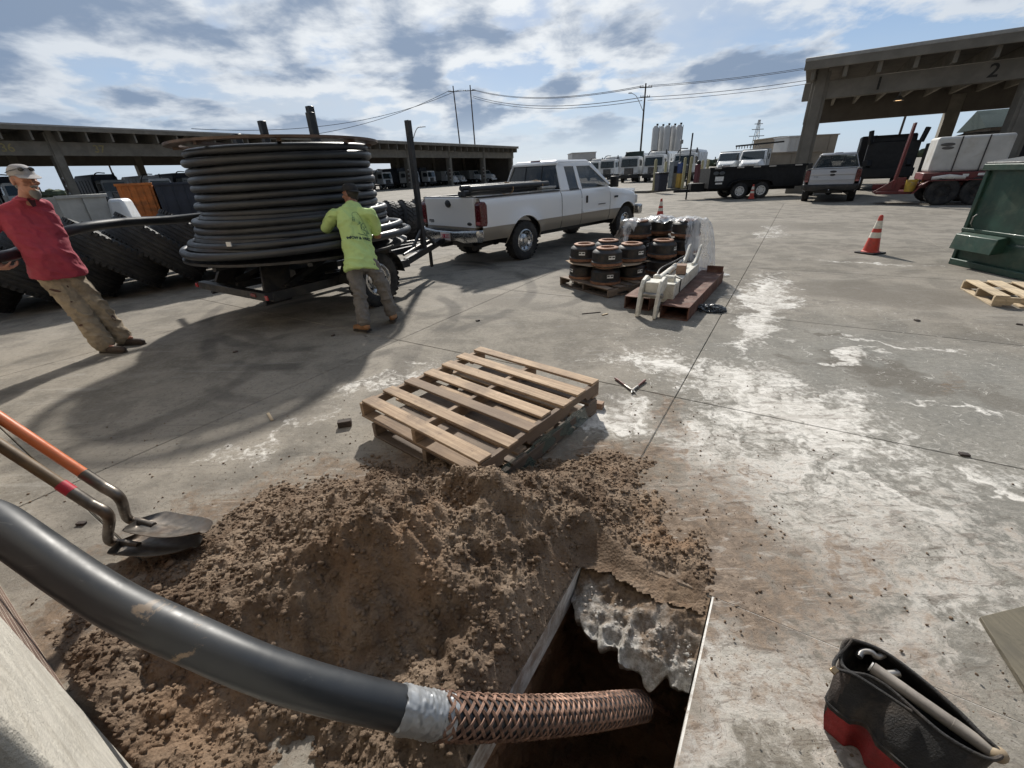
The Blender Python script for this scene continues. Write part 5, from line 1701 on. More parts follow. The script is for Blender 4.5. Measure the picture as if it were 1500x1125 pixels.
m.build('lid', mat('grey_plastic_lid', (.06, .062, .06), .6, var=.2), dum, bevel=.01)
m = MB()
m.slabq(dpt(LD / 2 + .01, -.06, HD - .03), dpt(LD + .04, -.06, HD - .03), dpt(LD + .04, WD + .05, HD + .17), dpt(LD / 2 + .01, WD + .05, HD + .17), .04)
m.build('lid', mat('grey_plastic_lid_b', (.07, .068, .062), .6, var=.2), dum, bevel=.01)
m = MB().tube([dpt(.14, -.035, .62), dpt(.14, -.075, .66), dpt(.14, -.075, .76), dpt(.14, -.035, .80)], .010, 8)
m.build('latch_hook', M_steel, dum)
# ================================================================== CANOPIES
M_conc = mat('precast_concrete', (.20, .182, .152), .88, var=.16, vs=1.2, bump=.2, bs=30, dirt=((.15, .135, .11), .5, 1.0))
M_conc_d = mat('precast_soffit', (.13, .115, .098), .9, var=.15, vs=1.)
M_deck = mat('roof_edge_metal', (.36, .35, .33), .6, .3, var=.1)
M_num_d = mat('black_stencil', (.03, .028, .025), .8)
M_num_y = mat('faded_yellow_stencil', (.32, .27, .13), .8)
M_stripe_w = mat('white_stripe', (.6, .58, .55), .7)
M_stripe_r = mat('dark_red_stripe', (.12, .05, .05), .7)
def canopy(name, label, origin, xd, yd, ts, depth, ztop, t0, t1, beam=(4.65, 5.45), colw=(.55, .75), back_walls=(), nums=(), nmat=None, stripes=False, joist=1.6, over=1.0, numsize=.62, backtop=None):
    """xd runs along the front, yd to the back; ts: column stations."""
    t = thing(name, label, 'canopy building', tuple(origin))
    xd, yd = Vector(xd), Vector(yd)
    def P(u, v, z):
        return xd * u + yd * v + Vector((0, 0, z))
    def bx(u0, u1, v0, v1, z0, z1, nm, mt_, bevel=.02, par=t):
        vs = [P(u, v, z) for z in (z0, z1) for u, v in ((u0, v0), (u1, v0), (u1, v1), (u0, v1))]
        m = MB().add(vs, [(0, 3, 2, 1), (4, 5, 6, 7), (0, 1, 5, 4), (1, 2, 6, 5), (2, 3, 7, 6), (3, 0, 4, 7)])
        return m.build(nm, mt_, par, bevel=bevel)
    b0, b1 = beam
    for u in ts:
        for v in (0, depth):
            c = bx(u - colw[0] / 2, u + colw[0] / 2, v - .05, v + colw[1], 0, ztop - .55 if v == 0 else b1, 'column', M_conc)
            if v == 0:
                bx(u - colw[0] / 2 + .14, u + colw[0] / 2 - .14, v - .13, v - .052, .0, ztop - .35, 'pilaster', M_conc, par=c)
                bx(u - colw[0] / 2 - .15, u + colw[0] / 2 + .15, v - .2, v + colw[1] + .15, 0.0, .28, 'footing', M_conc, par=c)
            if stripes and v == 0:
                for k in range(7):
                    bx(u + colw[0] / 2 - .02, u + colw[0] / 2 + .012, v - .14, v + .25, 1.0 + k * .36, 1.18 + k * .36, 'hazard_stripe', M_stripe_w if k % 2 == 0 else M_stripe_r, 0, par=c)
    bx(t0, t1, -.02, .40, b0, b1, 'front_beam', M_conc)
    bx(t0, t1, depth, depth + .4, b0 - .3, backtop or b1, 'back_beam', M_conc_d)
    # joists
    u = t0 + .3
    while u < t1:
        bx(u - .09, u + .09, -over + .15, depth + over, b1 + .004, ztop - .30, 'roof_joist', M_conc)
        u += joist
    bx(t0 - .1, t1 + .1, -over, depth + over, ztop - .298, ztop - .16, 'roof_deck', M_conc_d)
    bx(t0 - .14, t1 + .14, -over - .14, -over - .002, ztop - .52, ztop - .04, 'fascia', M_conc)
    bx(t0 - .16, t1 + .16, -over - .16, depth + over + .1, ztop - .158, ztop, 'roof_edge', M_deck)
    for (w0, w1) in back_walls:
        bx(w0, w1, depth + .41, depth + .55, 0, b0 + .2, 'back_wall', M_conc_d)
    for (uu, s) in nums:
        zc_ = (b0 + b1) / 2
        right = (-xd if xd.cross(yd).z < 0 else xd)
        M_ = Matrix.Translation(P(uu, -.03, zc_)) @ Matrix(((right.x, 0, -yd.x, 0), (right.y, 0, -yd.y, 0), (0, 1, 0, 0), (0, 0, 0, 1)))
        text_on(s, numsize, nmat, M_, t, 'bay_number', extrude=.006, bold=.012)
    return t
rc = G(1165, 283)
rcan = canopy('concrete_canopy', 'tall concrete canopy with bays stencilled 1 and 2 over parked equipment', rc, DA, DB, (0, 8.2, 16.4), 14.5, 6.3, -.7, 22, beam=(4.55, 5.35), colw=(.75, .95), backtop=5.99, nums=((2.5, '1'), (6.6, '2')), nmat=M_num_d, joist=1.35, numsize=.75)
lcan = canopy('concrete_canopy', 'long concrete canopy with bays stencilled 36 and 37 sheltering parked trucks', (-4.1, 113.7, 0), -DB, -DA, tuple(12.6 * k for k in range(-1, 9)), 15.5, 7.9, -13.4, 102, beam=(5.3, 6.55), colw=(.85, .9), back_walls=((-13.4, 14.5),), nums=((72.0, '37'), (79.0, '36')), nmat=M_num_y, stripes=True, joist=2.1, over=1.4, numsize=1.0)
# end wall of the long canopy and the lit lamp under the near canopy
mb = MB()
q = lambda u, v, z: Vector((-4.1, 113.7, 0)) - DB * u - DA * v + Vector((0, 0, z))
mb.add([q(-13.2, .9, 0), q(-13.2, 15.8, 0), q(-13.2, 15.8, 6.4), q(-13.2, .9, 6.4), q(-13.0, .9, 0), q(-13.0, 15.8, 0), q(-13.0, 15.8, 6.4), q(-13.0, .9, 6.4)], [(0, 1, 2, 3), (7, 6, 5, 4), (0, 4, 5, 1), (2, 6, 7, 3), (0, 3, 7, 4), (1, 5, 6, 2)])
ew = mb.build('end_wall', M_conc_d, lcan); ew.matrix_parent_inverse = Matrix.Translation((4.1, -113.7, 0))
lamp = thing('bay_lamp', 'warm lit round lamp hanging under the numbered concrete canopy', 'lamp', tuple(rc + DA * 4.0 + DB * 5.2 + Vector((0, 0, 4.55))))
MB().lathe([(.04, .75), (.05, .25), (.12, .20), (.25, .02), (.24, .0), (.10, .16)], 20).build('shade', mat('grey_lamp_shade', (.2, .2, .2), .5), lamp)
ml, tl_, bl_ = new_mat('lamp_bulb_glow')
bl_.inputs['Emission Color'].default_value = (1, .62, .30, 1); bl_.inputs['Emission Strength'].default_value = 2.2
MB().lathe([(0, .005), (.15, .012), (.22, .03)], 20).build('bulb', ml, lamp)

# ================================================================== TYRES
def rib_tyre(Ro, Ri, w, n=56):
    h = w / 2
    prof = [(Ri, -h * .70), (Ri + .015, -h * .86), (Ri + .10 * Ro, -h * .98), ((Ri + Ro) / 2 + .03, -h), (Ro - .07, -h * .95), (Ro - .022, -h * .86)]
    grooves = 5
    for k in range(grooves):
        c = -h * .62 + k * h * 1.24 / (grooves - 1)
        g_ = h * .045
        prof += [(Ro - .004 * abs(k - 2), c - g_ * 1.6), (Ro - .016, c - g_), (Ro - .016, c + g_), (Ro - .004 * abs(k - 2), c + g_ * 1.6)]
    prof += [(Ro - .022, h * .86), (Ro - .07, h * .95), ((Ri + Ro) / 2 + .03, h), (Ri + .10 * Ro, h * .98), (Ri + .015, h * .86), (Ri, h * .70)]
    M_ = Matrix(((0, 0, 1, 0), (1, 0, 0, 0), (0, 1, 0, 0), (0, 0, 0, 1)))
    m = MB(); m.lathe(prof, n, M_, close=True)
    for k in range(n):      # shoulder nicks
        a = 2 * math.pi * (k + .5) / n
        for s in (-1, 1):
            m.box((s * h * .80, math.cos(a) * (Ro - .010), math.sin(a) * (Ro - .010)), (h * .26, .026, 2 * math.pi * Ro / n * .55), (a, 0, 0))
    return m
M_tyre = mat('old_tyre_rubber', (.014, .014, .015), .72, var=.4, vs=6, bump=.3, bs=30, dirt=((.05, .045, .038), .4, 4))
TY_BIG = rib_tyre(.78, .40, .50).mesh('tyre', M_tyre)
TY_MED = rib_tyre(.52, .29, .30).mesh('tyre', M_tyre)
TY_LUG = tyre_mesh(.56, .29, .34, .016, 30, 40).mesh('tyre', M_tyre)
def tyre(me, x, y, row, tilt, z, label, grp):
    o = link('tyre', me, label=label, category='tyre', group=grp)
    # axle points along the row, tipped over so the tyre leans on its neighbour
    o.rotation_euler = Euler((0, tilt, math.atan2(row[1], row[0])), 'XYZ')
    o.location = (x, y, z)
    return o
row = Vector((.72, .69, 0)).normalized(); rn = Vector((-row.y, row.x, 0))
p0 = Vector((-8.5, 6.75, 0))
for k in range(9):
    p = p0 + row * (.66 * k)
    tyre(TY_BIG, p.x, p.y, row, R(-47) + random.uniform(-.05, .05), .78 * math.cos(R(47)) + .25 * math.sin(R(47)) - .02, 'large worn tyre leaning in the front row behind the man in red', 'front row of leaning tyres')
for k in range(13):
    p = p0 + row * (.42 * k - .2) + rn * 1.25
    tyre(TY_MED, p.x, p.y, row, R(-30) + random.uniform(-.08, .08), .56 + .06, 'smaller ribbed tyre leaning in the back row', 'back row of leaning tyres')
for k in range(8):
    p = p0 + row * (.7 * k + .5) + rn * 1.9
    o = tyre(TY_MED, p.x, p.y, row, R(-22) + random.uniform(-.1, .1), .56 + .12, 'smaller ribbed tyre leaning in the back row', 'back row of leaning tyres')
row2 = Vector((.80, .60, 0)).normalized()
for k in range(8):
    p = Vector((-5.0, 11.2, 0)) + row2 * (.45 * k)
    tyre(TY_LUG, p.x, p.y + .12 * (k % 3), row2, R(16) + random.uniform(-.1, .1), .60, 'knobbly tyre standing in the row behind the trailer tongue', 'tyres behind the trailer')

# ================================================================== TRUCKS
M_tw = mat('white_truck_paint', (.70, .71, .71), .4, var=.08, vs=1.5, dirt=((.34, .32, .28), .4, 1.6))
M_tg = mat('dark_green_body', (.012, .03, .024), .5, var=.2)
M_tn = mat('navy_body', (.012, .02, .04), .5, var=.2)
M_tgrey = mat('grey_body', (.26, .27, .27), .6, var=.15, vs=1.5)
M_screen = glassmat('truck_glass', (.03, .045, .05), .92, .06)
TW = {}
def truck_wheel(parent, loc, side):
    key = 'w'
    if key not in TW:
        TW['w'] = tyre_mesh(.50, .29, .28, .01, 20, 24).mesh('wheel', M_rubber)
        M_ = Matrix(((0, 0, 1, 0), (1, 0, 0, 0), (0, 1, 0, 0), (0, 0, 0, 1)))
        TW['r'] = MB().lathe([(.30, .10), (.26, .06), (.16, .04), (.14, .12), (0, .13)], 16, M_).mesh('rim', M_rim_w)
    o = link('wheel', TW['w'], parent); o.location = loc
    r_ = link('rim', TW['r'], o); r_.scale = (side, 1, 1)
    return o
def refuse_truck(label, cab, body, grp, dark_top=False, tall=False):
    """front at local -y"""
    t = thing('refuse_truck', label, 'truck', (0, 0, 0), 0, grp)
    H = 3.05
    m = MB()
    m.loft([[(-1.22, y0, .95), (1.22, y0, .95), (1.22, y0, 1.9), (1.18, y1, H - .12), (1.05, y1 + .05, H), (-1.05, y1 + .05, H), (-1.18, y1, H - .12), (-1.22, y0, 1.9)] for y0, y1 in ((0, .14), (1.85, 1.85))])
    m.build('cab', cab, t, bevel=.04, seg=2)
    MB().slabq((-1.08, -.015, 1.86), (1.08, -.015, 1.86), (1.02, .105, 2.78), (-1.02, .105, 2.78), .02).build('windscreen', M_screen, t)
    MB().bar((0, -.02, 1.86), (0, .10, 2.78), .05, .02).build('screen_divider', M_trim, t)
    for s in (-1, 1):
        MB().slabq((s * 1.232, .35 if s > 0 else 1.35, 1.92), (s * 1.232, 1.35 if s > 0 else .35, 1.92), (s * 1.205, 1.35 if s > 0 else .35, 2.68), (s * 1.205, .35 if s > 0 else 1.35, 2.68), .02).build('side_window', M_screen, t)
        MB().box((s * .92, -.05, 1.12), (.30, .08, .20)).build('headlamp', M_lens_w, t, bevel=.02)
        mm = MB().box((s * 1.48, .02, 2.25), (.10, .10, .62)); mm.bar((s * 1.2, .15, 2.5), (s * 1.45, .05, 2.5), .03, .03)
        mm.build('mirror', M_trim, t, bevel=.015)
        truck_wheel(t, (s * 1.05, .95, .50), s); truck_wheel(t, (s * 1.0, 5.3, .50), s); truck_wheel(t, (s * 1.0, 6.5, .50), s)
    MB().box((0, -.10, .72), (2.46, .30, .42)).build('bumper', M_trim, t, bevel=.03)
    g_ = MB().box((0, -.035, 1.36), (1.2, .06, .72)).build('grille', M_trim, t, bevel=.01)
    for k in range(5):
        MB().box((0, -.072, 1.10 + k * .13), (1.1, .02, .03)).build('grille_bar', M_chrome, g_)
    MB().box((0, 4.2, .78), (.9, 7.6, .26)).build('chassis', M_trim, t)
    top = 3.7 if tall else 3.45
    m = MB()
    m.loft([[(-1.23, y, 1.0), (1.23, y, 1.0), (1.25, y, top - .35), (1.02, y, top), (-1.02, y, top), (-1.25, y, top - .35)] for y in (2.25, 7.9)])
    b = m.build('body', body, t, bevel=.03)
    for k in range(6):
        for s in (-1, 1):
            MB().box((s * 1.26, 2.5 + k * 1.0, 2.1), (.05, .09, 2.1)).build('body_rib', body, b)
    if dark_top:
        MB().box((0, 2.05, 2.9), (2.3, .5, 1.5)).build('hopper_shield', M_tg, t, bevel=.02)
    MB().cyl((.95, 2.05, 1.0), (.95, 2.05, top + .15), .08, n=10).build('exhaust_stack', M_trim, t)
    MB().tube(spline([(-1.1, 2.0, 1.4), (-1.35, 1.9, 2.6), (-.9, 1.6, top + .05), (0, 1.5, top + .1)], 5), .06, 8).build('lift_arm', M_trim, t)
    return t
def hood_truck(label, cab, body, grp):
    t = thing('hooded_truck', label, 'truck', (0, 0, 0), 0, grp)
    m = MB()
    m.loft([[(-w, y, .85), (w, y, .85), (w, y, z * .82), (w * .78, y, z), (-w * .78, y, z), (-w, y, z * .82)] for y, w, z in ((0, .86, 1.62), (.25, .98, 1.78), (1.1, 1.08, 1.95), (1.5, 1.15, 2.0))])
    m.build('hood', cab, t, bevel=.05, seg=2)
    m = MB()
    m.loft([[(-1.18, 1.45, .9), (1.18, 1.45, .9), (1.18, 1.45, 1.95), (-1.18, 1.45, 1.95)], [(-1.18, 1.5, .9), (1.18, 1.5, .9), (1.18, 1.5, 1.95), (-1.18, 1.5, 1.95)], [(-1.12, 1.95, .9), (1.12, 1.95, .9), (1.06, 1.95, 2.78), (-1.06, 1.95, 2.78)], [(-1.18, 3.1, .9), (1.18, 3.1, .9), (1.1, 3.1, 2.85), (-1.1, 3.1, 2.85)]])
    m.build('cab', cab, t, bevel=.03)
    MB().slabq((-1.02, 1.485, 1.98), (1.02, 1.485, 1.98), (.96, 1.90, 2.70), (-.96, 1.90, 2.70), .02).build('windscreen', M_screen, t)
    MB().box((0, -.03, 1.28), (.86, .07, .58)).build('grille', M_chrome, t, bevel=.02)
    MB().box((0, -.16, .72), (2.3, .26, .34)).build('bumper', cab, t, bevel=.04)
    for s in (-1, 1):
        MB().box((s * .72, .02, 1.30), (.34, .16, .24)).build('headlamp', M_lens_w, t, bevel=.04)
        MB().box((s * 1.42, 1.6, 2.2), (.10, .10, .5)).build('mirror', M_trim, t, bevel=.01)
        truck_wheel(t, (s * 1.02, .95, .50), s); truck_wheel(t, (s * 1.0, 6.0, .50), s)
    MB().box((0, 4, .75), (.9, 7.4, .24)).build('chassis', M_trim, t)
    MB().box((0, 5.6, 2.0), (2.4, 4.6, 1.9)).build('body', body, t, bevel=.03)
    return t
protos = {
 'w': refuse_truck('white cab-over refuse truck', M_tw, M_tw, 'g'),
 'd': refuse_truck('white cab-over refuse truck with dark hopper shield', M_tw, M_tw, 'g', True),
 'n': refuse_truck('grey cab-over refuse truck with dark body', M_tgrey, M_tn, 'g', False, True),
 'k': refuse_truck('white cab refuse truck with dark body', M_tw, M_tn, 'g', False, True),
 'h': hood_truck('white bonneted truck', M_tw, M_tgrey, 'g')}
used_p = set()
def put_truck(kind, x, y, rz, label, grp):
    if kind in used_p:
        o = copy_tree(protos[kind])
    else:
        used_p.add(kind); o = protos[kind]
    o.location = (x, y, 0); o.rotation_euler = (0, 0, rz)
    o['label'] = label; o['group'] = grp
    return o
def face_rz(d):           # local -y towards d
    return math.atan2(d.x, -d.y)
def along(px, yy):
    d = ray(px, 250)
    return d.x / d.y * yy, yy
rz_row = face_rz(-DB)
for (px, yy, kind, lab) in ((868, 84, 'w', 'white refuse truck in the far parked row, half hidden by the pickup cab'), (889, 74, 'w', 'white refuse truck in the far row beside the dark-hopper truck'), (921, 62, 'd', 'white refuse truck with dark hopper shield in the far row'), (956, 59, 'w', 'white refuse truck in the far row left of the fuel pumps'), (1000, 57, 'w', 'white refuse truck parked behind the fuel pumps'), (1062, 52, 'h', 'white bonneted truck behind the black dump trailer front'), (1097, 47, 'h', 'white bonneted truck with ladder rack behind the black dump trailer')):
    x, y = along(px, yy)
    put_truck(kind, x, y, rz_row, lab, 'trucks parked in the far row')
lr = thing('ladder_rack', 'dark ladder rack carried above the bonneted trucks', 'rack')
a_ = Vector((*along(1072, 49.0), 3.25)); b_2 = Vector((*along(1140, 45.6), 3.35))
MB().bar(a_, b_2, .10, .14).build('rail', M_trim, lr)
for k in range(9):
    p = a_.lerp(b_2, .02 + k * .06)
    MB().box(p - Vector((0, 0, .16)), (.06, .06, .25)).build('hanger', M_chrome, lr)
# trucks under the long canopy
rz_can = face_rz(DA)
can = [(-7.5, 'h'), (-3.6, 'h'), (3.2, 'h'), (8.2, 'h'), (15.2, 'k'), (19.4, 'w'), (22.6, 'k'), (28., 'w'), (32.5, 'k'), (36.2, 'n'), (41.2, 'w'), (45.2, 'k'), (53.4, 'n'), (58., 'k'), (62., 'n'), (66.4, 'w'), (70.8, 'n'), (78.6, 'k'), (83., 'n'), (87.4, 'k')]
for i, (u, kind) in enumerate(can):
    q_ = Vector((-4.1, 113.7, 0)) - DB * u - DA * (2.6 + .8 * (i % 3))
    lab = {'h': 'white bonneted truck parked in the end bays of the long canopy', 'k': 'white-cab refuse truck with dark body under the long canopy', 'w': 'all-white refuse truck under the long canopy', 'n': 'grey-cab refuse truck with dark body under the long canopy'}[kind]
    put_truck(kind, q_.x, q_.y, rz_can, lab, {'h': 'bonneted trucks in the canopy end bays', 'k': 'dark-bodied trucks under the long canopy', 'w': 'white trucks under the long canopy', 'n': 'grey-cab trucks under the long canopy'}[kind])

# ================================================================== CONTAINERS BEHIND THE TYRES
def container(name, label, pa_, pb_, h0, h1, dep, m_, ribs):
    t = thing(name, label, 'container')
    pa_, pb_ = Vector(pa_), Vector(pb_)
    d = (pb_ - pa_).normalized(); n_ = Vector((-d.y, d.x, 0)); L_ = (pb_ - pa_).length
    M_ = Matrix.Translation((pa_.x, pa_.y, 0)) @ Matrix.Rotation(math.atan2(d.y, d.x), 4, 'Z')
    def bx(x0, x1, y0, y1, z0, z1, nm):
        o = MB().box(((x0 + x1) / 2, (y0 + y1) / 2, (z0 + z1) / 2), (x1 - x0, y1 - y0, z1 - z0)).build(nm, m_, t, bevel=.01)
        o.matrix_basis = M_
        return o
    bx(0, L_, 0, dep, h0, h1, 'body'); bx(-.05, L_ + .05, -.08, .02, h1 - .06, h1 + .06, 'top_rail')
    bx(-.03, L_ + .03, -.07, .01, h0 - .05, h0 + .08, 'bottom_rail')
    for k in range(ribs):
        x = L_ * (k + .5) / ribs
        bx(x - .035, x + .035, -.06, .01, h0, h1 - .08, 'rib')
    bx(.1, L_ - .1, .2, dep - .2, 0.0, h0 - .06, 'skid')
    return t
c0 = Vector((*along(160, 25.5), 0)); c1__ = Vector((*along(214, 26.2), 0))
container('open_top_container', 'orange ribbed open-top container behind the tyre rows', c0, c1__, .35, 2.05, 2.6, mat('orange_container_paint', (.62, .19, .04), .6, var=.25, vs=2, dirt=((.15, .06, .03), .5, 2.5)), 5)
c0 = Vector((*along(217, 25.6), 0)); c1__ = Vector((*along(305, 27.2), 0))
container('open_top_container', 'dark navy container beside the orange one', c0, c1__, .35, 2.0, 2.4, mat('navy_container_paint', (.018, .024, .04), .5, var=.25, vs=2), 5)
c0 = Vector((*along(62, 19.), 0)); c1__ = Vector((*along(138, 21.), 0))
container('storage_box', 'plain grey steel box body standing behind the tyres and the man', c0, c1__, .55, 1.62, 1.6, mat('grey_box_paint', (.30, .30, .285), .6, var=.12, vs=2), 1)
gs_ = thing('equipment_cart', 'small white machine hood parked between grey box and orange container', 'machine', (*along(157, 21.5), 0), .3)
MB().box((0, 0, .95), (.85, 1.2, 1.0), top=(.7, .8)).build('hood', M_tw, gs_, bevel=.15, seg=3)
MB().box((0, 0, .35), (.7, 1.0, .3)).build('base', M_trim, gs_)
for s in (-1, 1):
    o = wheel(gs_, (s * .45, -.2, .32), .32, .2, M_rim_w, s)

# ================================================================== BLACK DUMP TRAILER
w0_, w1_ = G(1080, 291.5), G(1111, 290.5)
wd = (w1_ - w0_).normalized()
wd = Vector((wd.x, wd.y * .6, 0)).normalized()
dt = thing('dump_trailer', 'black tandem-axle dump trailer standing by the fuel island', 'trailer', tuple((w0_ + w1_) / 2), math.atan2(wd.y, wd.x))
M_dt = mat('black_trailer_paint', (.007, .008, .010), .6, var=.3, vs=3, spec=.3)
m = MB()
m.loft([[(-2.05, y0, .55), (2.6, y0, .55), (2.6, y0, 1.50), (-2.05, y0, 1.50)] for y0 in (.15, .20)]); m.build('side_wall', M_dt, dt, bevel=.01)
m = MB()
m.loft([[(-2.05, y0, .55), (2.6, y0, .55), (2.6, y0, 1.50), (-2.05, y0, 1.50)] for y0 in (2.0, 2.05)]); m.build('side_wall', M_dt, dt, bevel=.01)
MB().box((.28, 1.1, .56), (4.6, 1.85, .08)).build('floor', M_dt, dt)
for x in (-2.02, 2.57):
    MB().box((x, 1.1, 1.02), (.05, 1.8, .94)).build('end_wall', M_dt, dt)
MB().bar((-2.1, .12, 1.50), (2.65, .12, 1.50), .08, .10).build('top_rail', M_dt, dt)
MB().box((-2.45, 1.0, .60), (.7, .7, .42)).build('pump_box', M_dt, dt, bevel=.02)
MB().bar((-3.6, 1.0, .45), (2.4, .5, .45), .12, .14).build('frame_rail', M_dt, dt)
MB().bar((-3.6, 1.0, .45), (2.4, 1.6, .45), .12, .14).build('frame_rail', M_dt, dt)
MB().bar((-2.9, 1.0, .0), (-2.9, 1.0, .75), .07, .07).build('jack', M_dt, dt)
for x in (-.52, .52):
    wheel(dt, (x, .0, .39), .39, .22, M_rim_w, -1).rotation_euler = (0, 0, R(90))
    wheel(dt, (x, 2.15, .39), .39, .22, M_rim_w, 1).rotation_euler = (0, 0, R(90))
m = MB()
pf = [(-1.1, .60), (-.95, .80), (-.6, .90), (.6, .90), (.95, .80), (1.1, .60)]
for (a, b), (c, d) in zip(pf[:-1], pf[1:]):
    m.slabq((a, -.14, b), (a, .14, b), (c, .14, d), (c, -.14, d), .02)
m.build('fender', M_dt, dt)
MB().box((-1.55, .142, 1.0), (.42, .008, .22)).build('white_placard', M_stick, dt)
MB().box((-1.55, .142, .78), (.34, .008, .08)).build('white_placard', M_stick, dt)
for x in (-1.75, -1.45):
    MB().ell((x, .14, 1.27), (.14, .012, .09), 14).build('round_mark', mat('dim_mark', (.08, .09, .10), .5), dt)
for k, x in enumerate((-1.7, -.6, .2, .95, 2.2)):
    MB().box((x, .078, 1.50), (.34, .012, .06)).build('reflector', mat('pale_reflector', (.45, .42, .38), .5), dt)

# ================================================================== RED TANK TRAILER
M_redt = mat('dark_red_trailer_paint', (.13, .018, .020), .5, var=.3, vs=3, dirt=((.07, .03, .025), .5, 4))
w0_ = G(1369, 300.5)
rt = thing('tank_trailer', 'dark red tandem trailer carrying a white water tank under the canopy', 'trailer', (w0_.x, w0_.y, 0), math.atan2(DA.y, DA.x))
MB().bar((-1.9, .95, .62), (3.2, .95, .62), .14, .16).build('main_beam', M_redt, rt)
for y in (.30, 1.6):
    MB().bar((-1.0, y, .66), (3.2, y, .66), .10, .18).build('frame_rail', M_redt, rt, bevel=.01)
MB().box((.75, .87, .965), (2.7, 1.6, .24)).build('tank_cradle', M_redt, rt, bevel=.02)
for k, x in enumerate((.05, 1.0)):
    wheel(rt, (x, .02, .46), .46, .26, M_rubber, -1).rotation_euler = (0, 0, R(90))
    wheel(rt, (x, 1.95, .46), .46, .26, M_rubber, 1).rotation_euler = (0, 0, R(90))
m = MB()
pf = [(-.75, .40), (-.58, .66), (-.40, .82), (1.75, .83)]
for (a, b), (c, d) in zip(pf[:-1], pf[1:]):
    m.slabq((a, -.16, b), (a, .2, b), (c, .2, d), (c, -.16, d), .03)
m.build('fender', M_redt, rt)
MB().box((-1.25, .95, .42), (1.1, 1.3, .10)).build('tongue_deck', M_redt, rt, bevel=.01)
MB().prism([(-1.9, .45), (-1.15, .42), (-1.0, .95), (-1.25, .95)], .38, .44, Matrix(((1, 0, 0, 0), (0, 0, 1, 0), (0, 1, 0, 0), (0, 0, 0, 1))), 0).build('tongue_gusset', M_redt, rt)
for y in (.40, .62):
    MB().bar((-1.32, y, .55), (-1.25, y, 2.75), .08, .08).build('mast', M_redt, rt, bevel=.01)
MB().bar((-1.1, .5, .9), (-.2, .5, .55), .06, .06).build('mast_brace', M_redt, rt)
MB().bar((-.55, .55, .55), (-.30, .55, 1.45), .09, .06).build('yellow_prop', mat('dull_yellow', (.30, .21, .05), .6), rt)
M_tank = mat('white_poly_tank', (.50, .50, .48), .55, var=.12, vs=1.6, dirt=((.33, .29, .24), .5, 1.2))
tk = MB().box((.52, .95, 1.66), (2.0, 1.35, 1.14)).build('tank', M_tank, rt, bevel=.09, seg=4)
for x in (.16, .86):
    MB().box((x, .262, 1.66), (.035, .02, 1.12)).build('tank_strap', mat('dark_strap', (.05, .045, .045), .7), tk)
for (x, z, sx_, sz_) in ((-.18, 1.98, .20, .055), (-.15, 1.87, .17, .05)):
    MB().ell((x, .272, z), (sx_, .008, sz_), 20).build('tank_logo', mat('grey_logo', (.10, .095, .09), .7), tk)
MB().tube([(-.35, .0, .90), (.1, -.02, .93), (.55, .0, .90)], [.06, .10, .06], 12).build('rolled_tarp', mat('pale_tarp', (.55, .52, .47), .8), rt)
for (x, z, w_) in ((.55, .98, .16), (.95, 1.0, .18)):
    MB().box((x, .062, z), (w_, .012, .08)).build('placard', M_stick, rt)
bk = thing('yellow_bucket', 'yellow bucket hanging at the red trailer tongue', 'bucket', tuple(w0_ + DA * -.85 + DB * .15 + Vector((0, 0, .47))))
MB().lathe([(.0, .0), (.15, .0), (.18, .40), (.17, .40), (.14, .02)], 18).build('pail', mat('yellow_plastic', (.42, .28, .03), .5, dirt=((.2, .15, .1), .5, 8)), bk)
MB().tube([(.18, 0, .38), (.1, -.18, .30), (-.1, -.18, .30), (-.18, 0, .38)], .006, 6).build('bail', M_steel, bk)

# dark plant parked deeper under the canopy
M_dk = mat('black_machine_paint', (.010, .011, .013), .55, var=.3, vs=2)
dm_ = thing('loader_truck', 'black hook-lift truck with folded arms parked beside the silver pickup', 'truck', tuple(rc + DA * 4.0 + DB * 1.2), math.atan2(DA.y, DA.x))
MB().box((0, 2.6, .9), (2.3, 5.2, .4)).build('chassis', M_dk, dm_)
MB().box((0, .4, 1.5), (2.2, .5, 1.8)).build('rear_frame', M_dk, dm_, bevel=.02)
for s in (-1, 1):
    MB().bar((s * .85, .1, 1.2), (s * .85, .9, 2.65), .22, .25).build('lift_arm', M_dk, dm_, bevel=.02)
    MB().bar((s * .85, .9, 2.65), (s * .70, 2.2, 2.30), .20, .22).build('fold_arm', M_dk, dm_, bevel=.02)
    MB().bar((s * 1.05, .0, 2.3), (s * 1.15, -.1, 2.95), .16, .20).build('fork_tip', M_dk, dm_, bevel=.02)
    truck_wheel(dm_, (s * 1.0, 1.0, .5), s); truck_wheel(dm_, (s * 1.0, 2.2, .5), s); truck_wheel(dm_, (s * 1.0, 4.6, .5), s)
MB().bar((-.9, .6, 2.5), (.9, .6, 2.5), .14, .14).build('cross_tube', M_dk, dm_)
MB().box((0, 5.4, 1.9), (2.3, 1.6, 1.9)).build('cab', M_dk, dm_, bevel=.05)
db = container('waste_container', 'black open container heaped with tan waste behind the red trailer', tuple(rc + DA * 5.8 + DB * 2.2), tuple(rc + DA * 10.5 + DB * 2.2), .25, 2.25, 2.3, M_dk, 7)
hp = MB()
vs = []
for i in range(25):
    for j in range(13):
        u = 5.8 + 4.7 * i / 24; v = 2.2 + 2.3 * j / 12
        e = min(i, 24 - i, 6) / 6 * min(j, 12 - j, 4) / 4
        q_ = rc + DA * u + DB * v
        vs.append((q_.x, q_.y, 2.20 + .42 * e + .25 * e * (float(fbm(np.array([u * 2.]), np.array([v * 2.]), 4, 5)[0]) - .5)))
hp.add(vs, [(i * 13 + j, i * 13 + j + 1, (i + 1) * 13 + j + 1, (i + 1) * 13 + j) for i in range(24) for j in range(12)])
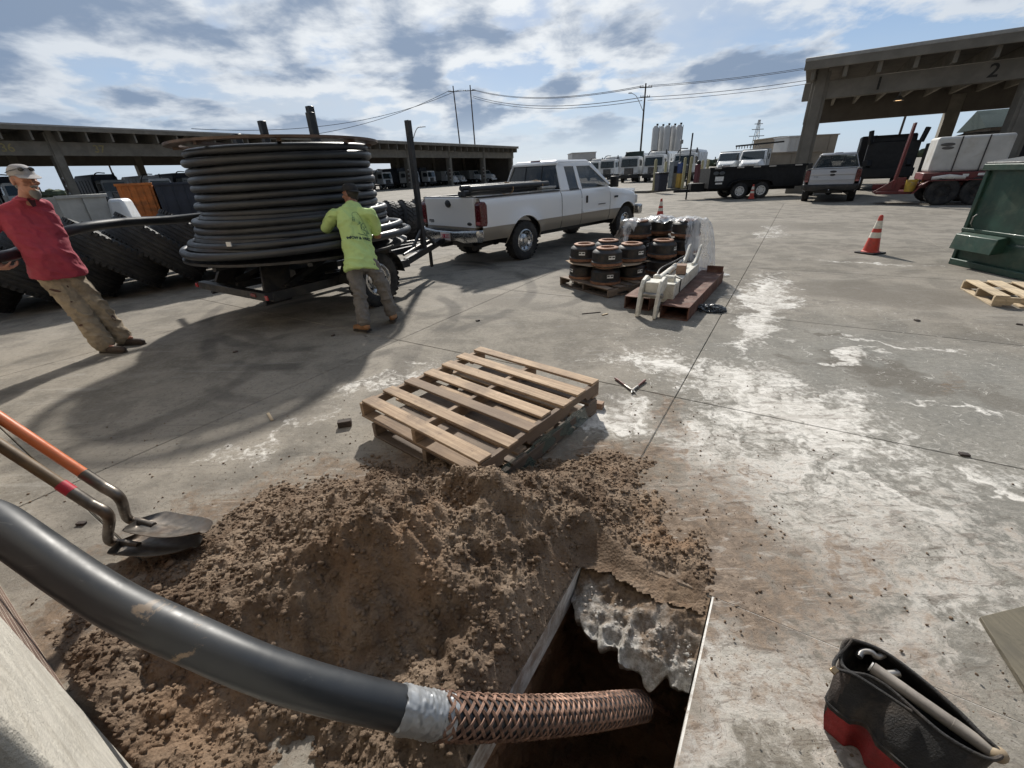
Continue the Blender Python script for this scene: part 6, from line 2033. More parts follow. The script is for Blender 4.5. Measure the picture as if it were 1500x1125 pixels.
hp.build('waste_load', mat('tan_waste', (.22, .19, .15), .95, var=.35, vs=3, bump=.6, bs=12), label='tan heap of waste filling the black container', category='waste', kind='stuff')

# ================================================================== FUEL ISLAND
isl = thing('fuel_island', 'low concrete kerbed fuel island between the pickup and the dump trailer', 'kerb island')
i0, i1 = G(948, 283), G(1003, 277.5)
iv = (i1 - i0).normalized(); inn = Vector((-iv.y, iv.x, 0))
m = MB()
pol = [i0, i0 + iv * 2.4, i1 + iv * 3.5, i1 + iv * 3.5 + inn * 1.8, i0 + iv * .6 + inn * 2.2, i0 - iv * .3 + inn * 1.0]
m.prism([(p.x, p.y) for p in pol], 0, .16)
m.build('kerb', M_conc, isl, bevel=.03)
M_bol = mat('faded_yellow_bollard', (.40, .36, .20), .7, var=.15, vs=2, dirt=((.25, .22, .15), .5, 2))
def at_base(px, py):
    return G(px, py, .16)
for i, (px, py, h) in enumerate(((957, 279, 2.05), (972, 275, 1.9), (999, 276, 2.1), (1008, 274.5, 2.15), (1025, 270, 1.9), (1033, 270, 1.9))):
    p = at_base(px, py)
    t = thing('bollard', ['pale yellow bollard beside the dark bin', 'pale yellow bollard behind the dark bin', 'pale yellow bollard beside the yellow drum', 'pale yellow bollard beside the thin dark post', 'pale yellow bollard at the dump trailer drawbar', 'pale yellow bollard against the dump trailer front'][i], 'bollard', (p.x, p.y, .16), 0, 'bollards on the fuel island')
    MB().lathe([(.10, 0), (.10, h - .06), (.06, h - .01), (0, h)], 14).build('post', M_bol, t)
    MB().lathe([(.15, 0), (.15, .03), (.10, .035)], 14).build('flange', M_bol, t)
p = at_base(967, 280)
t = thing('waste_bin', 'dark navy waste bin on the fuel island', 'bin', (p.x, p.y, .16), .2)
MB().box((0, 0, .55), (.62, .62, 1.1), top=(1.1, 1.1)).build('bin', mat('navy_bin', (.02, .025, .045), .5), t, bevel=.04)
MB().box((0, 0, 1.14), (.72, .74, .10)).build('lid', M_trim, t, bevel=.03)
for i, (px, py, col, lab) in enumerate(((984, 275, (.20, .22, .23), 'grey fuel pump cabinet with dark panel'), (988, 272, (.16, .20, .24), 'blue-grey fuel pump cabinet behind the first'))):
    p = at_base(px, py)
    t = thing('fuel_pump', lab, 'fuel pump', (p.x, p.y, .16), .4, 'fuel pumps on the island')
    MB().box((0, 0, .95), (.55, .5, 1.9)).build('cabinet', mat('pump_paint_%d' % i, col, .5), t, bevel=.03)
    MB().box((0, -.255, 1.3), (.42, .02, .5)).build('display', M_trim, t)
    MB().tube(spline([(.3, -.1, 1.5), (.45, -.2, .9), (.40, -.2, .4), (.3, -.2, .9)], 6), .02, 6).build('hose', M_trim, t)
p = at_base(995, 275)
t = thing('equipment_cabinet', 'yellow cabinet with blue cabinet on top at the fuel island', 'cabinet', (p.x, p.y, .16), .3)
MB().box((0, 0, .5), (.45, .45, 1.0)).build('lower_cabinet', mat('yellow_cab', (.42, .26, .04), .5), t, bevel=.02)
MB().box((0, 0, 1.4), (.45, .45, .7)).build('upper_cabinet', mat('blue_cab', (.03, .06, .18), .5), t, bevel=.02)
p = at_base(1005, 274)
t = thing('thin_post', 'tall thin dark post on the fuel island', 'post', (p.x, p.y, .16))
MB().cyl((0, 0, 0), (0, 0, 3.75), .055, n=10).build('post', M_trim, t)
MB().box((0, 0, .02), (.25, .25, .04)).build('base_plate', M_trim, t)
p = at_base(991, 272)
t = thing('yard_light', 'short lamp post with square light head on the fuel island', 'lamp post', (p.x, p.y, .16))
MB().cyl((0, 0, 0), (0, 0, 3.2), .035, n=10).build('post', M_steel, t)
MB().box((0, 0, 3.35), (.22, .22, .3)).build('light_head', M_tgrey, t, bevel=.03)
p = at_base(1020, 268)
t = thing('fuel_pump', 'dark red fuel pump by the dump trailer drawbar', 'fuel pump', (p.x, p.y, .16), .4, 'fuel pumps on the island')
MB().box((0, 0, .8), (.45, .45, 1.6)).build('cabinet', mat('maroon_pump', (.10, .02, .03), .5), t, bevel=.03)
MB().ell((0, 0, 1.75), .2, 12).build('top_dome', M_trim, t)

# ================================================================== POLES, WIRES, SILOS, FAR BUILDINGS
M_pole = mat('creosoted_pole', (.07, .055, .045), .9, var=.2)
M_wire = mat('dark_wire', (.05, .05, .055), .7)
tops = {}
def upole(label, px, yy, h, arms, lean=0., r_=.16):
    x, y = along(px, yy)
    t = thing('utility_pole', label, 'utility pole', (x, y, 0), 0, 'utility poles')
    MB().cyl((0, 0, 0), (lean, 0, h), r_, r_ * .65, n=12).build('shaft', M_pole, t)
    for z, w in arms:
        MB().box((lean * z / h, -.15, z), (w, .12, .14)).build('crossarm', M_pole, t)
        for k in (-1, -.5, .5, 1):
            MB().cyl((lean + k * w * .46, -.15, z + .07), (lean + k * w * .46, -.15, z + .25), .04, n=8).build('insulator', M_steel, t)
    tops[px] = Vector((x + lean, y - .15, h))
    return t
u1 = upole('utility pole with street lamp arm beyond the far trucks', 936, 74, 12.6, ((12.1, 1.8), (10.9, 1.4)))
MB().tube(spline([(-.1, 0, 9.2), (-1.2, 0, 11.0), (-2.0, 0, 11.5)], 6), .04, 8).build('lamp_arm', M_steel, u1)
MB().box((-2.2, 0, 11.5), (.5, .2, .12)).build('lamp_head', M_steel, u1, bevel=.03)
upole('left one of the twin tall poles behind the long canopy', 679, 130, 22.2, ((21.0, 2.6),), lean=-.9, r_=.2)
upole('right one of the twin tall poles behind the long canopy', 699, 130, 22.2, ((21.0, 2.6),), lean=-.3, r_=.2)
upole('thin pole standing behind the numbered canopy', 1300, 48, 9.0, (), .2, .12)
upole('thin pole showing behind the long canopy at bay 37', 163, 75, 9.5, (), 0, .14)
def wire(a, b, sag, r_, label):
    a, b = Vector(a), Vector(b)
    pts = [a.lerp(b, k / 24) - Vector((0, 0, sag * 4 * (k / 24) * (1 - k / 24))) for k in range(25)]
    return MB().tube(pts, r_, 5).build('overhead_wire', M_wire, label=label, category='wire', group='overhead wires')
T0, T1, T2 = tops[936], tops[679], tops[699]
for dz, k in ((-.3, .03), (-.45, .03), (-1.7, .035), (-2.1, .03)):
    e = Vector((*along(1300, 62), 13.6 + dz))
    wire(T0 + Vector((.4, 0, dz)), e, .6, k, 'overhead wire from the lamp-arm pole towards the numbered canopy')
    wire(T0 + Vector((-.4, 0, dz)), T2 + Vector((.5, 0, dz - .6)), 1.6, k * 1.4, 'overhead wire between lamp-arm pole and the twin poles')
for dx in (-1.1, 1.1):
    wire(T1 + Vector((dx, 0, -1)), T2 + Vector((dx, 0, -1)), .2, .05, 'short overhead wire between the twin poles')
    wire(T1 + Vector((dx, 0, -1)), Vector((*along(300, 92), 10.5 + dx)), 3.0, .05, 'overhead wire falling away behind the long canopy')
sl = thing('street_lamp', 'curved street lamp rising over the long canopy roof', 'street lamp', (*along(610, 112), 0))
MB().tube(spline([(0, 0, 0), (0, 0, 8.5), (.4, 0, 10.2), (1.4, 0, 11.8), (2.6, 0, 12.0)], 6), .09, 8).build('curved_mast', M_steel, sl)
MB().box((2.9, 0, 12.0), (.8, .3, .14)).build('lamp_head', M_steel, sl, bevel=.04)
M_silo = mat('white_silo', (.55, .55, .54), .6, var=.08, vs=.4)
for k in range(5):
    x, y = along(955 + 8.3 * k, 150 + 2 * (k % 2))
    t = thing('silo', 'white storage silo in the cluster beyond the far trucks', 'silo', (x, y, 0), 0, 'silo cluster')
    MB().lathe([(.95, 0), (.95, 12.2), (.5, 12.9), (0, 13.0)], 20).build('shell', M_silo, t)
    MB().tube([(.98, -.3, 0), (.98, -.3, 12.8)], .10, 6).build('ladder_pipe', M_steel, t)
    MB().box((.4, 0, 13.2), (.5, .5, .5)).build('vent', M_trim, t)
M_tanb = mat('tan_block', (.33, .28, .22), .9, var=.15, vs=.5)
def block(label, px0, px1, yy, z0, z1, dep, m_, cat='building'):
    a = Vector((*along(px0, yy), 0)); b = Vector((*along(px1, yy), 0))
    t = thing('plant_building', label, cat, tuple((a + b) / 2))
    w = (b - a).length
    MB().box((0, dep / 2, (z0 + z1) / 2), (w, dep, z1 - z0)).build('wall', m_, t, bevel=.03)
    for k in range(max(2, int(w / 2.2))):
        MB().box((-w / 2 + (k + .5) * w / max(2, int(w / 2.2)), -.03, (z0 + z1) / 2), (.16, .08, z1 - z0 - .2)).build('panel_rib', m_, t)
    MB().box((0, dep / 2, z1 + .08), (w + .3, dep + .3, .16)).build('parapet', m_, t)
    return t
block('tan concrete block wall behind the dump trailer', 1112, 1200, 62, 0, 2.6, 5, M_tanb, 'wall')
block('taller tan plant building behind the block wall', 1132, 1215, 80, 0, 5.2, 8, M_tanb)
block('pale panelled plant tower beside the tan building', 1146, 1162, 76, 0, 5.0, 4, M_silo)
block('low white shed beyond the far row of trucks', 838, 872, 120, 0, 5.6, 8, M_silo)
# green-grey long roof beyond the red trailer
gr = thing('long_shed', 'long low green-roofed shed beyond the numbered canopy', 'shed', tuple(rc + DB * 40 + DA * 24), math.atan2(DA.y, DA.x))
MB().box((8, 0, 1.9), (34, 10, 3.8)).build('wall', M_conc_d, gr)
m = MB(); m.loft([[(x, -5.6, 3.8), (x, 0, 5.6), (x, 5.6, 3.8)] for x in (-9.5, 25.5)]); m.build('roof', mat('green_metal_roof', (.03, .045, .045), .9, var=.15, spec=.1), gr)
# lattice tower
lt = thing('lattice_tower', 'faint steel lattice power tower far beyond the yard', 'power tower', (*along(1099, 420), 0))
for s in ((-1, -1), (1, -1), (1, 1), (-1, 1)):
    MB().bar((s[0] * 3, s[1] * 3, 0), (s[0] * .5, s[1] * .5, 34), .35, .35).build('leg', M_steel, lt)
for z, w in ((22, 13), (27, 10), (31, 7)):
    MB().bar((-w / 2, 0, z), (w / 2, 0, z), .4, .5).build('crossarm', M_steel, lt)
for k in range(8):
    z = 2 + k * 4; w = 3 - 2.5 * z / 34
    MB().bar((-w, -w, z), (w, -w, z + 3.6), .2, .2).build('brace', M_steel, lt)
# distant tree line and low rise
M_leaf = mat('far_foliage', (.06, .075, .045), .9, var=.4, vs=.3)
mb = MB()
rr_ = random.Random(4)
for k in range(900):
    az = R(-50 + 105 * rr_.random()); d = 420 + 200 * rr_.random()
    x, y = d * math.sin(az), d * math.cos(az)
    h = 2.5 + 4 * rr_.random() ** 2
    mb.ell((x, y, h * .45), (3 + 5 * rr_.random(), 3, h * .55), 6)
mb.build('tree_line', M_leaf, kind='stuff', label='thin line of far scrub and trees along the horizon', category='trees')
# ================================================================== WORKERS
def blobmesh(prims, voxel, smooth=3, wr=0., wscale=14., seed=0):
    m = MB()
    for p in prims:
        if p[0] == 'cap':
            _, a, b, r0, r1 = p
            a, b = Vector(a), Vector(b)
            L_ = (b - a).length
            prof = [(0, -r0)] + [(r0 * math.sin(k * math.pi / 12), -r0 * math.cos(k * math.pi / 12)) for k in range(1, 6)] + [(r0, 0), (r1, L_)] + [(r1 * math.cos(k * math.pi / 12), L_ + r1 * math.sin(k * math.pi / 12)) for k in range(1, 6)] + [(0, L_ + r1)]
            m.lathe(prof, 18, Matrix.Translation(a) @ frame_to(a, b).to_4x4())
        elif p[0] == 'ell':
            _, c, r_, M3 = p
            h = 10
            prof = [(math.sin(math.pi * i / h), -math.cos(math.pi * i / h)) for i in range(h + 1)]
            prof[0] = (0, -1); prof[-1] = (0, 1)
            m.lathe(prof, 20, Matrix.Translation(c) @ M3.to_4x4() @ Matrix.Diagonal((*r_, 1)))
        elif p[0] == 'loft':
            m.loft(p[1])
    me = m.mesh('tmp', M_trim)
    ob = bpy.data.objects.new('tmp', me); COL.objects.link(ob)
    rm = ob.modifiers.new('r', 'REMESH'); rm.mode = 'VOXEL'; rm.voxel_size = voxel
    sm = ob.modifiers.new('s', 'SMOOTH'); sm.iterations = smooth; sm.factor = .5
    dg = bpy.context.evaluated_depsgraph_get()
    out = bpy.data.meshes.new_from_object(ob.evaluated_get(dg))
    bpy.data.objects.remove(ob)
    if wr:
        n_ = len(out.vertices)
        co = np.empty(n_ * 3); out.vertices.foreach_get('co', co); co = co.reshape(-1, 3)
        nr = np.empty(n_ * 3); out.vertices.foreach_get('normal', nr); nr = nr.reshape(-1, 3)
        w = fbm(co[:, 2] * wscale + co[:, 0] * 6, (co[:, 0] - co[:, 1]) * wscale * .55 + seed, 4, 70 + seed) - .5
        w2 = 1 - np.abs(fbm(co[:, 2] * wscale * .6 + co[:, 1] * 5, (co[:, 0] + co[:, 1]) * wscale * .4, 3, 90 + seed) - .5) * 5
        co = co + nr * (w * wr * 1.2 + np.clip(w2, 0, 1) * wr * .9)[:, None]
        out.vertices.foreach_set('co', co.reshape(-1))
    out.materials.clear()
    return out
def mesh_part(name, me, mt_, parent):
    me.name = name
    me.materials.append(mt_)
    me.polygons.foreach_set('use_smooth', [True] * len(me.polygons))
    return link(name, me, parent)
def torso_loft(secs):
    """secs: (centre, right vector, forward vector, half width, half depth)"""
    rings = []
    for c, r_, f_, hw, hd in secs:
        ring = []
        for k in range(24):
            a = 2 * math.pi * k / 24
            cx_, sx_ = math.cos(a), math.sin(a)
            ring.append(Vector(c) + r_ * (hw * math.copysign(abs(cx_) ** .82, cx_)) + f_ * (hd * math.copysign(abs(sx_) ** .82, sx_)))
        rings.append(ring)
    return ('loft', rings)
def basis(fwd, up):
    up = up.normalized(); f_ = (fwd - up * fwd.dot(up)).normalized(); r_ = f_.cross(up)
    return r_, f_, up
def hand(prims, wrist, tip_dir, palm_n, side, curl):
    """palm and five bent fingers"""
    d = tip_dir.normalized(); n_ = (palm_n - d * palm_n.dot(d)).normalized(); s_ = d.cross(n_) * side
    prims.append(('cap', wrist, wrist + d * .05, .026, .030))
    prims.append(('cap', wrist + d * .05 - s_ * .02, wrist + d * .085 - s_ * .024, .020, .016)); prims.append(('cap', wrist + d * .05 + s_ * .02, wrist + d * .085 + s_ * .024, .020, .016))
    for i, (o, L_) in enumerate(((-.033, .062), (-.011, .075), (.011, .078), (.033, .068))):
        b = wrist + d * .09 + s_ * o
        p = b
        dd_ = d
        for k in range(3):
            ang = curl * (.5 + .5 * k)
            dd_ = (d * math.cos(ang) + n_ * math.sin(ang)).normalized()
            q_ = p + dd_ * (L_ * (.45, .32, .25)[k])
            prims.append(('cap', p, q_, .0105 - .001 * k, .0100 - .001 * k)); p = q_
    tb_ = wrist + d * .03 + s_ * .035
    q_ = tb_ + (d * .5 + s_ * .55 + n_ * .45).normalized() * .042
    prims.append(('cap', tb_, q_, .014, .012)); prims.append(('cap', q_, q_ + (d * .6 + n_ * .7).normalized() * .034, .0115, .0095))

def person(label, J, fwd, look, mats, spec):
    """J: joints in world metres. One continuous body, clothing as children."""
    base = (J['ankle_l'] + J['ankle_r']) / 2
    org = Vector((base.x, base.y, 0))
    t = thing('person', label, 'person', tuple(org))
    J = {k: v - org for k, v in J.items()}
    skin, shirt, pants, boots, capm, hairm = mats
    hipc = (J['hip_l'] + J['hip_r']) / 2
    spine_up = (J['neck'] - hipc)
    rr2, ff, uu = basis(fwd, spine_up)
    sh = (J['sho_l'] + J['sho_r']) / 2
    lk = look.normalized()
    hr, hf, hu = basis(lk, (Vector((0, 0, 1)) + spine_up.normalized() * .5))
    Hc = J['head']
    hs = spec.get('hs', 1.)
    hr, hf, hu = hr * hs, hf * hs, hu * hs
    HM = Matrix((hr, hf, hu)).transposed()
    prims = []
    # head: cranium, jaw, nose, ears, brow, lips
    prims += [('ell', Hc + hu * .025 - hf * .008, (.076, .096, .098), HM), ('ell', Hc - hu * .055 + hf * .020, (.058, .070, .072), HM), ('ell', Hc - hu * .098 + hf * .050, (.034, .030, .028), HM)]
    prims += [('cap', Hc + hf * .090 + hu * .012, Hc + hf * .112 - hu * .026, .009, .015), ('ell', Hc + hf * .084 + hu * .026, (.055, .016, .012), HM), ('ell', Hc + hf * .086 - hu * .062, (.026, .014, .009), HM), ('ell', Hc + hf * .086 - hu * .076, (.023, .013, .009), HM)]
    for s in (-1, 1):
        prims.append(('ell', Hc + hr * (s * .079) - hf * .012 - hu * .008, (.012, .022, .034), HM))
        prims.append(('ell', Hc + hr * (s * .043) + hf * .068 - hu * .022, (.024, .018, .020), HM))
    prims.append(('cap', J['neck'] - uu * .03, Hc - hu * .05 - hf * .012, .064, .060))
    # body core and limbs under the clothes
    prims.append(torso_loft([(hipc - uu * .06, rr2, ff, .13, .085), (hipc + uu * .06, rr2, ff, .145, .095), (hipc.lerp(sh, .5), rr2, ff, .135, .09), (hipc.lerp(sh, .85), rr2, ff, .16, .095), (sh + uu * .02, rr2, ff, .14, .07), (J['neck'] - uu * .02, rr2, ff, .055, .055)]))
    for s in ('l', 'r'):
        prims += [('cap', J['sho_' + s], J['elb_' + s], .048, .040), ('cap', J['elb_' + s], J['wri_' + s], .040, .027)]
        prims += [('cap', J['hip_' + s], J['knee_' + s], .075, .052), ('cap', J['knee_' + s], J['ankle_' + s], .050, .036), ('cap', J['ankle_' + s], J['ankle_' + s].lerp(J['toe_' + s], .55), .030, .018)]
        hand(prims, J['wri_' + s], J['hdir_' + s] + org, J['palm_' + s] + org, -1 if s == 'l' else 1, spec.get('curl', .8))
    mesh_part('body', blobmesh(prims, .0072, 4), skin, t)
    # shirt
    b = spec['bulk']
    belly = spec['belly']
    sec = [(hipc + uu * spec['hem'], rr2, ff, .196 * b, .150 * b + belly * .55), (hipc + uu * (spec['hem'] + .05), rr2, ff, .194 * b, .146 * b + belly * .6), (hipc + uu * .09, rr2, ff, .182 * b, .132 * b + belly * .9), (hipc.lerp(sh, .38) + ff * belly * .55, rr2, ff, .170 * b, .115 * b + belly * .75), (hipc.lerp(sh, .62) + ff * belly * .2, rr2, ff, .182 * b, .116 * b + belly * .25), (hipc.lerp(sh, .84), rr2, ff, .190 * b, .112 * b), (sh + uu * .015, rr2, ff, .165 * b, .088), (J['neck'] - uu * .005, rr2, ff, .075, .068), (J['neck'] + uu * .012, rr2, ff, .066, .062)]
    prims = [torso_loft(sec)]
    for s in ('l', 'r'):
        e = J['sho_' + s].lerp(J['elb_' + s], spec['sleeve'])
        prims.append(('cap', J['sho_' + s] - uu * .012, e, .057 * b, .064))
        prims.append(('cap', J['sho_' + s].lerp(sh, .5) - uu * .01, J['sho_' + s] - uu * .016, .060 * b, .056 * b))
    sme = blobmesh(prims, .0085, 4, spec['wrinkle'], 13, 3)
    so_ = mesh_part('shirt', sme, shirt, t)
    # trousers
    prims = [torso_loft([(hipc - uu * .10, rr2, ff, .150 + .03 * (spec['leg'] - 1), .105), (hipc, rr2, ff, .150 * b, .112 * b), (hipc + uu * .05, rr2, ff, .138 * b, .100 * b)])]
    for s in ('l', 'r'):
        prims += [('cap', J['hip_' + s].lerp(J['knee_' + s], .06), J['knee_' + s], .090 * spec['leg'], .074 * spec['leg']), ('cap', J['knee_' + s], J['ankle_' + s] + (J['knee_' + s] - J['ankle_' + s]).normalized() * .025, .072 * spec['leg'], .070 * spec['leg'])]
    mesh_part('trousers', blobmesh(prims, .0085, 4, spec['wrinkle'] * 1.35, 15, 8), pants, t)
    # boots
    for s in ('l', 'r'):
        a, q_ = J['ankle_' + s], J['toe_' + s]
        d = (q_ - a); d.z = 0; d.normalize()
        g0 = Vector((a.x, a.y, a.z - .055)); zs = a.z - .09
        heel = Vector((a.x, a.y, 0)) - d * .045; toe = Vector((a.x, a.y, 0)) + d * .185
        lift = max(0., a.z - .10)
        heel.z = .042 + lift; toe.z = .036 + lift * .35
        k_ = spec.get('shoe', 1.0)
        toe = heel + (toe - heel) * k_
        prims = [('cap', heel + Vector((0, 0, .01)), heel.lerp(toe, .55), .040, .046), ('cap', heel.lerp(toe, .5), toe - d * .02, .046, .038), ('cap', heel + d * .035 + Vector((0, 0, .03)), a + Vector((0, 0, .055)), .046, .052)]
        bm_ = mesh_part('boot', blobmesh(prims, .008, 3), boots, t)
        sole = MB()
        sd_ = Vector((-d.y, d.x, 0))
        outl = [heel - d * .042 + sd_ * .0, heel - d * .03 + sd_ * .038, heel + d * .09 + sd_ * .040, heel + d * .17 + sd_ * .048, toe + d * .0 + sd_ * .034, toe + d * .030, toe - sd_ * .034, heel + d * .17 - sd_ * .046, heel + d * .09 - sd_ * .038, heel - d * .03 - sd_ * .038]
        tz = lambda p, o: Vector((p.x, p.y, max(.001, p.z - .042 + o)))
        n_ = len(outl)
        sole.add([tz(p, 0) for p in outl] + [tz(p, .022) for p in outl], [tuple(range(n_ - 1, -1, -1)), tuple(range(n_, 2 * n_))] + [(k, (k + 1) % n_, n_ + (k + 1) % n_, n_ + k) for k in range(n_)])
        sole.build('sole', spec['sole'], bm_)
    # belt
    # cap: crown, brim, strap
    crown = []
    cf = hf * spec['capdir']
    for k in range(9):
        a = k / 8 * math.pi / 2
        ring = []
        for i in range(28):
            th = 2 * math.pi * i / 28
            rad = math.cos(a) ** .75
            ring.append(Hc + hu * (.038 + .090 * math.sin(a)) - hf * .006 + hr * (.087 * rad * math.cos(th)) + hf * (.108 * rad * math.sin(th)))
        crown.append(ring)
    m = MB(); m.loft(crown, cap=False)
    co_ = m.build('cap', capm, t, ang=60)
    m = MB()
    rows_ = []
    for i in range(13):
        th = (i / 12 - .5) * 2.1
        o0 = Hc + hu * .042 + hr * (.088 * math.sin(th)) + cf * (.100 * math.cos(th))
        o1 = Hc + hu * (.030 - .018 * math.cos(th)) + hr * (.090 * math.sin(th) * 1.0) + cf * (.100 * math.cos(th) + .078 * max(0, math.cos(th * .74)))
        rows_.append((o0, o1))
    for (a, b2), (c, d) in zip(rows_[:-1], rows_[1:]):
        m.slabq(a, b2, d, c, .004)
    m.build('brim', capm, co_)
    # hair round the ears and nape, beard
    hm = [('ell', Hc + hu * .012 - hf * .022, (.081, .094, .066), HM), ('ell', Hc - hu * .045 - hf * .062, (.058, .032, .040), HM)]
    mesh_part('hair', blobmesh(hm, .008, 2), hairm, t)
    if spec.get('beard'):
        bd = [('ell', Hc - hu * .105 + hf * .066, (.040, .032, .046), HM), ('ell', Hc - hu * .125 + hf * .072, (.028, .022, .034), HM), ('ell', Hc - hu * .050 + hf * .094, (.032, .012, .010), HM)]
        mesh_part('beard', blobmesh(bd, .006, 2), spec['beard'], t)
    return t, so_, (rr2, ff, uu, hipc, sh, org, Hc, hr, hf, hu)

M_skin = mat('skin', (.36, .17, .115), .55, var=.12, vs=14, bump=.1, bs=120)
M_skin2 = mat('tanned_skin', (.26, .125, .085), .55, var=.12, vs=14)
M_redshirt = mat('faded_red_polo', (.30, .035, .058), .85, var=.14, vs=5, bump=.25, bs=40)
M_limeshirt = mat('lime_tshirt', (.46, .62, .24), .85, var=.08, vs=5, bump=.2, bs=40)
M_khaki = mat('stained_khaki', (.29, .235, .165), .88, var=.14, vs=6, bump=.3, bs=40, dirt=((.10, .075, .055), .55, 5))
M_greyjean = mat('grey_work_jeans', (.155, .145, .135), .88, var=.18, vs=7, bump=.3, bs=50, dirt=((.085, .078, .07), .5, 7))
M_boot_t = mat('tan_leather', (.27, .135, .06), .6, var=.25, vs=12)
M_boot_b = mat('brown_leather', (.045, .030, .022), .7, var=.3, vs=12)
M_cap_g = mat('grey_cap_cloth', (.30, .285, .28), .85, var=.15, vs=14)
M_cap_b = mat('black_cap_cloth', (.014, .014, .015), .8)
M_hair_b = mat('dark_hair', (.018, .014, .012), .7)
M_hair_g = mat('grey_hair', (.16, .15, .14), .75)
M_sole = mat('boot_sole', (.035, .028, .022), .85)

# --- man in the lime shirt pushing the reel
J = dict(ankle_l=PY(533, 473, 5.12), ankle_r=PY(574, 458, 5.47), knee_l=PY(527, 428, 5.22), knee_r=PY(560, 417, 5.45), hip_l=PY(517, 387, 5.36), hip_r=PY(541, 386, 5.40),
         neck=PY(516, 299, 5.66), head=PY(513, 285, 5.74), sho_l=PY(489, 312, 5.60), sho_r=PY(543, 311, 5.58), elb_l=PY(474, 342, 5.72), elb_r=PY(554, 345, 5.74), wri_l=PY(486, 344, 5.86), wri_r=PY(543, 347, 5.96))
toR = (REEL - J['neck']); toR.z = 0; toR.normalize()
J['toe_l'] = J['ankle_l'] + Vector((.20, .05, -.05)); J['toe_r'] = J['ankle_r'] + Vector((.10, .17, -.05))
J['toe_l'] = J['ankle_l'] + Vector((-.16, .10, -.05)); J['toe_r'] = J['ankle_r'] + Vector((-.02, .19, -.05))
base_ = (J['ankle_l'] + J['ankle_r']) / 2; orgv = Vector((base_.x, base_.y, 0))
for s in 'lr':
    J['hdir_' + s] = toR * .8 + Vector((0, 0, .45)); J['palm_' + s] = toR - Vector((0, 0, .8))
    J['ankle_' + s].z = max(.095, min(J['ankle_' + s].z, .13))
lime, lshirt, fr_ = person('person in lime T-shirt and black cap leaning on the pipe reel', J, toR, (toR + Vector((-.45, 0, -.1))), (M_skin2, M_limeshirt, M_greyjean, M_boot_t, M_cap_b, M_hair_b), dict(bulk=1.04, belly=.015, hem=-.085, sleeve=.74, wrinkle=.016, leg=1.02, sole=M_sole, capdir=-1, curl=.35))
# print on the back of the lime shirt, laid on the cloth
rr2, ff, uu, hipc, sh, org, Hc, hr, hf, hu = fr_
bvh = BVHTree.FromPolygons([v.co for v in lshirt.data.vertices], [p.vertices for p in lshirt.data.polygons])
ink = mat('dark_teal_ink', (.018, .045, .05), .8)
ink2 = mat('faded_green_ink', (.10, .20, .10), .8)
def lay(me, centre, parent, name, mt_, lift=.004):
    bm = bmesh.new(); bm.from_mesh(me)
    bmesh.ops.triangulate(bm, faces=bm.faces)
    for it in range(2):
        bmesh.ops.subdivide_edges(bm, edges=[e for e in bm.edges if e.calc_length() > .014], cuts=1, use_grid_fill=False)
        bmesh.ops.triangulate(bm, faces=bm.faces)
    dead = []
    for v in bm.verts:
        src = centre + rr2 * v.co.x + uu * v.co.y - ff * .6
        h_ = bvh.ray_cast(src, ff)
        if h_[0] is None:
            dead.append(v)
        else:
            v.co = h_[0] - ff * lift
    bmesh.ops.delete(bm, geom=dead, context='VERTS')
    bm.to_mesh(me); bm.free()
    me.materials.clear(); me.materials.append(mt_)
    me.name = name
    return link(name, me, parent)
cB_ = hipc.lerp(sh, .50)
lay(text_mesh('MOW & HARD.', .043, extrude=0, bold=.0018), cB_ - rr2 * .022 - uu * .035, lshirt, 'shirt_lettering', ink)
def strokes(lines, w):
    m = MB()
    for ln in lines:
        for (x0, y0), (x1, y1) in zip(ln[:-1], ln[1:]):
            d = Vector((x1 - x0, y1 - y0, 0)); n_ = Vector((-d.y, d.x, 0)).normalized() * w
            a, b = Vector((x0, y0, 0)), Vector((x1, y1, 0))
            m.quad(a + n_, a - n_, b - n_, b + n_)
    return m.mesh('drawing', M_trim)
arc = [(-.085 + .05 * (1 - math.cos(a)), .235 + .04 * math.sin(a)) for a in [k * math.pi / 10 for k in range(7)]]
rod = [(-.088, .20)] + arc + [(.02, .21), (.07, .12), (.11, .03)]
squig = []
rq = random.Random(3)
for k in range(16):
    x = -.035 + .10 * rq.random() + k * .003; y = .17 - k * .0095
    squig.append([(x, y), (x + .02 * rq.uniform(-1, 1), y - .018), (x + .028 * rq.uniform(-1, 1), y - .028), (x + .02, y - .012)])
box_ = [(-.10, .195), (-.075, .195), (-.075, .155), (-.10, .155), (-.10, .195)]
lay(strokes([rod], .0022), cB_ + uu * .0, lshirt, 'rod_drawing', ink2, .0038)
lay(strokes(squig + [box_, [(-.10, .175), (-.075, .175)], [(-.05, .02), (.08, .0)], [(-.04, .015), (.09, -.006)]], .0032), cB_, lshirt, 'figure_drawing', ink2, .0036)
MB().box(hipc - org * 0 - ff * .118 - rr2 * .085 - uu * .05, (.10, .006, .012), (0, 0, math.atan2(rr2.y, rr2.x))).build('hip_pocket', mat('pocket_shadow_cloth', (.05, .047, .045), .9), lime)

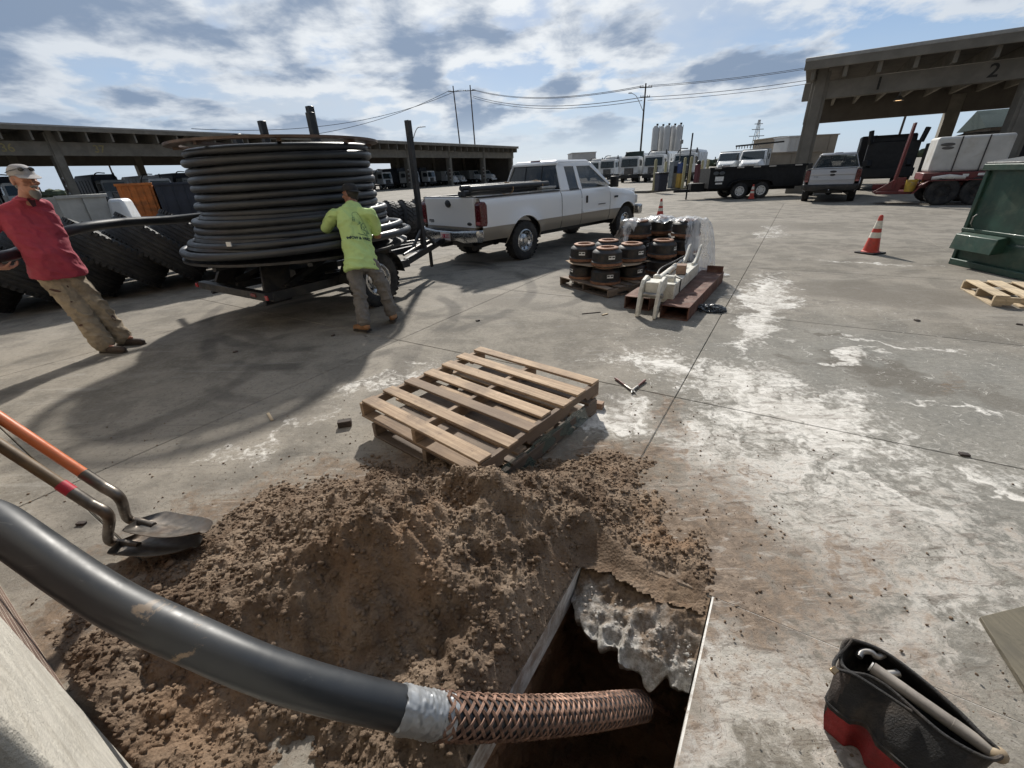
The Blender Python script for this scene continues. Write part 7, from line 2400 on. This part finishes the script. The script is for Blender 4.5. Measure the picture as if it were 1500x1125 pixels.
# --- man in red holding the pipe
J = dict(ankle_r=PY(153, 505, 4.82), ankle_l=PY(176, 489, 5.06), knee_r=PY(118, 457, 4.84), knee_l=PY(139, 446, 5.00), hip_r=PY(76, 403, 4.86), hip_l=PY(98, 401, 4.95),
         neck=PY(38, 290, 4.86), head=PY(36, 264, 4.86), sho_r=PY(3, 309, 4.74), sho_l=PY(64, 301, 5.0), elb_r=PY(-26, 350, 4.62), elb_l=PY(52, 350, 5.14), wri_r=PY(0, 392, 4.52), wri_l=PY(66, 360, 5.02))
fw = Vector((.72, -.55, 0)).normalized()
J['toe_r'] = J['ankle_r'] + Vector((.21, -.03, -.06)); J['toe_l'] = J['ankle_l'] + Vector((.21, .0, -.06))
for s in 'lr':
    J['hdir_' + s] = Vector((.65, .3, .35)); J['palm_' + s] = Vector((-.2, .3, .9))
    J['ankle_' + s].z = .10
J['hdir_r'] = Vector((.45, .75, -.1)); J['palm_r'] = Vector((-.1, .1, 1))
redp, rshirt, fr_ = person('person in red polo, stained khakis and grey cap holding the black pipe', J, fw, Vector((.92, -.35, -.08)), (M_skin, M_redshirt, M_khaki, M_boot_b, M_cap_g, M_hair_g), dict(bulk=1.18, belly=.065, hem=.0, sleeve=.80, wrinkle=.013, leg=1.36, shoe=1.22, hs=1.14, sole=M_sole, capdir=1, curl=1.0, beard=M_hair_g))
rr2, ff, uu, hipc, sh, org, Hc, hr, hf, hu = fr_
# sunglasses resting on the cap
m = MB()
for s in (-1, 1):
    m.ell(Hc + hu * .088 + hf * .090 + hr * (s * .034), (.030, .012, .019), 14)
m.tube([Hc + hu * .090 + hf * .094 - hr * .02, Hc + hu * .092 + hf * .098, Hc + hu * .090 + hf * .094 + hr * .02], .004, 6)
for s in (-1, 1):
    m.tube([Hc + hu * .090 + hf * .086 + hr * (s * .058), Hc + hu * .075 + hf * .02 + hr * (s * .088), Hc + hu * .06 - hf * .04 + hr * (s * .088)], .0035, 6)
m.build('sunglasses', mat('dark_glasses', (.008, .008, .009), .12), redp)
m = MB()
m.tube([Hc - hu * .068 + hf * .092, Hc - hu * .085 + hf * .135], .0048, 8)
m.build('cigarette', mat('white_paper', (.75, .74, .7), .8), redp)
m = MB()
m.tube([J['neck'] - org + (hr * (.075 * math.cos(a)) + hf * (.078 * math.sin(a))) + Vector((0, 0, -.012)) for a in [2 * math.pi * k / 20 for k in range(20)]], .013, 8, closed=True)
m.build('collar', M_redshirt, redp)
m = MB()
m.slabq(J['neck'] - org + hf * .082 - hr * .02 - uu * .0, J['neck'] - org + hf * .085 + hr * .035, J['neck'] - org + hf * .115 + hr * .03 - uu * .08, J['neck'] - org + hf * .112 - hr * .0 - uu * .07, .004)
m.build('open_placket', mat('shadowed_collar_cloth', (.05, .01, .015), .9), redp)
st_ = mat('oil_stain', (.07, .035, .028), .9)
tr_ = [o for o in redp.children if o.name.startswith('trousers')][0]
bvh = BVHTree.FromPolygons([v.co for v in tr_.data.vertices], [p.vertices for p in tr_.data.polygons])
vdir = (Vector((redp.location.x, redp.location.y, .8)) - CPOS); vdir.normalize()
def stain(px, py, rx, ry, ang):
    m = MB(); vs = []
    c = PY(px, py, 4.6) - org
    rgt = vdir.cross(Vector((0, 0, 1))).normalized(); upv = rgt.cross(vdir)
    ring = []
    for k in range(14):
        a = 2 * math.pi * k / 14
        q_ = .75 + .35 * random.random()
        u_, v_ = rx * q_ * math.cos(a), ry * q_ * math.sin(a)
        p_ = c + rgt * (u_ * math.cos(ang) - v_ * math.sin(ang)) + upv * (u_ * math.sin(ang) + v_ * math.cos(ang)) - vdir * .6
        h_ = bvh.ray_cast(p_, vdir)
        if h_[0] is None:
            return
        ring.append(h_[0] - vdir * .004)
    c_ = sum(ring, Vector()) / 14 - vdir * .004
    m.add(ring + [c_], [(k, (k + 1) % 14, 14) for k in range(14)])
    m.build('stain', st_, tr_)
for a in ((72, 403, .028, .042, .3), (80, 426, .05, .014, -.5), (104, 443, .010, .008, 0), (118, 478, .02, .012, .4), (98, 420, .008, .014, .2), (170, 470, .02, .035, .2)):
    stain(*a)
